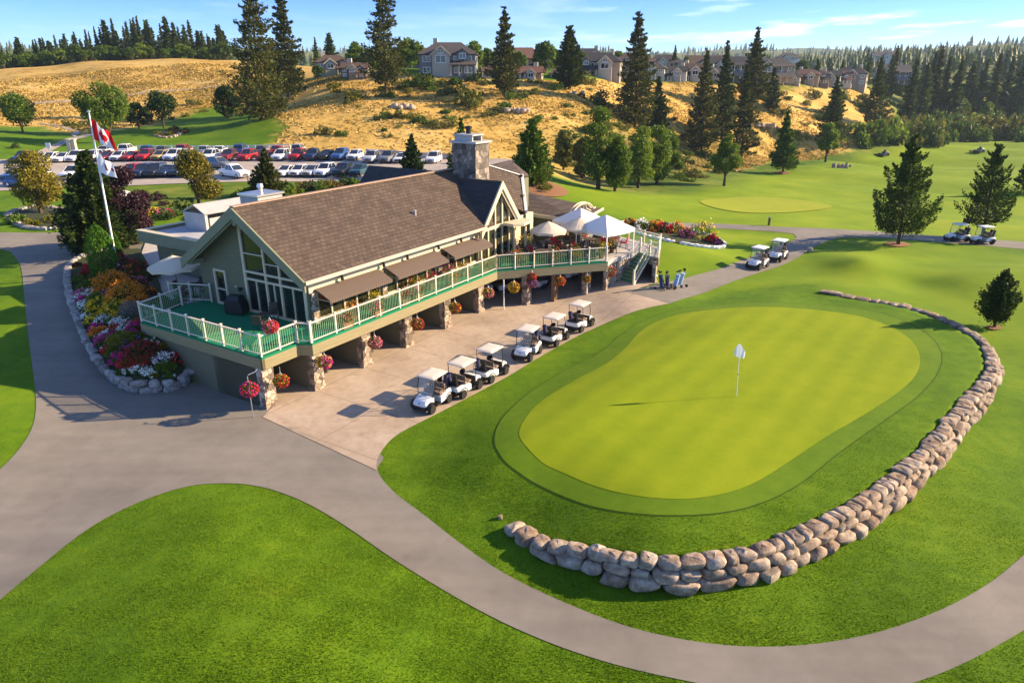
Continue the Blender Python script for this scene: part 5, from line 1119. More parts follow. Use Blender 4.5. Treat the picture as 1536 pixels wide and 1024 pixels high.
for i, (px, py, rp, k, lb) in enumerate(bed_items):
    x, y, z = bed_hit(px, py + rp * .30); s = scale_at(x, y, z); r = rp / s * 1.3; lf, fl, hr = KIND[k]
    de = dist_poly(BEDO, np.array([x]), np.array([y]))[0]
    if de < r * .95 + .12:
        q_ = np.hypot(BEDO[:, 0] - x, BEDO[:, 1] - y).argmin(); tt = BEDO[min(q_ + 1, len(BEDO) - 1)] - BEDO[max(q_ - 1, 0)]; tt = tt / np.hypot(*tt); sh_ = (r * .95 + .12 - de) * .9; nx_, ny_ = tt[1], -tt[0]
        if not inside(bedpoly, np.array([BEDO[q_, 0] + nx_ * .3]), np.array([BEDO[q_, 1] + ny_ * .3]))[0]: nx_, ny_ = -nx_, -ny_
        x += nx_ * sh_; y += ny_ * sh_; z = float(bed_z(np.array([x]), np.array([y]))[0])
    f1 = fl[0] if isinstance(fl, list) else fl
    o = make_mound(NAMES.get(k, 'flowers'), r, r * hr * 1.15, lf, f1, i + 100, n=int(700 + 1900 * r), nf=int(1050 * r * (1.5 if k.startswith('orange') else .8 if k == 'golden' else .85) + 40), ls=.10, fs=.095, label=lb, cat='shrub' if NAMES.get(k) in ('shrub', 'mum_bush') else 'flowers', loc=(x, y, z - .06), spike=1.2 if k in ('grey', 'iris') else 0, group='plants of the raised flower bed')
    if k == 'rustg' or k == 'olive':
        rng = np.random.default_rng(i); q = 160; a = rng.uniform(0, 6.28, q); e = np.arcsin(rng.uniform(.3, 1, q)); P = np.stack([np.cos(a) * np.cos(e) * r, np.sin(a) * np.cos(e) * r, np.sin(e) * r * hr * 1.15], -1); V, Fq = cards(P, .10, rng, None, .7); mesh_np('blossom', V, Fq, 'f_red' if k == 'rustg' else 'olshrub', parent=o)
    if isinstance(fl, list):
        rng = np.random.default_rng(i); q = 70; a = rng.uniform(0, 6.28, q); e = np.arcsin(rng.uniform(.3, 1, q)); P = np.stack([np.cos(a) * np.cos(e) * r, np.sin(a) * np.cos(e) * r, np.sin(e) * r * hr * 1.18], -1); V, Fq = cards(P, .10, rng, None, .8); mesh_np('blossom', V, Fq, fl[1], parent=o)

rng = np.random.default_rng(77); q = 0
for i in range(400):
    px, py = rng.uniform(100, 285), rng.uniform(392, 580); x, y, z = bed_hit(px, py)
    if not inside(bedpoly, np.array([x]), np.array([y]))[0] or dist_poly(BEDO, np.array([x]), np.array([y]))[0] < .25: continue
    if any((x - a) ** 2 + (y - b) ** 2 < .30 for a, b in FILL): continue
    FILL.append((x, y)); lf = ['shrubleaf', 'darkshrub', 'shrubleaf', 'olshrub', 'rustshrub'][q % 5]; r = rng.uniform(.26, .42); make_mound('ground_cover', r, r * .75, lf, [None, 'f_pink', None, 'f_white', None, 'f_purple'][q % 6], 900 + q, n=420, nf=60, ls=.12, fs=.09, label=f'low {["green", "dark green", "green", "yellow green", "bronze"][q % 5]} filler plant between the flowers of the raised bed', cat='plant', group='filler plants of the raised bed', loc=(x, y, z - .05)); q += 1
    if q > 62: break
# ------------------------------------------------------------------ hanging baskets under the deck, one on a pole, one on the rail
def basket(loc, r, cols, label, hook=None, pole=None, seed=0, group='hanging flower baskets'):
    rng = np.random.default_rng(seed); root = empty('hanging_basket', loc, 0, label, 'flower basket', group)
    n = 900; d = rng.normal(size=(n, 3)); d /= np.linalg.norm(d, axis=1)[:, None]; P = d * (r * rng.uniform(.45, 1, n) ** .5)[:, None] * np.array([1, 1, .88]); V, Fq = cards(P, rng.uniform(.05, .11, n), rng, d, .5, .8); mesh_np('foliage', V, Fq, 'shrubleaf', parent=root)
    for ci, (c, q) in enumerate(cols):
        d = rng.normal(size=(q, 3)); d /= np.linalg.norm(d, axis=1)[:, None]
        if len(cols) > 1: d += np.array([U[0], U[1], 0]) * 0 + np.array([.9, -.4, 0]) * (.55 if ci else -.3); d /= np.linalg.norm(d, axis=1)[:, None]
        P = d * r * rng.uniform(.93, 1.06, q)[:, None] * np.array([1, 1, .88]); V, Fq = cards(P, rng.uniform(.06, .11, q), rng, None, .85); mesh_np('blossom', V, Fq, c, parent=root)
    if hook:
        m = MB(); m.tube([(0, 0, r * .6), (0, 0, hook)], .015, 5)
        for k in range(3): a = 2.1 * k; m.tube([(0, 0, r * .6 + .25), (math.cos(a) * r * .6, math.sin(a) * r * .6, 0)], .008, 4)
        m.build('chain', 'metal', root)
    if pole:
        m = MB(); m.tube([(0, 0, -loc[2] + pole[0]), (0, 0, .62), (.04, .03, .70), (.3, .2, .78), (.38, .26, .88)], .022, 6); m.build('pole', 'metal', root)
    return root
bk = [(.45, -.62, 1.50, .36, [('f_yellow', 110), ('f_red', 170)], 'red and yellow basket at the corner pier, behind the one on a pole'), (3.05, -.75, 1.56, .37, [('f_yellow', 120), ('f_mag', 180)], 'yellow and magenta hanging basket on the second stone pier from the drive'), (6.42, -.95, 1.52, .38, [('f_orange', 120), ('f_pink', 170)], 'hanging basket on the third stone pier, orange on its left and pink on its right'), (9.9, -1.0, 1.53, .38, [('f_orange', 130), ('f_red', 160)], 'orange and red hanging basket on the fourth stone pier from the drive'), (13.5, -1.0, 1.52, .38, [('f_yellow', 120), ('f_red', 170)], 'hanging basket with yellow and red flowers on the fifth stone pier from the drive'), (17.2, -.98, 1.5, .38, [('f_yellow', 150), ('f_pink', 140)], 'yellow and pink hanging basket before the bend of the terrace'),
      (19.15, -1.75, 1.5, .40, [('f_yellow', 220), ('f_orange', 120)], 'mostly yellow hanging basket just past the bend of the terrace'), (20.35, -2.5, 1.62, .36, [('f_mag', 170), ('f_purple', 130)], 'purple and magenta basket hanging in front of a stone pier past the bend'), (20.3, -2.48, 2.08, .3, [('f_red', 200)], 'small dark red basket directly above the purple one'), (21.95, -3.75, 1.55, .38, [('f_orange', 140), ('f_red', 160)], 'orange and red basket hanging before the timber post'), (23.3, -5.15, 1.6, .28, [('f_orange', 150)], 'small orange basket tucked against the last stone pier'), (25.1, -6.15, 1.85, .38, [('f_red', 260)], 'dark red basket hanging past the last pier near the stair')]
for i, (u, w, z, r, cols, lb) in enumerate(bk):
    x, y = L2W(u, w); basket((x, y, z), r, cols, lb, hook=2.2 - z + (.25 if z > 1.8 else 0), seed=i + 10)
x, y = G(380, 625, .03); basket((x, y, 1.42), .40, [('f_mag', 230), ('f_red', 200)], 'pink and red flower ball on a slim metal pole at the corner of the apron', pole=(0,), seed=40, group=None)
x, y = L2W(.75, .02); basket((x, y, DZ + 1.25), .36, [('f_pink', 200), ('f_red', 220)], 'pink flower basket standing on the terrace railing near its corner', hook=.1, seed=41, group=None)
# flower boxes along the front windows
cols = ['f_red', 'f_orange', 'f_mag', 'f_yellow', 'f_red', 'f_pink', 'f_orange', 'f_red', 'f_orange', 'f_mag', 'f_yellow', 'f_red', 'f_orange']
word = {'f_red': 'red', 'f_orange': 'orange', 'f_mag': 'magenta', 'f_yellow': 'yellow', 'f_pink': 'pink'}
for i, c in enumerate(cols):
    u = 5.0 + i * 1.13; w = (.62, .25, -.45)[i % 3] if i % 4 else -.42; x, y = L2W(u, w)
    root = empty('planter_box', (x, y, DZ), BROT + random.uniform(-.1, .1), f'planter with {word[c]} flowers on the terrace, {ordw(i)} from the gable end', 'planter', 'planters along the front windows')
    m = MB(); m.loft([[(-.30, -.16, 0), (.30, -.16, 0), (.30, .16, 0), (-.30, .16, 0)], [(-.36, -.2, .34), (.36, -.2, .34), (.36, .2, .34), (-.36, .2, .34)]]); m.build('box', 'wood', root)
    rng = np.random.default_rng(i + 70); n = 420; P = rng.normal(size=(n, 3)) * np.array([.26, .17, .16]) + np.array([0, 0, .58]); V, Fq = cards(P, rng.uniform(.06, .13, n), rng, None, .5); mesh_np('foliage', V, Fq, ['shrubleaf', 'rustshrub', 'olshrub'][i % 3], parent=root)
    n = 150; P = rng.normal(size=(n, 3)) * np.array([.27, .18, .14]) + np.array([0, 0, .68]); V, Fq = cards(P, rng.uniform(.06, .1, n), rng, None, .8); mesh_np('blossom', V, Fq, c, parent=root)

# ------------------------------------------------------------------ umbrellas, tents, tables and chairs
def umbrella(x, y, zf, r, zr, zt, label, n=8, mt='canvas', rot=0):
    root = empty('patio_umbrella', (x, y, zf), rot, label, 'umbrella', 'patio umbrellas')
    zr -= zf; zt -= zf; m = MB(); rim = []; mid = []
    for k in range(n * 4):
        a = 2 * math.pi * k / (n * 4); q = (1 - .06 * abs(math.sin(a * n / 2))); rim.append((math.cos(a) * r * q, math.sin(a) * r * q, zr + .05 * abs(math.sin(a * n / 2)))); mid.append((math.cos(a) * r * .5 * q, math.sin(a) * r * .5 * q, zr + (zt - zr) * .58))
    tip = [(math.cos(2 * math.pi * k / (n * 4)) * .04, math.sin(2 * math.pi * k / (n * 4)) * .04, zt) for k in range(n * 4)]
    val = [(p[0] * 1.005, p[1] * 1.005, p[2] - .16) for p in rim]
    m.loft([val, rim, mid, tip], cap=False); m.build('canopy', mt, root, fix=False)
    m = MB(); m.tube([(0, 0, .05), (0, 0, zt + .08)], .03, 8); m.build('pole', 'wood', root)
    m = MB()
    for k in range(n): a = 2 * math.pi * k / n; m.bar((0, 0, zt - .06), (math.cos(a) * r * .97, math.sin(a) * r * .97, zr - .01), .025, .025); m.bar((0, 0, zr - .25), (math.cos(a) * r * .5, math.sin(a) * r * .5, zr + (zt - zr) * .5), .02, .02)
    m.build('ribs', 'wood', root)
    m = MB(); m.lathe([(.30, 0), (.30, .06), (.08, .10), (.05, .25)], 14); m.build('base', 'black', root)
    return root
x, y = L2W(3.85, 11.8); umbrella(x, y, DZ, 1.42, 4.48, 5.12, 'cream umbrella over a table on the grey patio by the gable end', rot=.3)
x, y = L2W(23.9, -1.7); umbrella(x, y, DZ, 1.35, 4.5, 5.15, 'cream umbrella nearest the cross gable on the terrace', rot=.2)
x, y = L2W(26.0, -3.1); umbrella(x, y, DZ, 1.4, 4.55, 5.2, 'cream umbrella between the first one and the white tents', rot=.5)
x, y, z = hit(191, 330); umbrella(x, y, z, 1.3, z + 2.1, z + 2.7, 'white umbrella half hidden behind the purple tree', mt='tent')
def tent(u, w, rot, label, s=3.0):
    x, y = L2W(u, w); root = empty('canopy_tent', (x, y, DZ), BROT + rot, label, 'tent', 'white canopy tents'); h = s / 2; ze, zp = 1.95, 2.85; m = MB()
    rings = []
    for f, z in ((1.0, ze - .24), (1.0, ze), (.62, ze + .34), (.30, ze + .66), (.02, zp)):
        ring = []
        for (ax, ay), (bx2, by2) in zip([(-1, -1), (1, -1), (1, 1), (-1, 1)], [(1, -1), (1, 1), (-1, 1), (-1, -1)]):
            for k in range(4): t = k / 4; qx, qy = ax + (bx2 - ax) * t, ay + (by2 - ay) * t; ring.append((qx * h * f, qy * h * f, z - (.05 * math.sin(math.pi * t) if f > .9 else .03 * math.sin(math.pi * t))))
        rings.append(ring)
    m.loft(rings, cap=False); m.build('canopy', 'tent', root, fix=False)
    for sx in (-1, 1):
        for sy in (-1, 1):
            m = MB(); m.bx(sx * (h - .05) - .03, sx * (h - .05) + .03, sy * (h - .05) - .03, sy * (h - .05) + .03, 0, ze - .02); m.bx(sx * (h - .05) - .07, sx * (h - .05) + .07, sy * (h - .05) - .07, sy * (h - .05) + .07, 0, .02); m.build('leg', 'white', root)
    return root
tent(26.45, -4.95, R(-17), 'white peaked canopy tent nearest the stair on the terrace'); tent(28.0, -2.2, R(-17), 'white peaked canopy tent behind the one nearest the stair')
def make_table(loc, label, group, r=.5):
    t = empty('patio_table', loc, 0, label, 'table', group); m = MB(); m.lathe([(0, .70), (r - .02, .70), (r, .715), (r - .02, .74), (0, .74)], 18); m.build('table_top', 'wicker', t)
    m = MB(); m.tube([(0, 0, .02), (0, 0, .7)], .035, 8); m.lathe([(.28, 0), (.28, .03), (.05, .06)], 14); m.build('pedestal', 'black', t); return t
def make_chair(loc, rz_, label, group, mt='wicker'):
    c = empty('patio_chair', loc, rz_, label, 'chair', group); m = MB(); m.loft([rr_ring(-.24, .24, .40, .46, .03), rr_ring(.24, .25, .40, .46, .03)]); m.build('seat', mt, c)
    m = MB(); m.loft([[(-.22, y, .46) for y in ()] or [(-.26, -.23, .46), (-.20, -.23, .46), (-.20, .23, .46), (-.26, .23, .46)], [(-.34, -.22, .92), (-.29, -.22, .92), (-.29, .22, .92), (-.34, .22, .92)]]); m.build('backrest', mt, c)
    for sx in (-1, 1):
        for sy in (-1, 1): m = MB(); m.bar((sx * .22, sy * .21, .4), (sx * .25, sy * .23, 0), .03, .03); m.build('leg', 'black', c)
    for sy in (-1, 1): m = MB(); m.bar((-.28, sy * .25, .64), (.2, sy * .25, .62), .04, .03); m.bar((.2, sy * .25, .62), (.22, sy * .23, .42), .03, .03); m.build('armrest', 'black', c)
    return c
gs = 'tables on the terrace'; gc = 'chairs round the terrace tables'
x, y = L2W(3.85, 11.8); tb0 = make_table((x + .9, y - .1, DZ), 'dark round table beside the cream umbrella by the gable end', gs, .55)
ch0 = None
def put_chair(u, w, a, lb):
    global ch0
    x, y = L2W(u, w)
    if ch0 is None: ch0 = make_chair((x, y, DZ), a, lb, gc); return ch0
    return dup(ch0, (x, y, DZ), a, None, lb, gc)
tu, tw = W2L(x + .9, y - .1)
for k, lb in enumerate(('towards the lawn', 'towards the annex', 'on the umbrella side', 'towards the deck')):
    a = k * 1.57 + .4; put_chair(tu + math.cos(a) * .8, tw + math.sin(a) * .8, BROT + a + math.pi, f'dark wicker chair at the gable end patio table, the one {lb}')
tabs = [(20.9, -1.0, "near the bend of the terrace"), (22.4, -2.1, 'in front of the canopy'), (23.6, -.6, 'under the umbrella by the cross gable'), (24.5, -3.6, 'between the two umbrellas'), (25.9, -2.4, 'beneath the second umbrella'), (26.6, -4.7, 'under the nearer white tent'), (27.6, -3.2, 'between the white tents'), (28.6, -2.0, 'under the farther white tent'), (25.3, -4.6, 'at the rail by the stair'), (24.9, -1.0, 'close to the pier wall'), (28.8, -4.6, 'beside the stair head'), (30.2, -3.4, 'at the far edge of the terrace')]
for i, (u, w, wh) in enumerate(tabs):
    x, y = L2W(u, w); dup(tb0, (x, y, DZ), .3 * i, None, f'dark round table {wh}', gs)
    for k in range(3 + i % 2):
        a = 6.283 * k / (3 + i % 2) + .7 * i; c = put_chair(u + math.cos(a) * .8, w + math.sin(a) * .8, BROT + a + math.pi, f'{ordw(k)} chair round the table {wh}')
        if (i * 3 + k) % 5 == 2 and i != 0:
            for q in c.children:
                if q.name.startswith(('seat', 'backrest')): q.data = q.data.copy(); q.data.materials[0] = M['redcloth']
            c['label'] = f'red cushioned {ordw(k)} chair at the table {wh}'
# low pots around the terrace tables
for i, (u, w, c, wh) in enumerate([(20.2, -1.3, 'f_red', 'inside the bend of the terrace railing'), (24.2, .3, 'f_yellow', 'beside the pier wall'), (22.0, -3.3, 'f_red', 'at the railing before the timber post'), (23.2, -4.3, 'f_orange', 'at the railing near the last pier'), (25.2, -5.3, 'f_yellow', 'under the edge of the nearer tent'), (27.3, -5.2, 'f_red', 'at the head of the stair'), (26.9, -.8, 'f_orange', 'by the low wing wall'), (29.5, -.6, 'f_yellow', 'by the far tent corner')]):
    x, y = L2W(u, w); root = empty('flower_pot', (x, y, DZ), 0, f'flower pot with {word[c]} blooms {wh}', 'flower pot', 'pots on the terrace'); m = MB(); m.lathe([(.16, 0), (.24, .42), (.27, .44), (.22, .46), (0, .42)], 14); m.build('pot', 'wood', root)
    rng = np.random.default_rng(i + 300); n = 420; P = rng.normal(size=(n, 3)) * np.array([.22, .22, .24]) + np.array([0, 0, .75]); V, Fq = cards(P, rng.uniform(.07, .15, n), rng, None, .5); mesh_np('foliage', V, Fq, 'shrubleaf', parent=root); n = 110; P = rng.normal(size=(n, 3)) * np.array([.24, .24, .2]) + np.array([0, 0, .85]); V, Fq = cards(P, .09, rng, None, .8); mesh_np('blossom', V, Fq, c, parent=root)
# covered barbecue and the little iron table set on the deck
x, y = L2W(3.55, 6.2); t = empty('covered_grill', (x, y, DZ), BROT + .25, 'black covered barbecue grill on the green deck by the gable window', 'grill')
m = MB(); m.loft([[(a, b, .12) for a, b in ((-.32, -.55), (.32, -.55), (.32, .55), (-.32, .55))], [(a, b, .62) for a, b in ((-.30, -.56), (.30, -.56), (.30, .56), (-.30, .56))], [(a, b, .80) for a, b in ((-.30, -.42), (.30, -.42), (.30, .42), (-.30, .42))], [(a, b, 1.05) for a, b in ((-.18, -.36), (.2, -.36), (.2, .36), (-.18, .36))]]); m.build('cover', 'black', t)
for sx in (-1, 1):
    for sy in (-1, 1): m = MB(); m.bx(sx * .24 - .03, sx * .24 + .03, sy * .46 - .03, sy * .46 + .03, 0, .14); m.build('leg', 'black', t)
x, y = L2W(3.0, 3.3); dup(tb0, (x, y, DZ), 0, (.7, .7, .9), 'small dark table on the green deck below the gable window', gs)
for k in range(2): put_chair(3.0 + (.75, -.65)[k], 3.3 + (.35, -.4)[k], BROT + (3.6, .5)[k], 'dark chair at the small deck table, ' + ('against the gable window' if k == 0 else 'towards the railing'))

# ------------------------------------------------------------------ flagpole and its two flags
fx, fy, fz = bed_hit(176, 400); fx, fy, fz = float(fx), float(fy), float(fz)
a_, f_, d_ = ray(133, 168); t_ = fy / f_; topx, topz = a_ * t_, CH + d_ * t_
pole = empty('flagpole', (fx, fy, fz), 0, 'tall white flagpole rising behind the cypress', 'flagpole'); tv = Vector((topx - fx, 0, topz - fz))
m = MB(); m.tube([(0, 0, -.1), tv * .5, tv], [.075, .06, .04], 10); m.build('pole', 'white', pole, smooth=True)
m = MB(); m.lathe([(0, -.1), (.1, 0), (.1, .04), (0, .13)], 10, c=tuple(tv)); m.build('finial', 'metal', pole)
m = MB(); m.lathe([(.25, 0), (.25, .08), (.1, .2)], 12); m.build('base', 'metal', pole)
FS = tv.z / 177 * 1.0     # metres per photo pixel on the pole
def flagmesh(name, corners, nx, ny, label, fmat, leafshape=None, th=.012):
    """corners: hoist top, hoist bottom, fly top, fly bottom in pole-local metres (x right, z up)"""
    ht, hb, ft, fb = [np.array(c, float) for c in corners]; V = []; 
    for i in range(nx + 1):
        s = i / nx
        for j in range(ny + 1):
            t = j / ny; p = (ht * (1 - s) + ft * s) * (1 - t) + (hb * (1 - s) + fb * s) * t
            wv = .16 * math.sin(s * 8 + t * 2.2) * s ** .6; V.append((p[0], wv, p[1] + .06 * math.sin(s * 7 + 1) * s))
    F_ = []; mi = []
    for i in range(nx):
        for j in range(ny):
            a = i * (ny + 1) + j; F_.append((a, a + 1, a + ny + 2, a + ny + 1)); mi.append(fmat((i + .5) / nx, (j + .5) / ny))
    o = mesh_np(name, V, F_, ['flag_red', 'flag_white', 'crest'], mi, smooth=True); o.location = (fx, fy, fz); return tag(o, label, 'flag', 'flags on the pole')
LEAF = [(0, -.42), (.07, -.28), (.15, -.33), (.12, -.10), (.23, -.20), (.26, -.14), (.38, -.16), (.34, -.04), (.40, 0), (.20, .16), (.22, .24), (.03, .21), (.03, .42), (-.03, .42), (-.03, .21), (-.22, .24), (-.20, .16), (-.40, 0), (-.34, -.04), (-.38, -.16), (-.26, -.14), (-.23, -.20), (-.12, -.10), (-.15, -.33), (-.07, -.28)]
LEAFP = np.array(LEAF)
def can(s, t):
    if s < .27 or s > .73: return 0
    return 0 if inside(LEAFP, np.array([(s - .5) * 1.9]), np.array([(t - .5) * .98]))[0] else 1
def pl(px, py):
    a, f, d = ray(px, py); t = fy / f; return (a * t - fx, CH + d * t - fz)
flagmesh('national_flag', [pl(136, 177), pl(141, 209), pl(163, 200), pl(179, 230)], 60, 40, 'red and white maple leaf flag at the top of the pole', can)
flagmesh('club_flag', [pl(144, 226), pl(149, 258), pl(166, 246), pl(178, 269)], 48, 32, 'white flag with a small plum crest below the red one', lambda s, t: 2 if (abs(s - .52) < .07 and .32 < t < .70) or ((s - .80) ** 2 * 2 + (t - .55) ** 2 < .012) else 1)

# ------------------------------------------------------------------ pin on the green, golf bags, marker post
x, y, z = hit(1105, 595); z = T1(x, y); pin = empty('golf_pin', (x, y, z), 0, 'white golf pin with a small white flag standing on the putting green', 'golf flag')
a_, f_, d_ = ray(1110, 515); topz = CH + d_ * (y / f_) - z; lean = (a_ * (y / f_) - x)
m = MB(); m.tube([(0, 0, -.05), (lean, 0, topz)], .014, 8); m.build('stick', 'white', pin)
m = MB(); m.bx(lean * .45 - .018, lean * .45 + .018, -.018, .018, topz * .42, topz * .44); m.build('band', 'black', pin)
V = []; F_ = []
for i in range(9):
    s = i / 8; xx = lean + (-.20 + .48 * s) ; zt = topz - .02 - .75 * abs(s - .42) ** 1.2 ; zb = topz - .55 - .12 * math.sin(s * 3) - (.12 if s > .8 else 0)
    V += [(xx, .06 * math.sin(s * 6), min(zt, topz)), (xx, .06 * math.sin(s * 6 + .5), min(zb, zt - .05))]
for i in range(8): F_.append((2 * i, 2 * i + 1, 2 * i + 3, 2 * i + 2))
mesh_np('flag', V, F_, 'tent', parent=pin, smooth=True)
m = MB(); m.lathe([(.0, .0), (.055, .0), (.06, .017), (.05, .018), (0, .012)], 14); m.build('cup', 'black', pin)
def golfbag(loc, rz_, mt, label, lean=.22):
    t = empty('golf_bag', loc, rz_, label, 'golf bag', 'golf bags on push carts by the apron'); d = Vector((-math.sin(lean), 0, math.cos(lean)))
    m = MB(); base = Vector((.1, 0, .14)); m.tube([base, base + d * .3, base + d * .62, base + d * .88], [.13, .15, .14, .165], 12); m.tube([base + d * .2 + Vector((.14, 0, 0)), base + d * .5 + Vector((.12, 0, 0))], [.07, .07], 8); m.build('bag', mt, t, smooth=True)
    rng = random.Random(str(loc)); m = MB(); h = MB()
    for k in range(7):
        o = Vector((rng.uniform(-.1, .1), rng.uniform(-.1, .1), 0)); e = base + d * (1.05 + rng.uniform(0, .15)) + o; m.tube([base + d * .8 + o * .6, e], .008, 4); h.bx(e.x - .03, e.x + .07, e.y - .025, e.y + .025, e.z - .03, e.z + .06)
    m.build('clubs', 'metal', t); h.build('club_heads', 'black', t)
    for s in (-1, 1):
        wheel(t, 'wheel', (.28, s * .28, .15), .15, .05); m = MB(); m.tube([(.05, 0, .3), (.28, s * .26, .15)], .014, 5); m.build('leg', 'metal', t)
    wheel(t, 'wheel', (-.42, .02, .11), .11, .05)
    m = MB(); m.tube([(-.42, 0, .11), (.08, 0, .22), (-.05, 0, .8), (-.42, 0, 1.02)], .016, 6); m.build('handle', 'metal', t); return t
for px, py, a, mt, lb in ((991, 434, 20, 'navy', 'navy golf bag standing on a push cart by the end of the apron'), (1000, 434, 60, 'navy', 'second navy golf bag, touching the first beside the lawn'), (1014, 433, 200, 'bluebag', 'pale grey golf bag leaning low on a push cart'), (1021, 430, 150, 'bluebag', 'upright golf bag with pale blue headcovers, farthest along the path')):
    x, y, z = hit(px, py); golfbag((x, y, z + .03), R(a), mt, lb)
x, y, z = hit(1153, 338); mk = empty('marker_post', (x, y, z), 0, 'short brown marker post beside the far putting green', 'post'); m = MB(); m.bx(-.09, .09, -.09, .09, -.1, .8); m.build('post', 'wood', mk); m = MB(); m.loft([[(-.11, -.11, .801), (.11, -.11, .801), (.11, .11, .801), (-.11, .11, .801)], [(-.02, -.02, .95), (.02, -.02, .95), (.02, .02, .95), (-.02, .02, .95)]]); m.build('cap', 'trim', mk)
# ------------------------------------------------------------------ trees one can tell apart
def tree_at(px, py, hpx, wpx):
    x, y, z = hit(px, py); s = scale_at(x, y, z); return (x, y, z), hpx / s * 1.03, wpx / s / 2
def lean(o, p, k):
    o.rotation_euler = (0, -k * math.atan2(p[0], 55 + p[1] * .9) * .30, 0); return o
def con(px, py, hpx, wpx, lf, seed, label, name='conifer', group=None, **kw):
    kw['dens'] = kw.get('dens', 1.0) * (1.35 if lf in ('spruce', 'fir') and py < 260 else 1.0)
    p, h, r = tree_at(px, py, hpx, wpx); s = scale_at(*p); ls = kw.pop('ls', None) or min(.62, max(.16, 3.6 / s)); ls = max(ls, .10)
    return lean(make_conifer(name, h, r * 1.05, lf, seed, loc=p, ls=ls, label=label, group=group, **kw), p, .55)
def dec(px, py, hpx, wpx, lf, seed, label, name='broadleaf_tree', group=None, **kw):
    p, h, r = tree_at(px, py, hpx, wpx); s = scale_at(*p); ls = kw.pop('ls', None) or min(.6, max(.14, 3.3 / s))
    return make_decid(name, h, r * 1.05, lf, seed, loc=p, ls=ls, label=label, group=group, **kw)
gh = 'tall conifers on the golden slope'
con(392, 180, 198, 100, 'spruce', 1, 'tallest dark spruce, left of a pair above the parking lot', 'spruce', gh, whorls=30, nb=9, dens=1.5, z0=.06, irr=.45, prof=.75)
con(432, 150, 152, 62, 'spruce', 2, 'slimmer tall spruce just right of the tallest one', 'spruce', gh, whorls=26, nb=8, dens=1.2, z0=.1, irr=.5, gap=.08, prof=.7)
con(579, 140, 152, 76, 'spruce', 3, 'tall open spruce in front of the houses at the crest', 'spruce', gh, whorls=24, nb=8, dens=1.2, z0=.12, irr=.5, gap=.08, prof=.7)
con(757, 146, 116, 60, 'spruce', 4, 'slender spruce on the slope right of the large grey house', 'spruce', gh, whorls=22, nb=7, dens=1.1, z0=.14, irr=.45, prof=.75)
con(853, 134, 82, 50, 'fir', 5, 'dense dark rounded fir standing at the crest', 'fir', gh, whorls=20, nb=9, dens=1.3, z0=.1, prof=.55)
con(952, 192, 152, 76, 'spruce', 6, 'tall dark spruce on the slope above the lime green poplars', 'spruce', gh, whorls=26, nb=8, dens=1.2, z0=.08, irr=.45, prof=.72)
con(985, 200, 76, 38, 'fir', 7, 'narrow dark fir right of the tall spruce above the poplars', 'fir', gh, whorls=18, nb=7)
con(1052, 226, 134, 66, 'spruce', 8, 'dark spruce leftmost of the cluster on the right slope', 'spruce', gh, whorls=24, nb=8, dens=1.1, z0=.06, irr=.5)
con(1082, 210, 130, 58, 'fir', 9, 'dark fir in the middle of the cluster on the right slope', 'fir', gh, whorls=24, nb=8, dens=1.1, z0=.06, irr=.45)
con(1112, 238, 122, 54, 'spruce', 10, 'olive spruce lowest of the cluster on the right slope', 'spruce', gh, whorls=22, nb=7, dens=1.1, z0=.1, irr=.55, gap=.1)
con(1128, 168, 110, 60, 'spruce', 11, 'tall bare stemmed spruce highest on the right slope', 'spruce', gh, whorls=22, nb=8, dens=1.1, z0=.2, irr=.5)
con(1157, 166, 58, 28, 'fir', 12, 'small fir beside the bare stemmed spruce', 'fir', gh, whorls=16, nb=7)
con(1247, 214, 88, 54, 'fir', 13, 'dark fir at the foot of the right slope behind a pale tree', 'fir', gh, whorls=20, nb=8, irr=.45)
con(1311, 192, 94, 52, 'fir', 14, 'broad dark fir at the right end of the golden slope', 'fir', gh, whorls=20, nb=8, irr=.45)
gp = 'trees standing on the fairways'
con(1174, 259, 82, 50, 'fir_green', 20, 'green pyramidal pine at the foot of the right slope', 'pine', gp, whorls=14, nb=9, z0=.14, thick=.8, dens=1.5, irr=.25)
con(1347, 368, 150, 108, 'pine', 21, 'big dark pine with layered boughs beside the upper cart path', 'pine', gp, whorls=13, nb=9, z0=.17, dens=4.6, uptip=.5, droop=.25, irr=.3, thick=.6, gap=.06, prof=.75, ls=.20)
con(1473, 357, 130, 90, 'pine', 22, 'open branched pine behind the two carts on the upper path', 'pine', gp, whorls=14, nb=8, z0=.19, dens=3.4, uptip=.55, droop=.15, irr=.35, gap=.08, prof=.7, ls=.19)
con(1548, 288, 58, 60, 'pine', 23, 'dark pine cut off by the right edge of the view', 'pine', gp, whorls=12, nb=8, dens=1.8, uptip=.45, irr=.35, gap=.1)
con(1491, 492, 82, 62, 'pine', 24, 'small bushy pine on the lawn below the upper cart path', 'pine', gp, whorls=12, nb=9, z0=.2, dens=2.6, uptip=.5, droop=.1, thick=.9, irr=.35, prof=.55, ls=.13)
dec(1086, 279, 76, 48, 'decid', 25, 'lime green young tree at the left edge of the fairway', group=gp, conic=.55, n=3800)
dec(1238, 243, 56, 38, 'decid', 26, 'pale green young tree in front of the dark fir', group=gp, conic=.4, n=2600)
con(798, 278, 90, 74, 'fir_green', 30, 'dense bright green fir right of the stone chimney', 'fir', None, whorls=18, nb=10, z0=.10, dens=2.2, thick=.8, irr=.2, prof=.7)
con(693, 285, 96, 62, 'fir_green', 31, 'green fir hidden partly behind the stone chimney', 'fir', None, whorls=16, nb=9, z0=.08, dens=1.8, thick=.8, irr=.25)
con(619, 262, 54, 48, 'pine', 32, 'small conifer at the front edge of the parking lot', 'conifer', None, whorls=12, nb=8, z0=.08, dens=1.6, irr=.35)
gl = 'lime green poplars at the foot of the golden slope'
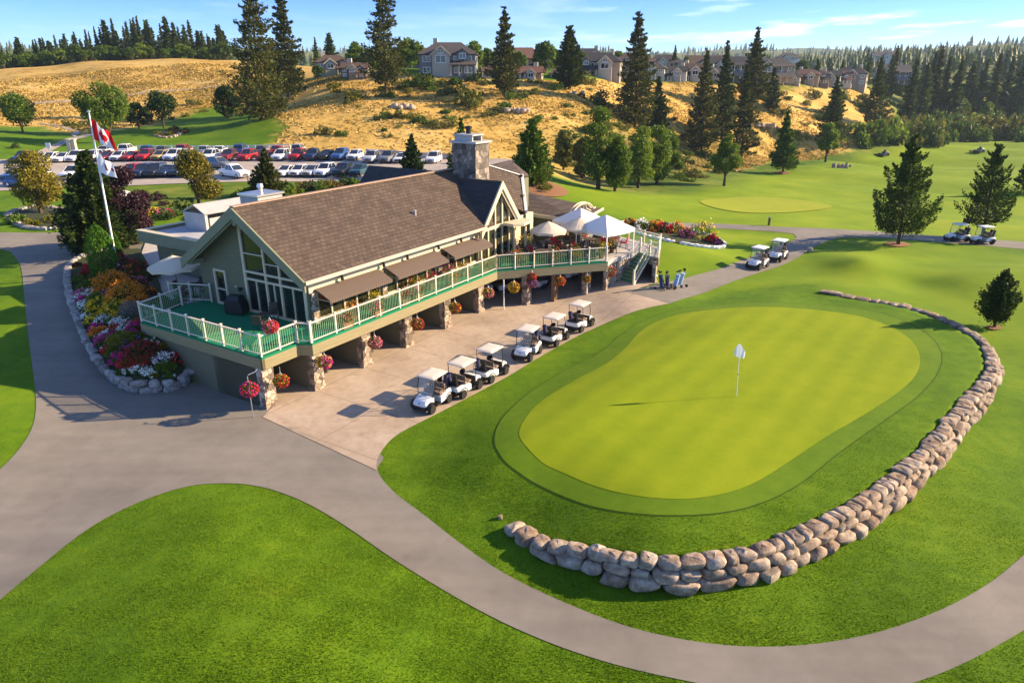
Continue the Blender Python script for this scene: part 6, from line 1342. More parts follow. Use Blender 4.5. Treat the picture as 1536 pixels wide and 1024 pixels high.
for i, (px, py, h, w_, lf, lb) in enumerate([(897, 283, 124, 66, 'decid', 'tallest poplar, leftmost of the lime green clump'), (922, 287, 84, 50, 'decid', 'poplar in front of the tallest one'), (957, 282, 92, 58, 'decid', 'bright poplar in the middle of the lime green clump'), (985, 276, 88, 54, 'decid', 'poplar rightmost of the lime green clump'), (1000, 262, 66, 40, 'decid', 'small poplar behind the right end of the lime green clump'), (873, 268, 62, 40, 'olive', 'thin olive tree at the left end of the poplar clump'), (845, 255, 60, 34, 'olive', 'pale wispy tree between the green fir and the poplars')]):
    dec(px, py, h, w_, lf, 40 + i, lb, 'poplar', gl, conic=.45, z0=.0, n=5200, lobes=24)
gq = 'trees on the lawn beyond the parking lot'
dec(35, 201, 54, 58, 'decid2', 50, 'round green tree on the far left lawn', group=gq, n=3200)
dec(165, 214, 84, 74, 'decid', 51, 'large bright green maple behind the flags', group=gq, n=5200, z0=.14)
dec(209, 194, 38, 26, 'darkshrub', 52, 'dark tree tucked right of the bright maple', group=gq, n=1500, z0=.06)
dec(246, 192, 48, 44, 'pine', 53, 'dark round tree above the small stone edged bed', group=gq, n=2400)
dec(340, 178, 44, 46, 'pine', 54, 'dark bushy tree at the left foot of the tallest spruce', group=gq, n=2600, z0=.05)
dec(222, 188, 26, 18, 'darkshrub', 55, 'smallest dark tree behind the lawn, between two others', group=gq, n=900, z0=.06)
gg_ = 'trees between the clubhouse and the parking lot'
dec(62, 322, 90, 88, 'gold', 60, 'broad yellow green tree in the stone ringed bed on the left lawn', group=gg_, n=6500, z0=.14, conic=.45)
dec(300, 316, 86, 78, 'gold', 61, 'golden leafed tree behind the flat roofed annex', group=gg_, n=6000, z0=.16, conic=.55)
con(402, 294, 64, 62, 'spruce', 62, 'dark spreading conifer behind the roof vent box', 'conifer', gg_, whorls=14, nb=9, z0=.05, dens=2.0, irr=.35, thick=.8)
con(150, 374, 134, 126, 'fir', 63, 'huge dark conifer behind the flagpole at the top of the flower bed', 'conifer', gg_, whorls=18, nb=11, z0=.06, dens=3.6, irr=.3, thick=.9, prof=.68, ls=.24, uptip=.3)
dec(206, 366, 112, 66, 'purple', 64, 'dark purple leafed tree right of the huge conifer', 'purple_plum', gg_, n=7000, z0=.1, ls=.18)
def cypress(px, py, hpx, wpx, seed, label, lf='cypress'):
    p, h, r = tree_at(px, py, hpx, wpx); rng = np.random.default_rng(seed); n = 5200; t = rng.uniform(0.01, 1, n); prof = np.sin(np.clip(t * .93 + .10, 0, 1) * math.pi) ** .55; a = rng.uniform(0, 6.28, n); q = r * prof * rng.uniform(.5, 1.06, n) ** .5 * (1 + .13 * np.sin(a * 3 + t * 17))
    P = np.stack([np.cos(a) * q, np.sin(a) * q, t * h], -1); D = np.stack([np.cos(a) * .35, np.sin(a) * .35, np.ones(n)], -1); V, Fq = cards(P, rng.uniform(.10, .24, n), rng, D, .4, .5)
    root = empty('cypress', (p[0], p[1], bed_z(np.array([p[0]]), np.array([p[1]]))[0] - .5 if inside(bedpoly, np.array([p[0]]), np.array([p[1]]))[0] else p[2]), 0, label, 'tree'); mesh_np('crown', V, Fq, lf, parent=root); m = MB(); trunk(m, h * .8, .08); m.build('trunk', 'bark', root)
cypress(161, 424, 84, 40, 70, 'bright green column cypress at the top of the flower bed')
cypress(181, 402, 52, 13, 71, 'narrow pale cypress squeezed behind the bright column cypress')
# hedge of rust and pink blossom between the bed and the patio
for i, (px, py, r, k, lb) in enumerate([(190, 400, .7, 'rustshrub', 'tall bronze shrub left of the patio by the cypress'), (198, 412, .62, 'rustshrub', 'bronze shrub with pink tips beside the upper patio'), (208, 398, .6, 'rustshrub', 'red bronze shrub at the patio edge below the annex'), (213, 428, .55, 'rustshrub', 'bronze hedge shrub above the grey lavender'), (225, 438, .5, 'rustshrub', 'bronze hedge shrub nearest the deck gate'), (182, 388, .5, 'purple', 'purple shrub at the head of the flower bed')]):
    x, y, z = bed_hit(px, py + 6); make_mound('hedge_shrub', r, r * 1.5, k, ['f_pink', 'f_orange', 'f_red'][i % 3], 500 + i, n=900, nf=160, label=lb, cat='shrub', group='hedge between the bed and the patio', loc=(x, y, z - .1))
x, y, z = hit(214, 364); make_mound('clipped_shrub', .75, 1.6, 'darkshrub', None, 510, n=1400, label='dark rounded shrub at the corner of the flat roofed annex', cat='shrub', loc=(x, y, z))

# ------------------------------------------------------------------ shrubs behind the clubhouse, slope scrub and far beds
PROTO = {}
def bush_proto(lf, seed):
    if lf not in PROTO: PROTO[lf] = []
    if len(PROTO[lf]) < 3:
        rng = np.random.default_rng(seed); n = 620; C = rng.normal(size=(7, 3)) * np.array([.5, .5, .22]) + np.array([0, 0, .42]); ci = rng.integers(0, 7, n); d = rng.normal(size=(n, 3)); d /= np.linalg.norm(d, axis=1)[:, None]; P = C[ci] + d * (.42 * rng.uniform(.3, 1, n) ** .5)[:, None]; P[:, 2] = np.abs(P[:, 2]); V, Fq = cards(P, rng.uniform(.12, .3, n), rng, d, .6, .9)
        o = mesh_np('scrub_bush', V, Fq, lf); PROTO[lf].append([o, False]); return PROTO[lf][-1]
    return PROTO[lf][seed % 3]
def bush(px, py, wpx, lf, seed, label, hf=1.0, group='scrub bushes on the slopes', name=None):
    x, y, z = hit(px, py); s = scale_at(x, y, z); r = wpx / s / 1.7; pr = bush_proto(lf, seed)
    if pr[1]: o = pr[0].copy(); COL.objects.link(o)
    else: o = pr[0]; pr[1] = True
    o.location = (x, y, z - .12 * r); o.scale = (r, r, r * hf); o.rotation_euler = (0, 0, seed * 1.7); return tag(o, label, 'bush', group)
rb = random.Random(5)
lfw = {'olive': 'olive', 'shrubleaf': 'green', 'darkshrub': 'dark green', 'olshrub': 'yellow green', 'rustshrub': 'bronze', 'decid2': 'mid green', 'decid': 'bright green'}
k = 0
for i in range(17):
    px = 372 + i * 10.5 + rb.uniform(-2, 2); py = 296 - i * .9 + rb.uniform(-6, 2); lf = ['shrubleaf', 'olshrub', 'darkshrub', 'shrubleaf', 'rustshrub'][(i * 3) % 5]
    bush(px, py, rb.uniform(20, 32), lf, i, f'{lfw[lf]} hedge bush between the roof and the parking lot, {ordw(i)} from the left', 1.0, 'hedge bushes behind the main roof')
for i, (px, py, w_, lf, lb) in enumerate([(255, 205, 16, 'olshrub', 'yellow green shrub in the small bed beyond the parking lot'), (265, 200, 20, 'rustshrub', 'orange bronze shrub in the small bed beyond the parking lot'), (236, 203, 11, 'olshrub', 'thin yellow shrub left in the small bed beyond the parking lot'), (25, 222, 13, 'darkshrub', 'small dark shrub on the far left lawn'), (30, 335, 30, 'shrubleaf', 'green shrub at the left of the stone ringed bed'), (92, 332, 26, 'olive', 'olive shrub at the right of the stone ringed bed'), (50, 340, 24, 'olshrub', 'yellow green shrub at the front of the stone ringed bed'), (110, 318, 22, 'rustshrub', 'bronze shrub behind the stone ringed bed'), (215, 320, 30, 'shrubleaf', 'green shrub beside the pink flowers behind the annex'), (250, 322, 60, 'decid2', 'wide low green hedge behind the annex'), (300, 327, 40, 'decid2', 'wide low green bush under the golden tree'), (232, 300, 24, 'purple', 'purple shrub behind the white umbrella'), (246, 308, 14, 'purple', 'narrow purple shrub beside the wide green hedge'), (345, 318, 60, 'shrubleaf', 'wide green bush behind the rooftop screen')]):
    bush(px, py, w_, lf, i + 30, lb, 1.0 if w_ < 35 else .55, 'shrubs around the clubhouse grounds')
def in_px(poly, x, y): return inside(np.array(poly, float), np.array([float(x)]), np.array([float(y)]))[0]
names = ['crest', 'upper slope', 'middle slope', 'lower slope']
zones = [([(440, 122), (780, 122), (900, 124), (900, 150), (700, 150), (440, 150)], 40, 'upper slope below the houses'), ([(470, 150), (840, 150), (840, 210), (480, 205)], 24, 'middle of the golden slope'), ([(840, 150), (1010, 140), (1010, 215), (850, 225)], 42, 'slope above the poplars'), ([(1000, 225), (1080, 235), (1090, 272), (1010, 276)], 22, 'foot of the right slope'), ([(1140, 140), (1300, 140), (1300, 200), (1180, 230)], 26, 'right slope below the row of houses'), ([(60, 185), (330, 150), (380, 165), (120, 200)], 9, 'edge of the left dry field')]
for zi, (poly, n, wh) in enumerate(zones):
    xs = [p[0] for p in poly]; ys = [p[1] for p in poly]; q = 0
    while q < n:
        px, py = rb.uniform(min(xs), max(xs)), rb.uniform(min(ys), max(ys))
        if not in_px(poly, px, py): continue
        lf = rb.choice(['olive', 'olive', 'shrubleaf', 'decid2', 'olshrub']); w_ = rb.uniform(9, 25)
        bush(px, py, w_, lf, zi * 40 + q + 100, f'{lfw[lf]} scrub bush on the {wh}', rb.uniform(.6, 1.2)); q += 1
for i, (px, py, w_, h_, lf, lb) in enumerate([(702, 158, 34, 1.5, 'olshrub', 'tall yellow green bush on the slope below the large grey house'), (690, 140, 20, 1.2, 'shrubleaf', 'green bush just above the tall yellow green one'), (637, 134, 18, 1.8, 'decid2', 'upright green bush left of the large house'), (640, 124, 34, .7, 'darkshrub', 'dark hedge in front of the large grey house'), (705, 124, 26, .9, 'darkshrub', 'dark hedge right of the large grey house'), (900, 160, 34, 1.1, 'darkshrub', 'dark bush mass on the slope right of the rounded fir'), (1210, 158, 15, 1.2, 'olshrub', 'round yellow green bush on the right slope'), (860, 250, 40, 1.3, 'olive', 'wide olive bush at the foot of the slope by the green fir'), (815, 285, 26, .8, 'olshrub', 'yellow bush under the dense bright green fir')]):
    bush(px, py, w_, lf, 400 + i, lb, h_)
# scrub row along the far side of the fairway
for i in range(58):
    t = rb.random(); px = 1288 + 258 * (i + rb.random()) / 58; py = 217 - 12 * rb.random() - (4 if px > 1400 else 0); lf = rb.choice(['olive', 'olshrub', 'decid2', 'decid', 'decid'])
    bush(px, py, rb.uniform(20, 42), lf, 500 + i, f'{lfw[lf]} bush in the thicket along the far edge of the fairway', rb.uniform(1.0, 1.9), 'thicket along the far side of the fairway')
for i in range(26):
    px = 1340 + 200 * rb.random(); py = 180 + 18 * rb.random(); lf = rb.choice(['decid', 'decid2', 'olshrub']); bush(px, py, rb.uniform(18, 30), lf, 600 + i, f'{lfw[lf]} bush in front of the dark forest', rb.uniform(1.0, 1.6), 'bushes in front of the forest')

# mulch rings, small beds with pale edging stones
def ring_bed(name, pts_px, label, nst, soil='soil', stone='gravel', sz=(.5, .36, .28), edge=True):
    P = catmull(hits(pts_px)); c = P.mean(0); z = T1(*c); root = empty(name, (c[0], c[1], z), 0, label, 'garden bed')
    gx, gy = np.meshgrid(np.linspace(P[:, 0].min(), P[:, 0].max(), 14), np.linspace(P[:, 1].min(), P[:, 1].max(), 14)); gx, gy = gx.ravel(), gy.ravel(); ok = inside(P, gx, gy); gx, gy = gx[ok], gy[ok]; n = len(P)
    r = geometry.delaunay_2d_cdt([Vector(p) for p in P] + [Vector((a, b)) for a, b in zip(gx, gy)], [(i, (i + 1) % n) for i in range(n)], [], 1, 1e-4); vv = np.array([(p.x, p.y) for p in r[0]])
    mesh_np('soil', np.c_[vv - c, T(vv[:, 0], vv[:, 1]) + .07 + .1 * np.clip(dist_poly(P, vv[:, 0], vv[:, 1], True), 0, 1) - z], np.array([f for f in r[2] if len(f) == 3]), soil, parent=root, smooth=True)
    if edge:
        rng = np.random.default_rng(nst)
        for i in range(nst):
            q = P[int(i * n / nst)]; mb = MB(); rock(mb, (q[0] - c[0], q[1] - c[1], T1(*q) - z + .1), (1, 0), tuple(v * rng.uniform(.8, 1.25) for v in sz), rng, 5, 7); mb.build('edging_stone', stone, root, smooth=True)
    return root
ring_bed('garden_bed', [(14, 322), (25, 337), (60, 345), (98, 340), (118, 326), (90, 315), (50, 312)], 'stone ringed garden bed under the broad yellow green tree', 46, stone='boulder_grey', sz=(.7, .5, .35))
ring_bed('garden_bed', [(930, 338), (960, 352), (1000, 362), (1045, 370), (1075, 373), (1086, 368), (1070, 357), (1040, 348), (990, 340), (950, 333)], 'flower bed edged with white stones on the lawn beyond the tents', 56, stone='white')
for i, (px, py, r, k, f, lb) in enumerate([(945, 342, 11, 'darkshrub', 'f_orange', 'leftmost shrub with orange flowers in the white edged bed'), (962, 346, 12, 'shrubleaf', 'f_white', 'white flowering shrub in the white edged bed'), (978, 348, 12, 'olshrub', 'f_orange', 'orange flowering shrub left of centre in the white edged bed'), (996, 350, 13, 'darkshrub', 'f_red', 'red flowering shrub in the white edged bed'), (1014, 352, 13, 'olshrub', 'f_orange', 'bright orange shrub in the middle of the white edged bed'), (1030, 358, 12, 'rustshrub', 'f_pink', 'pink flowering shrub before the green one in the white edged bed'), (1050, 360, 21, 'shrubleaf', 'f_yellow', 'tallest green shrub in the white edged bed'), (1066, 365, 10, 'rustshrub', 'f_red', 'low red shrub near the tip of the white edged bed'), (1077, 368, 7, 'shrubleaf', 'f_pink', 'small pink flowers at the tip of the white edged bed'), (985, 343, 10, 'shrubleaf', 'f_yellow', 'yellow flowers at the back of the white edged bed')]):
    x, y, z = hit(px, py); s = scale_at(x, y, z); make_mound('flowering_shrub', r / s * 1.15, r / s * 1.35, k, f, 700 + i, n=800, nf=200, ls=.18, fs=.17, label=lb, cat='shrub', group='shrubs of the white edged bed', loc=(x, y, z))
ring_bed('garden_bed', [(234, 204), (248, 207), (266, 204), (268, 200), (250, 199)], 'small bed with pale stones on the lawn beyond the parking lot', 18, sz=(.9, .6, .4))
ring_bed('mulch_bed', [(780, 282), (800, 292), (835, 296), (852, 291), (845, 282), (820, 272), (795, 268)], 'patch of orange bark mulch under the dense bright green fir', 0, soil='mulch', edge=False)
ring_bed('mulch_ring', [(1325, 366), (1345, 371), (1364, 369), (1360, 365), (1340, 363)], 'bark mulch ring around the big dark pine', 0, soil='mulch', edge=False)
ring_bed('mulch_ring', [(1160, 259), (1172, 262), (1185, 260), (1174, 257)], 'bark mulch ring under the green pyramidal pine', 0, soil='mulch', edge=False)
ring_bed('mulch_ring', [(1478, 491), (1490, 496), (1504, 493), (1492, 489)], 'bark mulch ring under the small bushy pine', 0, soil='mulch', edge=False)
for i, (px, w_) in enumerate([(212, 14), (222, 12), (232, 14), (242, 12), (252, 12)]):
    x, y, z = hit(px, 325); s = scale_at(x, y, z); make_mound('flowers', w_ / s * .8, w_ / s * .9, 'shrubleaf', ['f_orange', 'f_pink', 'f_yellow', 'f_pink', 'f_mag'][i], 800 + i, n=500, nf=260, ls=.16, fs=.15, label=f'{["orange", "pale pink", "yellow", "deep pink", "magenta"][i]} flowers in the row behind the annex', cat='flowers', group='row of flowers behind the annex', loc=(x, y, z))
# rock outcrops
def outcrop(px, py, wpx, hpx, label, seed, n=7):
    x, y, z = hit(px, py); s = scale_at(x, y, z); w_ = wpx / s; h_ = hpx / s; rng = np.random.default_rng(seed); mb = MB()
    for i in range(n): sz = w_ * rng.uniform(.10, .30); rock(mb, (rng.uniform(-.5, .5) * w_, rng.uniform(-.3, .3) * w_ * .5, h_ * rng.uniform(0, .35)), (math.cos(i), math.sin(i)), (sz, sz * .8, h_ * rng.uniform(.4, 1.1)), rng, 7, 10, .7)
    o = mb.build('rock_outcrop', 'gravel', smooth=True); o.location = (x, y, z); tag(o, label, 'rocks')
outcrop(770, 168, 44, 9, 'large pale rock outcrop in the middle of the golden slope', 1, 26); outcrop(600, 162, 42, 9, 'low brown rock outcrop below the open spruce', 2, 18); outcrop(1262, 252, 26, 10, 'cluster of rocks on the fairway below the right slope', 3, 16); outcrop(862, 142, 26, 9, 'small rocks on the crest beneath the rounded fir', 4, 5); outcrop(1140, 190, 40, 7, 'bare pale rocks on the right slope', 5, 18)
# ------------------------------------------------------------------ parked cars
def paint(name, c): M[name] = mat('paint_' + name, base=c, rough=.28, spec=.5); return M[name]
PAINT = {'white': (.72, .72, .72), 'silver': (.42, .43, .45), 'grey': (.16, .17, .18), 'black': (.012, .013, .016), 'navy': (.015, .028, .075), 'blue': (.03, .09, .26), 'red': (.36, .014, .016), 'maroon': (.16, .012, .02), 'teal': (.02, .07, .09), 'gold': (.42, .28, .09)}
for k_, c_ in PAINT.items(): paint(k_, c_)
M['carglass'] = mat('car_glass', base=(.02, .028, .04), rough=.06, spec=.9)
def make_car(kind):
    t = empty('parked_car', (0, 0, 0), 0)
    sh = {'sedan': dict(L=4.5, W=.88, hood=.86, belt=.90, top=1.42, c0=-.35, c1=.95, c2=-1.15, c3=-1.85), 'hatchback': dict(L=4.1, W=.86, hood=.90, belt=.95, top=1.50, c0=-.2, c1=.95, c2=-1.5, c3=-1.95), 'SUV': dict(L=4.6, W=.93, hood=1.02, belt=1.08, top=1.74, c0=-.1, c1=.85, c2=-1.95, c3=-2.2), 'pickup': dict(L=5.2, W=.95, hood=1.08, belt=1.12, top=1.80, c0=.35, c1=1.15, c2=-.65, c3=-.95)}[kind]
    L, W_, hd_, be = sh['L'] / 2, sh['W'], sh['hood'], sh['belt']
    st = [(L, .80, .34, hd_ * .80), (L - .12, .93, .26, hd_ * .90), (L - .6, 1.0, .22, hd_ * .97), (sh['c1'], 1.0, .22, be), (sh['c3'], 1.0, .22, be), (-L + .15, .96, .26, be * .97), (-L, .86, .38, be * .90)]
    m = MB(); m.loft([rr_ring(x, W_ * f, z0, z1, .13, 3) for x, f, z0, z1 in st]); m.build('body', 'white', t, smooth=True)
    m = MB(); z0, z1 = be - .03, sh['top']
    r0 = [(sh['c1'], -W_ * .92, z0), (sh['c1'], W_ * .92, z0), (sh['c3'], W_ * .92, z0), (sh['c3'], -W_ * .92, z0)]; r1 = [(sh['c0'], -W_ * .74, z1 - .05), (sh['c0'], W_ * .74, z1 - .05), (sh['c2'], W_ * .74, z1 - .05), (sh['c2'], -W_ * .74, z1 - .05)]
    m.loft([r0, r1]); m.build('windows', 'carglass', t)
    m = MB(); g = .03; m.loft([[(p[0] + g * (1 if p[0] > 0 else -1) * .5, p[1] * 1.03, z1 - .055) for p in r1], [(p[0], p[1] * 1.0, z1 - .01) for p in r1], [(p[0] * .9, p[1] * .85, z1 + .015) for p in r1]])
    for s in (-1, 1):
        for x0_, x1_ in ((sh['c1'], sh['c0']), (sh['c3'], sh['c2']), ((sh['c1'] + sh['c3']) / 2, (sh['c0'] + sh['c2']) / 2)): m.bar((x0_, s * W_ * .925, z0), (x1_, s * W_ * .745, z1 - .05), .07, .05)
    m.build('roof', 'white', t)
    for x in (L - .85, -L + .85):
        for s in (-1, 1):
            m = MB(); m.lathe([(0, -.11), (.30, -.11), (.34, -.06), (.34, .06), (.30, .11), (0, .11)], 12, c=(x, s * (W_ - .08), .34), axis='y'); m.build('wheel', 'tyre', t, smooth=True)
            m = MB(); m.lathe([(0, 0), (.2, 0), (.2, .02), (0, .03)], 10, c=(x, s * (W_ + .035), .34), axis='y'); m.build('hubcap', 'rim', t)
    for s in (-1, 1): m = MB(); m.bx(L - .16, L - .02, s * W_ * .62 - .16, s * W_ * .62 + .16, hd_ * .66, hd_ * .80); m.build('headlight', 'rim', t)
    m = MB(); m.bx(L - .04, L + .01, -.5, .5, .36, .56); m.bx(L - .02, L + .02, -.26, .26, .60, .70); m.build('grille', 'black', t)
    return t
CARK = {k_: [make_car(k_), False] for k_ in ('sedan', 'hatchback', 'SUV', 'pickup')}
def car(px, py, col, kind, label, group, a=-8):
    x, y, z = hit(px, py); base = yaw(-x * .35 - 6, -y); pr = CARK[kind]; loc = (x, y + 2.0, T1(x, y + 1.6) + .07); rz_ = base + R(a) + random.uniform(-.05, .05)
    if pr[1]: o = dup(pr[0], loc, rz_)
    else:
        o = pr[0]; pr[1] = True; o.location = loc; o.rotation_euler = (0, 0, rz_)
    for c in o.children:
        if c.name.startswith(('body', 'roof')):
            c.material_slots[0].link = 'OBJECT'; c.material_slots[0].material = M[col]
    o.scale = (.82, .82, .82); return tag(o, label, 'car', group)
rear = [(22, 'navy', 'SUV'), (42, 'silver', 'sedan'), (63, 'white', 'hatchback'), (82, 'white', 'sedan'), (102, 'white', 'SUV'), (127, 'white', 'SUV'), (149, 'maroon', 'sedan'), (168, 'white', 'hatchback'), (187, 'red', 'sedan'), (209, 'red', 'SUV'), (231, 'gold', 'hatchback'), (252, 'white', 'SUV'), (274, 'white', 'pickup'), (306, 'white', 'SUV'), (335, 'maroon', 'SUV'), (364, 'red', 'SUV'), (391, 'maroon', 'hatchback'), (415, 'white', 'SUV'), (441, 'red', 'SUV'), (465, 'navy', 'pickup'), (485, 'black', 'hatchback'), (506, 'blue', 'SUV'), (528, 'white', 'hatchback'), (553, 'silver', 'SUV'), (578, 'grey', 'SUV'), (599, 'white', 'sedan'), (648, 'white', 'SUV')]
front = [(6, 'blue', 'sedan'), (42, 'white', 'sedan'), (96, 'white', 'SUV'), (123, 'teal', 'SUV'), (150, 'navy', 'sedan'), (186, 'red', 'SUV'), (204, 'navy', 'SUV'), (223, 'black', 'SUV'), (241, 'navy', 'sedan'), (259, 'navy', 'hatchback'), (279, 'silver', 'sedan'), (421, 'white', 'sedan'), (442, 'white', 'hatchback'), (461, 'silver', 'sedan'), (482, 'white', 'SUV'), (509, 'black', 'SUV'), (533, 'teal', 'hatchback')]
for i, (px, c, k_) in enumerate(rear): car(px, 247 - min(4, px * .018) + (4 if px > 540 else 0), c, k_, f'{c} {k_} parked {ordw(i)} from the left in the rear row', 'cars in the rear parking row')
for i, (px, c, k_) in enumerate(front): car(px, 274.5 - min(6, px * .024), c, k_, f'{c} {k_} parked {ordw(i)} from the left in the front row', 'cars in the front parking row', -10)
car(322, 257, 'grey', 'SUV', 'grey car pulling out of the front parking row beside the golden tree', 'cars moving in the parking lot', 55); car(343, 271, 'white', 'pickup', 'large white van driving through the parking lot right of the golden tree', 'cars moving in the parking lot', 50); car(706, 247, 'silver', 'SUV', 'silver SUV parked alone beside the stone chimney', 'cars moving in the parking lot', 30)
car(14, 285, 'blue', 'hatchback', 'blue hatchback at the left entrance of the parking lot', 'cars moving in the parking lot', 70)
# second line of cars nose to nose behind the rear row
for i in range(11):
    px = 150 + i * 29 + (i % 3) * 3; c = ['silver', 'white', 'blue', 'grey', 'red'][i % 5]; car(px, 233.5, c, ['sedan', 'SUV', 'hatchback'][i % 3], f'{c} car behind the rear row, {ordw(i)} of those glimpsed between roofs', 'cars behind the rear row', 180)
# white rail fence behind the lot, grey board fence to its right, guard rail posts along the front kerb
def rail_fence(a, b, h, n, mt, label, rails=(.45, .95), board=False):
    A, Bq = hit(*a), hit(*b); root = empty('fence', A, 0, label, 'fence')
    pts = [(A[0] + (Bq[0] - A[0]) * t, A[1] + (Bq[1] - A[1]) * t) for t in np.linspace(0, 1, n + 1)]; q = [Vector((x - A[0], y - A[1], T1(x, y) - A[2])) for x, y in pts]
    m = MB()
    for i in range(n):
        for r in rails: m.bar(q[i] + Vector((0, 0, r * h)), q[i + 1] + Vector((0, 0, r * h)), .06, .16 if not board else h * .42)
    m.build('rails', mt, root)
    for p in q: m = MB(); m.bx(p.x - .08, p.x + .08, p.y - .08, p.y + .08, p.z - .2, p.z + h); m.build('post', mt, root)
rail_fence((205, 226), (435, 224), .75, 22, 'white', 'white rail fence running behind the rear parking row'); rail_fence((550, 233), (680, 240), .9, 14, 'vent', 'grey board fence at the right end of the parking lot', (.3, .75), True)
def sign_post(px, py, label, mt='metal'):
    x, y, z = hit(px, py); root = empty('sign_post', (x, y, z), 0, label, 'sign'); m = MB(); m.tube([(0, 0, -.1), (0, 0, 2.0)], .05, 6); m.build('post', mt, root); m = MB(); m.bx(-.35, .35, -.03, .03, 1.3, 2.0); m.build('panel', 'white', root)
sign_post(76, 236, 'small sign on a post beside the path from the parking lot'); 
for px, lb in ((108, 'left'), (115, 'right')):
    x, y, z = hit(px, 236); m = MB(); m.bx(-.25, .25, -.25, .25, -.2, 2.4); m.bx(-.35, .35, -.35, .35, 2.401, 2.55); o = m.build('gate_pillar', 'trim'); o.location = (x, y, z); tag(o, f'pale gate pillar beside the path, {lb} of two', 'pillar', 'gate pillars by the path')
# mowers far out on the fairway
def mower(px, py, label):
    x, y, z = hit(px, py); t = empty('fairway_mower', (x, y, z), R(200), label, 'mower', 'mowers on the fairway'); m = MB(); m.loft([rr_ring(-1.2, .6, .5, 1.1, .1), rr_ring(0, .65, .45, 1.2, .1), rr_ring(.3, .6, .45, .7, .1), rr_ring(1.1, .55, .45, .8, .1)]); m.build('body', 'grey', t, smooth=True)
    m = MB(); m.bx(.2, 1.9, -1.6, 1.6, .2, .5); m.build('cutting_deck', 'black', t); m = MB(); m.bx(-.2, .4, -.3, .3, .9, 1.1); m.bx(-.35, -.2, -.3, .3, .9, 1.6); m.build('seat', 'tyre', t); m = MB(); m.tube([(-.6, -.5, 1), (-.7, -.5, 2.1), (-.7, .5, 2.1), (-.6, .5, 1)], .04, 6); m.build('roll_bar', 'metal', t)
    for wx in (-.9, .9):
        for s in (-1, 1): wheel(t, 'wheel', (wx, s * .7, .4), .4, .3)
mower(1325, 234, 'grey mower cutting the fairway near the far thicket, left of two'); mower(1468, 229, 'dark mower farther out on the fairway towards the forest')

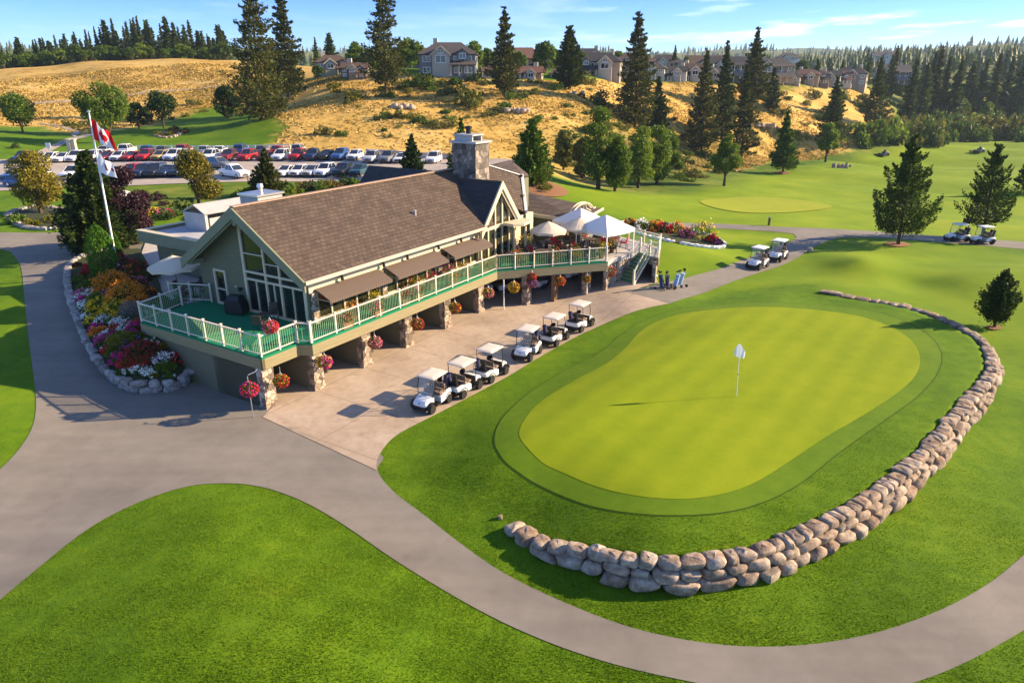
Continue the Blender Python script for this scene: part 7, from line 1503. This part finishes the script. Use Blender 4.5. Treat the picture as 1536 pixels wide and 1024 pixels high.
# ------------------------------------------------------------------ houses along the crest
WALLS = {'tan': (.33, .27, .19), 'grey': (.20, .20, .20), 'cream': (.44, .40, .33), 'brown': (.20, .15, .115), 'slate': (.13, .145, .17), 'sand': (.34, .29, .22), 'white': (.52, .51, .49)}
for k_, c_ in WALLS.items(): M['hw_' + k_] = siding('house_siding_' + k_, c_, .25, .7)
for k_, c_ in {'brown': (.10, .066, .05), 'grey': (.085, .075, .072), 'dark': (.05, .047, .05), 'red': (.17, .085, .06)}.items(): M['hr_' + k_] = shingles('house_shingles_' + k_, tuple(x * .8 for x in c_), c_, tuple(x * 1.3 for x in c_), 0)
def house(px, py, wpx, floors, wall, roof, label, seed, rot=0, dist=None, hpx=None, hip=True, big=False):
    rnd = random.Random(seed); x, y, z = hit(px, py) if dist is None else at_dist(px, py, dist); s = scale_at(x, y, z); w_ = wpx / s * 1.1; d = w_ * .7; fh = min(3.0, w_ * .185); H = fh * floors; root = empty('house', (x, y + d * .5, z), math.atan2(-x, y) * .6 + R(rot * .45), label, 'house', 'houses along the crest')
    hw_, hd_ = w_ / 2, d / 2; wm, rm = 'hw_' + wall, 'hr_' + roof
    m = MB(); m.bx(-hw_, hw_, -hd_, hd_, -3, H); m.build('walls', wm, root)
    rh = w_ * .21; o = .5; m = MB(); rl = hw_ * (.45 if hip else 1.04)
    e = [(-hw_ - o, -hd_ - o, H), (hw_ + o, -hd_ - o, H), (hw_ + o, hd_ + o, H), (-hw_ - o, hd_ + o, H)]; rg = [(-rl, 0, H + rh), (rl, 0, H + rh)]
    m.slab([e[0], e[1], rg[1], rg[0]], .2); m.slab([e[2], e[3], rg[0], rg[1]], .2)
    if hip: m.slab([e[1], e[2], rg[1]], .2); m.slab([e[3], e[0], rg[0]], .2)
    rf = m.build('roof', rm, root)
    if not hip:
        for sx in (-1, 1): m = MB(); m.slab([(sx * (hw_ - .02), -hd_, H - .1), (sx * (hw_ - .02), hd_, H - .1), (sx * (hw_ - .02), 0, H + rh - .25)], .15); m.build('gable', wm, root)
    m = MB(); cx_ = rnd.choice((-1, 1)) * hw_ * .5; m.bx(cx_ - .5, cx_ + .5, 1.0, 2.0, H, H + rh + .9); m.build('chimney', 'trim', rf)
    # front gable bay
    bx0 = rnd.uniform(-.75, .2) * hw_; bw = w_ * rnd.uniform(.26, .34); bh = H * (1.0 if floors == 1 else rnd.choice((.95, 1.0))); yb = -hd_ - 1.4; m = MB()
    m.slab([(bx0, yb, -3), (bx0 + bw, yb, -3), (bx0 + bw, yb, bh), (bx0 + bw / 2, yb, bh + bw * .42), (bx0, yb, bh)], hd_ + 1.2, d=(0, 1, 0)); m.build('bay', 'hw_' + rnd.choice(('cream', 'tan', wall)), root)
    m = MB(); t_ = (bx0 + bw / 2, bh + bw * .42 + .12)
    for sgn in (-1, 1):
        ex = bx0 + bw / 2 + sgn * (bw / 2 + .4); ez = bh - .15; m.slab([(t_[0], yb - .45, t_[1]), (ex, yb - .45, ez), (ex, 0, ez), (t_[0], 0, t_[1])][::sgn], .16)
    m.build('bay_roof', rm, root)
    m = MB()
    for sgn in (-1, 1): ex = bx0 + bw / 2 + sgn * (bw / 2 + .4); m.slab([(t_[0], yb - .5, t_[1] + .02), (ex, yb - .5, bh - .13), (ex, yb - .5, bh - .5), (t_[0], yb - .5, t_[1] - .4)], .06, d=(0, 1, 0))
    m.build('barge_board', 'trim', root)
    def win(x0, x1, z0, z1, yy):
        m = MB(); m.bx(x0, x1, yy - .04, yy - .005, z0, z1); g = m.build('window', 'glass', root); m = MB(); t = .14
        for q in ((x0 - t, x0, z0 - t, z1 + t), (x1, x1 + t, z0 - t, z1 + t), (x0, x1, z1, z1 + t), (x0, x1, z0 - t, z0), ((x0 + x1) / 2 - .05, (x0 + x1) / 2 + .05, z0, z1)): m.bx(q[0], q[1], yy - .12, yy - .042, q[2], q[3])
        m.build('frame', 'white', g)
    win(bx0 + bw * .22, bx0 + bw * .78, bh - fh * .75, bh - fh * .15, yb); win(bx0 + bw * .36, bx0 + bw * .64, bh + bw * .06, bh + bw * .19, yb)
    xs = [q for q in np.linspace(-hw_ * .86, hw_ * .62, 5) if q + hw_ * .25 < bx0 - .2 or q > bx0 + bw + .3]
    for f in range(floors):
        for q in xs: win(q, q + hw_ * .24, f * fh + fh * .35, f * fh + fh * .80, -hd_)
    if floors > 1:
        cx2 = hw_ * .55 if bx0 < -.2 * hw_ else -hw_ * .62; gw2 = w_ * .2; yg = -hd_ - .5; m = MB(); m.slab([(cx2 - gw2 / 2, yg, H - fh * .5), (cx2 + gw2 / 2, yg, H - fh * .5), (cx2 + gw2 / 2, yg, H + .1), (cx2, yg, H + gw2 * .42), (cx2 - gw2 / 2, yg, H + .1)], hd_ + .3, d=(0, 1, 0)); m.build('dormer', 'hw_' + rnd.choice(('cream', 'tan', wall)), root)
        m = MB()
        for sgn in (-1, 1): m.slab([(cx2, yg - .35, H + gw2 * .42 + .15), (cx2 + sgn * (gw2 / 2 + .35), yg - .35, H - .05), (cx2 + sgn * (gw2 / 2 + .35), 0, H - .05), (cx2, 0, H + gw2 * .42 + .15)][::sgn], .14)
        m.build('dormer_roof', rm, root); win(cx2 - gw2 * .25, cx2 + gw2 * .25, H - fh * .35, H + .1, yg)
    for sx in (-1, 1):
        for f in range(floors):
            for q in (-.5, .2):
                m = MB(); xx = sx * hw_; m.bx(min(xx, xx + sx * .04), max(xx, xx + sx * .04) , q * hd_, (q + .32) * hd_, f * fh + fh * .35, f * fh + fh * .8); g = m.build('window', 'glass', root); m = MB(); m.bx(min(xx + sx * .042, xx + sx * .1), max(xx + sx * .042, xx + sx * .1), q * hd_ - .12, (q + .32) * hd_ + .12, f * fh + fh * .8, f * fh + fh * .8 + .14); m.bx(min(xx + sx * .042, xx + sx * .1), max(xx + sx * .042, xx + sx * .1), q * hd_ - .12, (q + .32) * hd_ + .12, f * fh + fh * .35 - .14, f * fh + fh * .35); m.build('frame', 'white', g)
    # porch with posts on the free side
    side_ = 1 if bx0 + bw / 2 < 0 else -1; px0, px1 = (bx0 + bw + .1, hw_ + .3) if side_ > 0 else (-hw_ - .3, bx0 - .1)
    if px1 - px0 > 1.5:
        zp = fh * (floors - .95) if floors > 1 else fh * .9; m = MB(); m.slab([(px0, -hd_ - 2.3, zp), (px1, -hd_ - 2.3, zp), (px1, -hd_, zp + .9), (px0, -hd_, zp + .9)], .16); m.build('porch_roof', rm, root)
        for q in np.linspace(px0 + .25, px1 - .25, 4): m = MB(); m.bx(q - .14, q + .14, -hd_ - 2.2, -hd_ - 1.95, -3, zp - .1); m.build('porch_post', 'trim', root)
        m = MB(); m.bx(px0, px1, -hd_ - 2.3, -hd_ - .01, -1.2, .15); m.build('porch_deck', wm, root)
    return root
HS = [(496, 114, 46, 2, 'tan', 'brown', 'tan house with a front gable at the left end of the crest', 20), (531, 117, 34, 2, 'brown', 'brown', 'small brown gabled house beside the open spruce', -10), (672, 115, 76, 2, 'grey', 'grey', 'largest house, grey with a wide hipped roof and deep porch', -8), (745, 116, 44, 1, 'sand', 'brown', 'sand coloured house half hidden by the slender spruce', 15), (792, 118, 40, 1, 'tan', 'red', 'low tan house with reddish roof left of the rounded fir', -15),
      (903, 117, 56, 2, 'sand', 'dark', 'sand coloured two storey house with dark roof right of the rounded fir', -20), (978, 120, 40, 2, 'cream', 'grey', 'cream house right of the tall spruce above the poplars', -25), (1015, 121, 32, 2, 'white', 'dark', 'pale narrow house beyond the cream one', -25), (1042, 122, 40, 2, 'brown', 'brown', 'brown house behind the spruce cluster on the right slope', -25), (1078, 124, 34, 2, 'cream', 'grey', 'cream house between the spruces of the right cluster', -30), (1160, 125, 38, 2, 'cream', 'dark', 'cream house with dark roof, leftmost of the right hand row', -30), (1187, 127, 28, 2, 'tan', 'dark', 'tan narrow house, second of the right hand row', -28), (1213, 127, 34, 2, 'tan', 'red', 'tan house with red brown roof in the right hand row', -28), (1246, 128, 32, 2, 'white', 'dark', 'white house, fourth of the right hand row', -30), (1281, 129, 42, 2, 'sand', 'dark', 'sand coloured house at the right end of the row', -32), (1103, 125, 30, 2, 'sand', 'brown', 'sand coloured house right of the cluster of spruces', -28)]
HS += [(930, 119, 40, 2, 'grey', 'grey', 'grey gabled house directly behind the tall spruce above the poplars', -22), (1060, 121, 30, 2, 'tan', 'dark', 'tan gabled house between the brown one and a cream one', -25), (1230, 126, 30, 2, 'brown', 'brown', 'brown house squeezed between the red roofed one and the white one', -28), (1264, 127, 30, 2, 'cream', 'red', 'cream house with red brown roof second from the right end', -30), (1138, 123, 30, 2, 'white', 'dark', 'white house behind the small fir on the right slope', -28), (845, 118, 34, 1, 'tan', 'brown', 'low tan house behind the rounded fir', -10)]
for i, (px, py, w_, fl, wa, ro, lb, rt) in enumerate(HS): house(px, py, w_, fl, wa, ro, lb, 20 + i, rt, hip=(i % 3 != 1))
HB = [(955, 104, 44, 'tan', 'brown', 'brown roofed house behind the grey gabled one'), (1095, 108, 40, 'slate', 'dark', 'dark roofed house behind the right cluster of spruces'), (1165, 110, 40, 'sand', 'grey', 'grey roofed house behind the start of the right hand row'), (690, 96, 40, 'slate', 'dark', 'dark roofed house right behind the largest house'), (632, 97, 44, 'brown', 'red', 'red roofed house peeping out behind the largest house'), (718, 98, 36, 'tan', 'brown', 'brown roofed house behind the slender spruce'), (783, 100, 50, 'tan', 'red', 'house with a wide red brown roof behind the low tan one'), (830, 101, 40, 'sand', 'brown', 'house roof left behind the rounded fir'), (880, 99, 46, 'slate', 'dark', 'slate house behind the two storey sand coloured one'), (935, 102, 40, 'brown', 'dark', 'dark roofed house behind the tall spruce'), (1000, 104, 38, 'grey', 'dark', 'grey house behind the pale narrow one'), (1060, 106, 40, 'tan', 'brown', 'tan house behind the cluster of spruces'), (1130, 108, 36, 'grey', 'grey', 'grey roofed house behind the bare stemmed spruce'), (1345, 117, 34, 'slate', 'grey', 'blue grey house alone at the edge of the forest'), (1185, 92, 22, 'white', 'grey', 'small distant house beyond the right hand row'), (1330, 90, 22, 'white', 'grey', 'small distant house on the far hillside')]
for i, (px, py, w_, wa, ro, lb) in enumerate(HB): house(px, py, w_ * 1.25, 1, wa, ro, lb, 60 + i, -12 + i * 5 % 20, dist=196 + i * 4 + (px - 700) * .08 if i < 13 else [330, 480, 560][i - 13], hip=i % 2 == 0)

# ------------------------------------------------------------------ forests : individual trees copied from a few kinds, far slopes as one mass
KT = []
for i, (h, r, lf, kw) in enumerate([(14, 2.6, 'forest', {}), (12, 2.9, 'forest', dict(prof=.6)), (15, 2.3, 'spruce', dict(irr=.5, gap=.08)), (11, 2.7, 'fir', dict(prof=.65))]):
    KT.append([make_conifer('forest_conifer', h, r, lf, 900 + i, whorls=15, nb=7, z0=.05, dens=.62, ls=.75, irr=kw.get('irr', .35), gap=kw.get('gap', 0), prof=kw.get('prof', .8)), False, h])
for i, lf in enumerate(('decid2', 'decid')): KT.append([make_decid('forest_broadleaf', 8, 3.0, lf, 950 + i, n=900, ls=.75, z0=.05), False, 8])
def ftree(px, py, hpx, k_, label, group, dist=None, wx=1.0):
    x, y, z = hit(px, py) if dist is None else (*at_dist(px, py, dist)[:2], 0)
    z = T1(x, y); s = scale_at(x, y, z); pr = KT[k_]; sc = hpx / s / pr[2]; v = (sc * wx, sc * wx, sc)
    if pr[1]: o = dup(pr[0], (x, y, z - .1), random.uniform(0, 6.28), v)
    else: o = pr[0]; pr[1] = True; o.location = (x, y, z - .1); o.scale = v
    return tag(o, label, 'tree', group)
rf_ = random.Random(9)
ADJ = ['dark blue green conifer', 'dark dense conifer', 'olive open conifer', 'deep green conifer', 'mid green broadleaf tree', 'bright green broadleaf tree']
# left wood behind the dry field
for i in range(64):
    px = -8 + 352 * (i + rf_.random() * .9) / 64; d = rf_.uniform(258, 300); k_ = rf_.choice([0, 0, 1, 2, 3, 3]); hpx = rf_.uniform(34, 60) if px > 120 else rf_.uniform(28, 46)
    ftree(px, 90, hpx, k_, f'{ADJ[k_]} in the wood behind the dry field', 'wood behind the dry field', d, rf_.uniform(.8, 1.15))
for i in range(30):
    px = -8 + 352 * (i + rf_.random()) / 30; ftree(px, 90, rf_.uniform(12, 26), rf_.choice([4, 5, 4]), 'broadleaf tree at the front of the wood behind the dry field', 'broadleaf fringe of the wood', rf_.uniform(243, 256), 1.4)
# among and behind the houses
for i, (px, hpx, k_, d) in enumerate([(477, 40, 0, 230), (498, 46, 3, 235), (535, 42, 5, 182), (552, 30, 4, 180), (608, 36, 4, 185), (632, 32, 5, 186), (618, 44, 5, 178), (712, 42, 5, 190), (730, 34, 4, 192), (805, 36, 3, 205), (818, 46, 4, 188), (835, 30, 4, 200), (872, 28, 4, 215), (925, 30, 5, 230), (1010, 36, 0, 260), (1028, 22, 4, 262), (1090, 30, 0, 285), (1140, 28, 4, 280), (1200, 24, 4, 300), (1225, 26, 3, 305), (1262, 26, 0, 310), (1300, 30, 1, 300), (1320, 44, 0, 300), (765, 40, 5, 182), (780, 34, 4, 180), (1120, 24, 5, 275), (955, 26, 4, 235), (880, 22, 5, 212), (478, 22, 4, 175), (560, 24, 5, 172)]):
    ftree(px, 112, hpx, k_, f'{ADJ[k_]} among the houses on the crest', 'trees among the houses', d, rf_.uniform(.9, 1.3))
for i in range(60):
    px = 470 + 880 * (i + rf_.random()) / 60; d = rf_.uniform(330, 520); k_ = rf_.choice([0, 0, 4, 1, 5]); ftree(px, 100, rf_.uniform(9, 20) + (8 if 1240 < px < 1300 else 0), k_, f'distant {ADJ[k_]} beyond the houses', 'distant trees beyond the houses', d, rf_.uniform(.9, 1.5))
# dark forest on the right hillside
for i in range(92):
    d = 285 + 300 * (i / 116) ** 1.2; px = rf_.uniform(1325, 1560) if d < 360 else rf_.uniform(1290, 1560); k_ = rf_.choice([0, 1, 2, 2, 4, 5, 4, 5, 5]); hh = rf_.uniform(7, 18) if k_ < 4 else rf_.uniform(6, 10)
    x, y, z = at_dist(px, 100, d); s = scale_at(x, y, 5); ftree(px, 100, hh * s, k_, f'{ADJ[k_]} in the forest on the right hillside', 'forest on the right hillside', d, rf_.uniform(.8, 1.1))
for i, (px, py, hpx) in enumerate([(1358, 180, 88), (1378, 168, 72), (1388, 160, 80), (1407, 172, 84), (1425, 175, 86), (1445, 168, 74), (1462, 172, 80), (1480, 175, 90), (1500, 172, 84), (1520, 178, 92), (1535, 175, 80), (1395, 165, 90)]):
    ftree(px, py + 6, hpx, [0, 1, 0, 2][i % 4], f'{ADJ[[0, 1, 0, 2][i % 4]]}, {ordw(i)} from the left in the forest front rank', 'front rank of the right forest')
# far forested ridges
def far_forest():
    rng = np.random.default_rng(21); n = 5200; a = rng.uniform(R(-42), R(44), n); r = 520 * np.exp(rng.random(n) ** .8 * math.log(2600 / 520)); x, y = r * np.sin(a), r * np.cos(a)
    cl = np.sin(x * .011 + 1) * np.cos(y * .006) + .6 * np.sin(x * .031 + y * .017); right = np.clip((np.degrees(a) - 14) / 14, -.3, .35); left = np.clip((-np.degrees(a) - 18) / 8, 0, 1.2)
    keep = cl + right + left + rng.normal(size=n) * .4 > .15; x, y, r = x[keep], y[keep], r[keep]; n = len(x); z = T(x, y); h = rng.uniform(8, 15, n) * np.clip(r / 1200, .9, 1.4); w_ = h * rng.uniform(.2, .34, n); V = []; F_ = []
    tiers = 3; k = 5; base = 0; Vs = np.zeros((n, tiers * (k + 1), 3)); Fs = []
    for t in range(tiers):
        z0 = h * (.06 + .27 * t); z1 = h * min(1.0, .52 + .25 * t); rr_ = w_ * (1 - .27 * t)
        for j in range(k):
            an = 6.283 * j / k + rng.uniform(-.4, .4, n); q = rr_ * rng.uniform(.7, 1.25, n); Vs[:, t * (k + 1) + j] = np.stack([x + np.cos(an) * q, y + np.sin(an) * q, z + z0 + rng.uniform(-.05, .05, n) * h], -1)
        Vs[:, t * (k + 1) + k] = np.stack([x + rng.normal(size=n) * w_ * .1, y + rng.normal(size=n) * w_ * .1, z + z1], -1); Fs += [(t * (k + 1) + j, t * (k + 1) + (j + 1) % k, t * (k + 1) + k) for j in range(k)]
    Fq = (np.arange(n)[:, None, None] * (tiers * (k + 1)) + np.array(Fs)[None]).reshape(-1, 3)
    o = mesh_np('far_forest', Vs.reshape(-1, 3), Fq, 'forest'); tag(o, 'blue green forest covering the distant hills below the sky', 'forest', kind='stuff')
far_forest()
# ------------------------------------------------------------------ sky, sun, camera
SUN_EL = R(23.5); sd = Vector((.985, .165, 0)).normalized()
w = bpy.data.worlds.new('World'); scn.world = w; w.use_nodes = True; nt = w.node_tree; bg = nt.nodes['Background']
sky = nt.nodes.new('ShaderNodeTexSky'); sky.sky_type = 'NISHITA'; sky.sun_disc = False; sky.sun_elevation = SUN_EL; sky.sun_rotation = math.atan2(sd.x, sd.y); sky.altitude = 900; sky.air_density = 1.0; sky.dust_density = 0; sky.ozone_density = 3.0
tc = N(nt, 'TexCoord'); sp = N(nt, 'SeparateXYZ'); lk(nt, tc.outputs['Generated'], sp.inputs[0])
# thin streaks of cloud low over the horizon
zz = mth(nt, 'ADD', mth(nt, 'MAXIMUM', sp.outputs[2], 0), .035); cb = N(nt, 'CombineXYZ'); lk(nt, mth(nt, 'DIVIDE', sp.outputs[0], zz), cb.inputs[0]); lk(nt, mth(nt, 'DIVIDE', sp.outputs[1], zz), cb.inputs[1])
n1 = noise(nt, cb.outputs[0], .22, 5, .55); mp = N(nt, 'Mapping'); mp.inputs['Scale'].default_value = (.62, .42, 1); mp.inputs['Location'].default_value = (3.4, .7, 0); lk(nt, cb.outputs[0], mp.inputs['Vector']); n2 = noise(nt, mp.outputs[0], 1.0, 6, .55)
cl = ramp(nt, n2, [(.52, (0, 0, 0)), (.66, (1, 1, 1))])
side = ramp(nt, sp.outputs[0], [(.0, (.12, .12, .12)), (.45, (1, 1, 1))])
hor = ramp(nt, sp.outputs[2], [(.02, (0, 0, 0)), (.06, (1, 1, 1))])
msk = mth(nt, 'MULTIPLY', mth(nt, 'MULTIPLY', cl, side), mth(nt, 'MULTIPLY', hor, .8))
grd = ramp(nt, sp.outputs[2], [(0, (.52, .66, .92)), (.03, (.40, .58, .92)), (.10, (.19, .40, .92)), (.22, (.40, .58, .95)), (.5, (.66, .72, .88))])
skc = mixc(nt, 1.0, mixc(nt, 1.0, sky.outputs[0], grd, 'MULTIPLY'), (1.4, 1.4, 1.4), 'MULTIPLY')
skm = mixc(nt, msk, skc, (9.5, 10, 10.8))
lk(nt, skm, bg.inputs['Color']); bg.inputs['Strength'].default_value = .076
sl = bpy.data.lights.new('sun', 'SUN'); sl.energy = 5.0; sl.angle = R(.5); sl.color = (1, .77, .49); so = bpy.data.objects.new('sun', sl); COL.objects.link(so)
dirv = Vector((sd.x * math.cos(SUN_EL), sd.y * math.cos(SUN_EL), math.sin(SUN_EL))); so.rotation_euler = dirv.to_track_quat('Z', 'Y').to_euler(); so.location = dirv * 200
cam = bpy.data.cameras.new('camera'); cam.sensor_width = 36; cam.lens = F / 1536 * 36; cam.clip_end = 20000; cam.clip_start = .1
co = bpy.data.objects.new('camera', cam); COL.objects.link(co); co.location = (0, 0, CH); co.rotation_euler = (math.pi / 2 - PITCH, 0, 0); scn.camera = co
vs = scn.view_settings; vs.view_transform = 'Standard'; vs.look = 'None'; vs.exposure = 1.52; vs.gamma = 1
scn.cycles.max_bounces = 6; scn.cycles.diffuse_bounces = 3; scn.cycles.transparent_max_bounces = 12; scn.cycles.use_denoising = True

# pale blue air between the camera and the far hills
hm_ = bpy.data.materials.new('blue_haze'); hm_.use_nodes = True; nt = hm_.node_tree
for n_ in list(nt.nodes):
    if n_.type == 'BSDF_PRINCIPLED': nt.nodes.remove(n_)
pv = nt.nodes.new('ShaderNodeVolumePrincipled'); pv.inputs['Color'].default_value = (.62, .80, 1, 1); pv.inputs['Density'].default_value = .00011; pv.inputs['Anisotropy'].default_value = .2
nt.links.new(pv.outputs[0], nt.nodes['Material Output'].inputs['Volume']); M['haze'] = hm_
zlo = float(GZ.min()) - 1; zhi = max(float(GZ.max()) + 40, 60)
m = MB(); m.bx(-5300, 5300, -60, 5300, zlo, zhi); hz_o = m.build('haze', 'haze'); tag(hz_o, 'thin pale blue air softening the far hills', 'haze', kind='stuff')
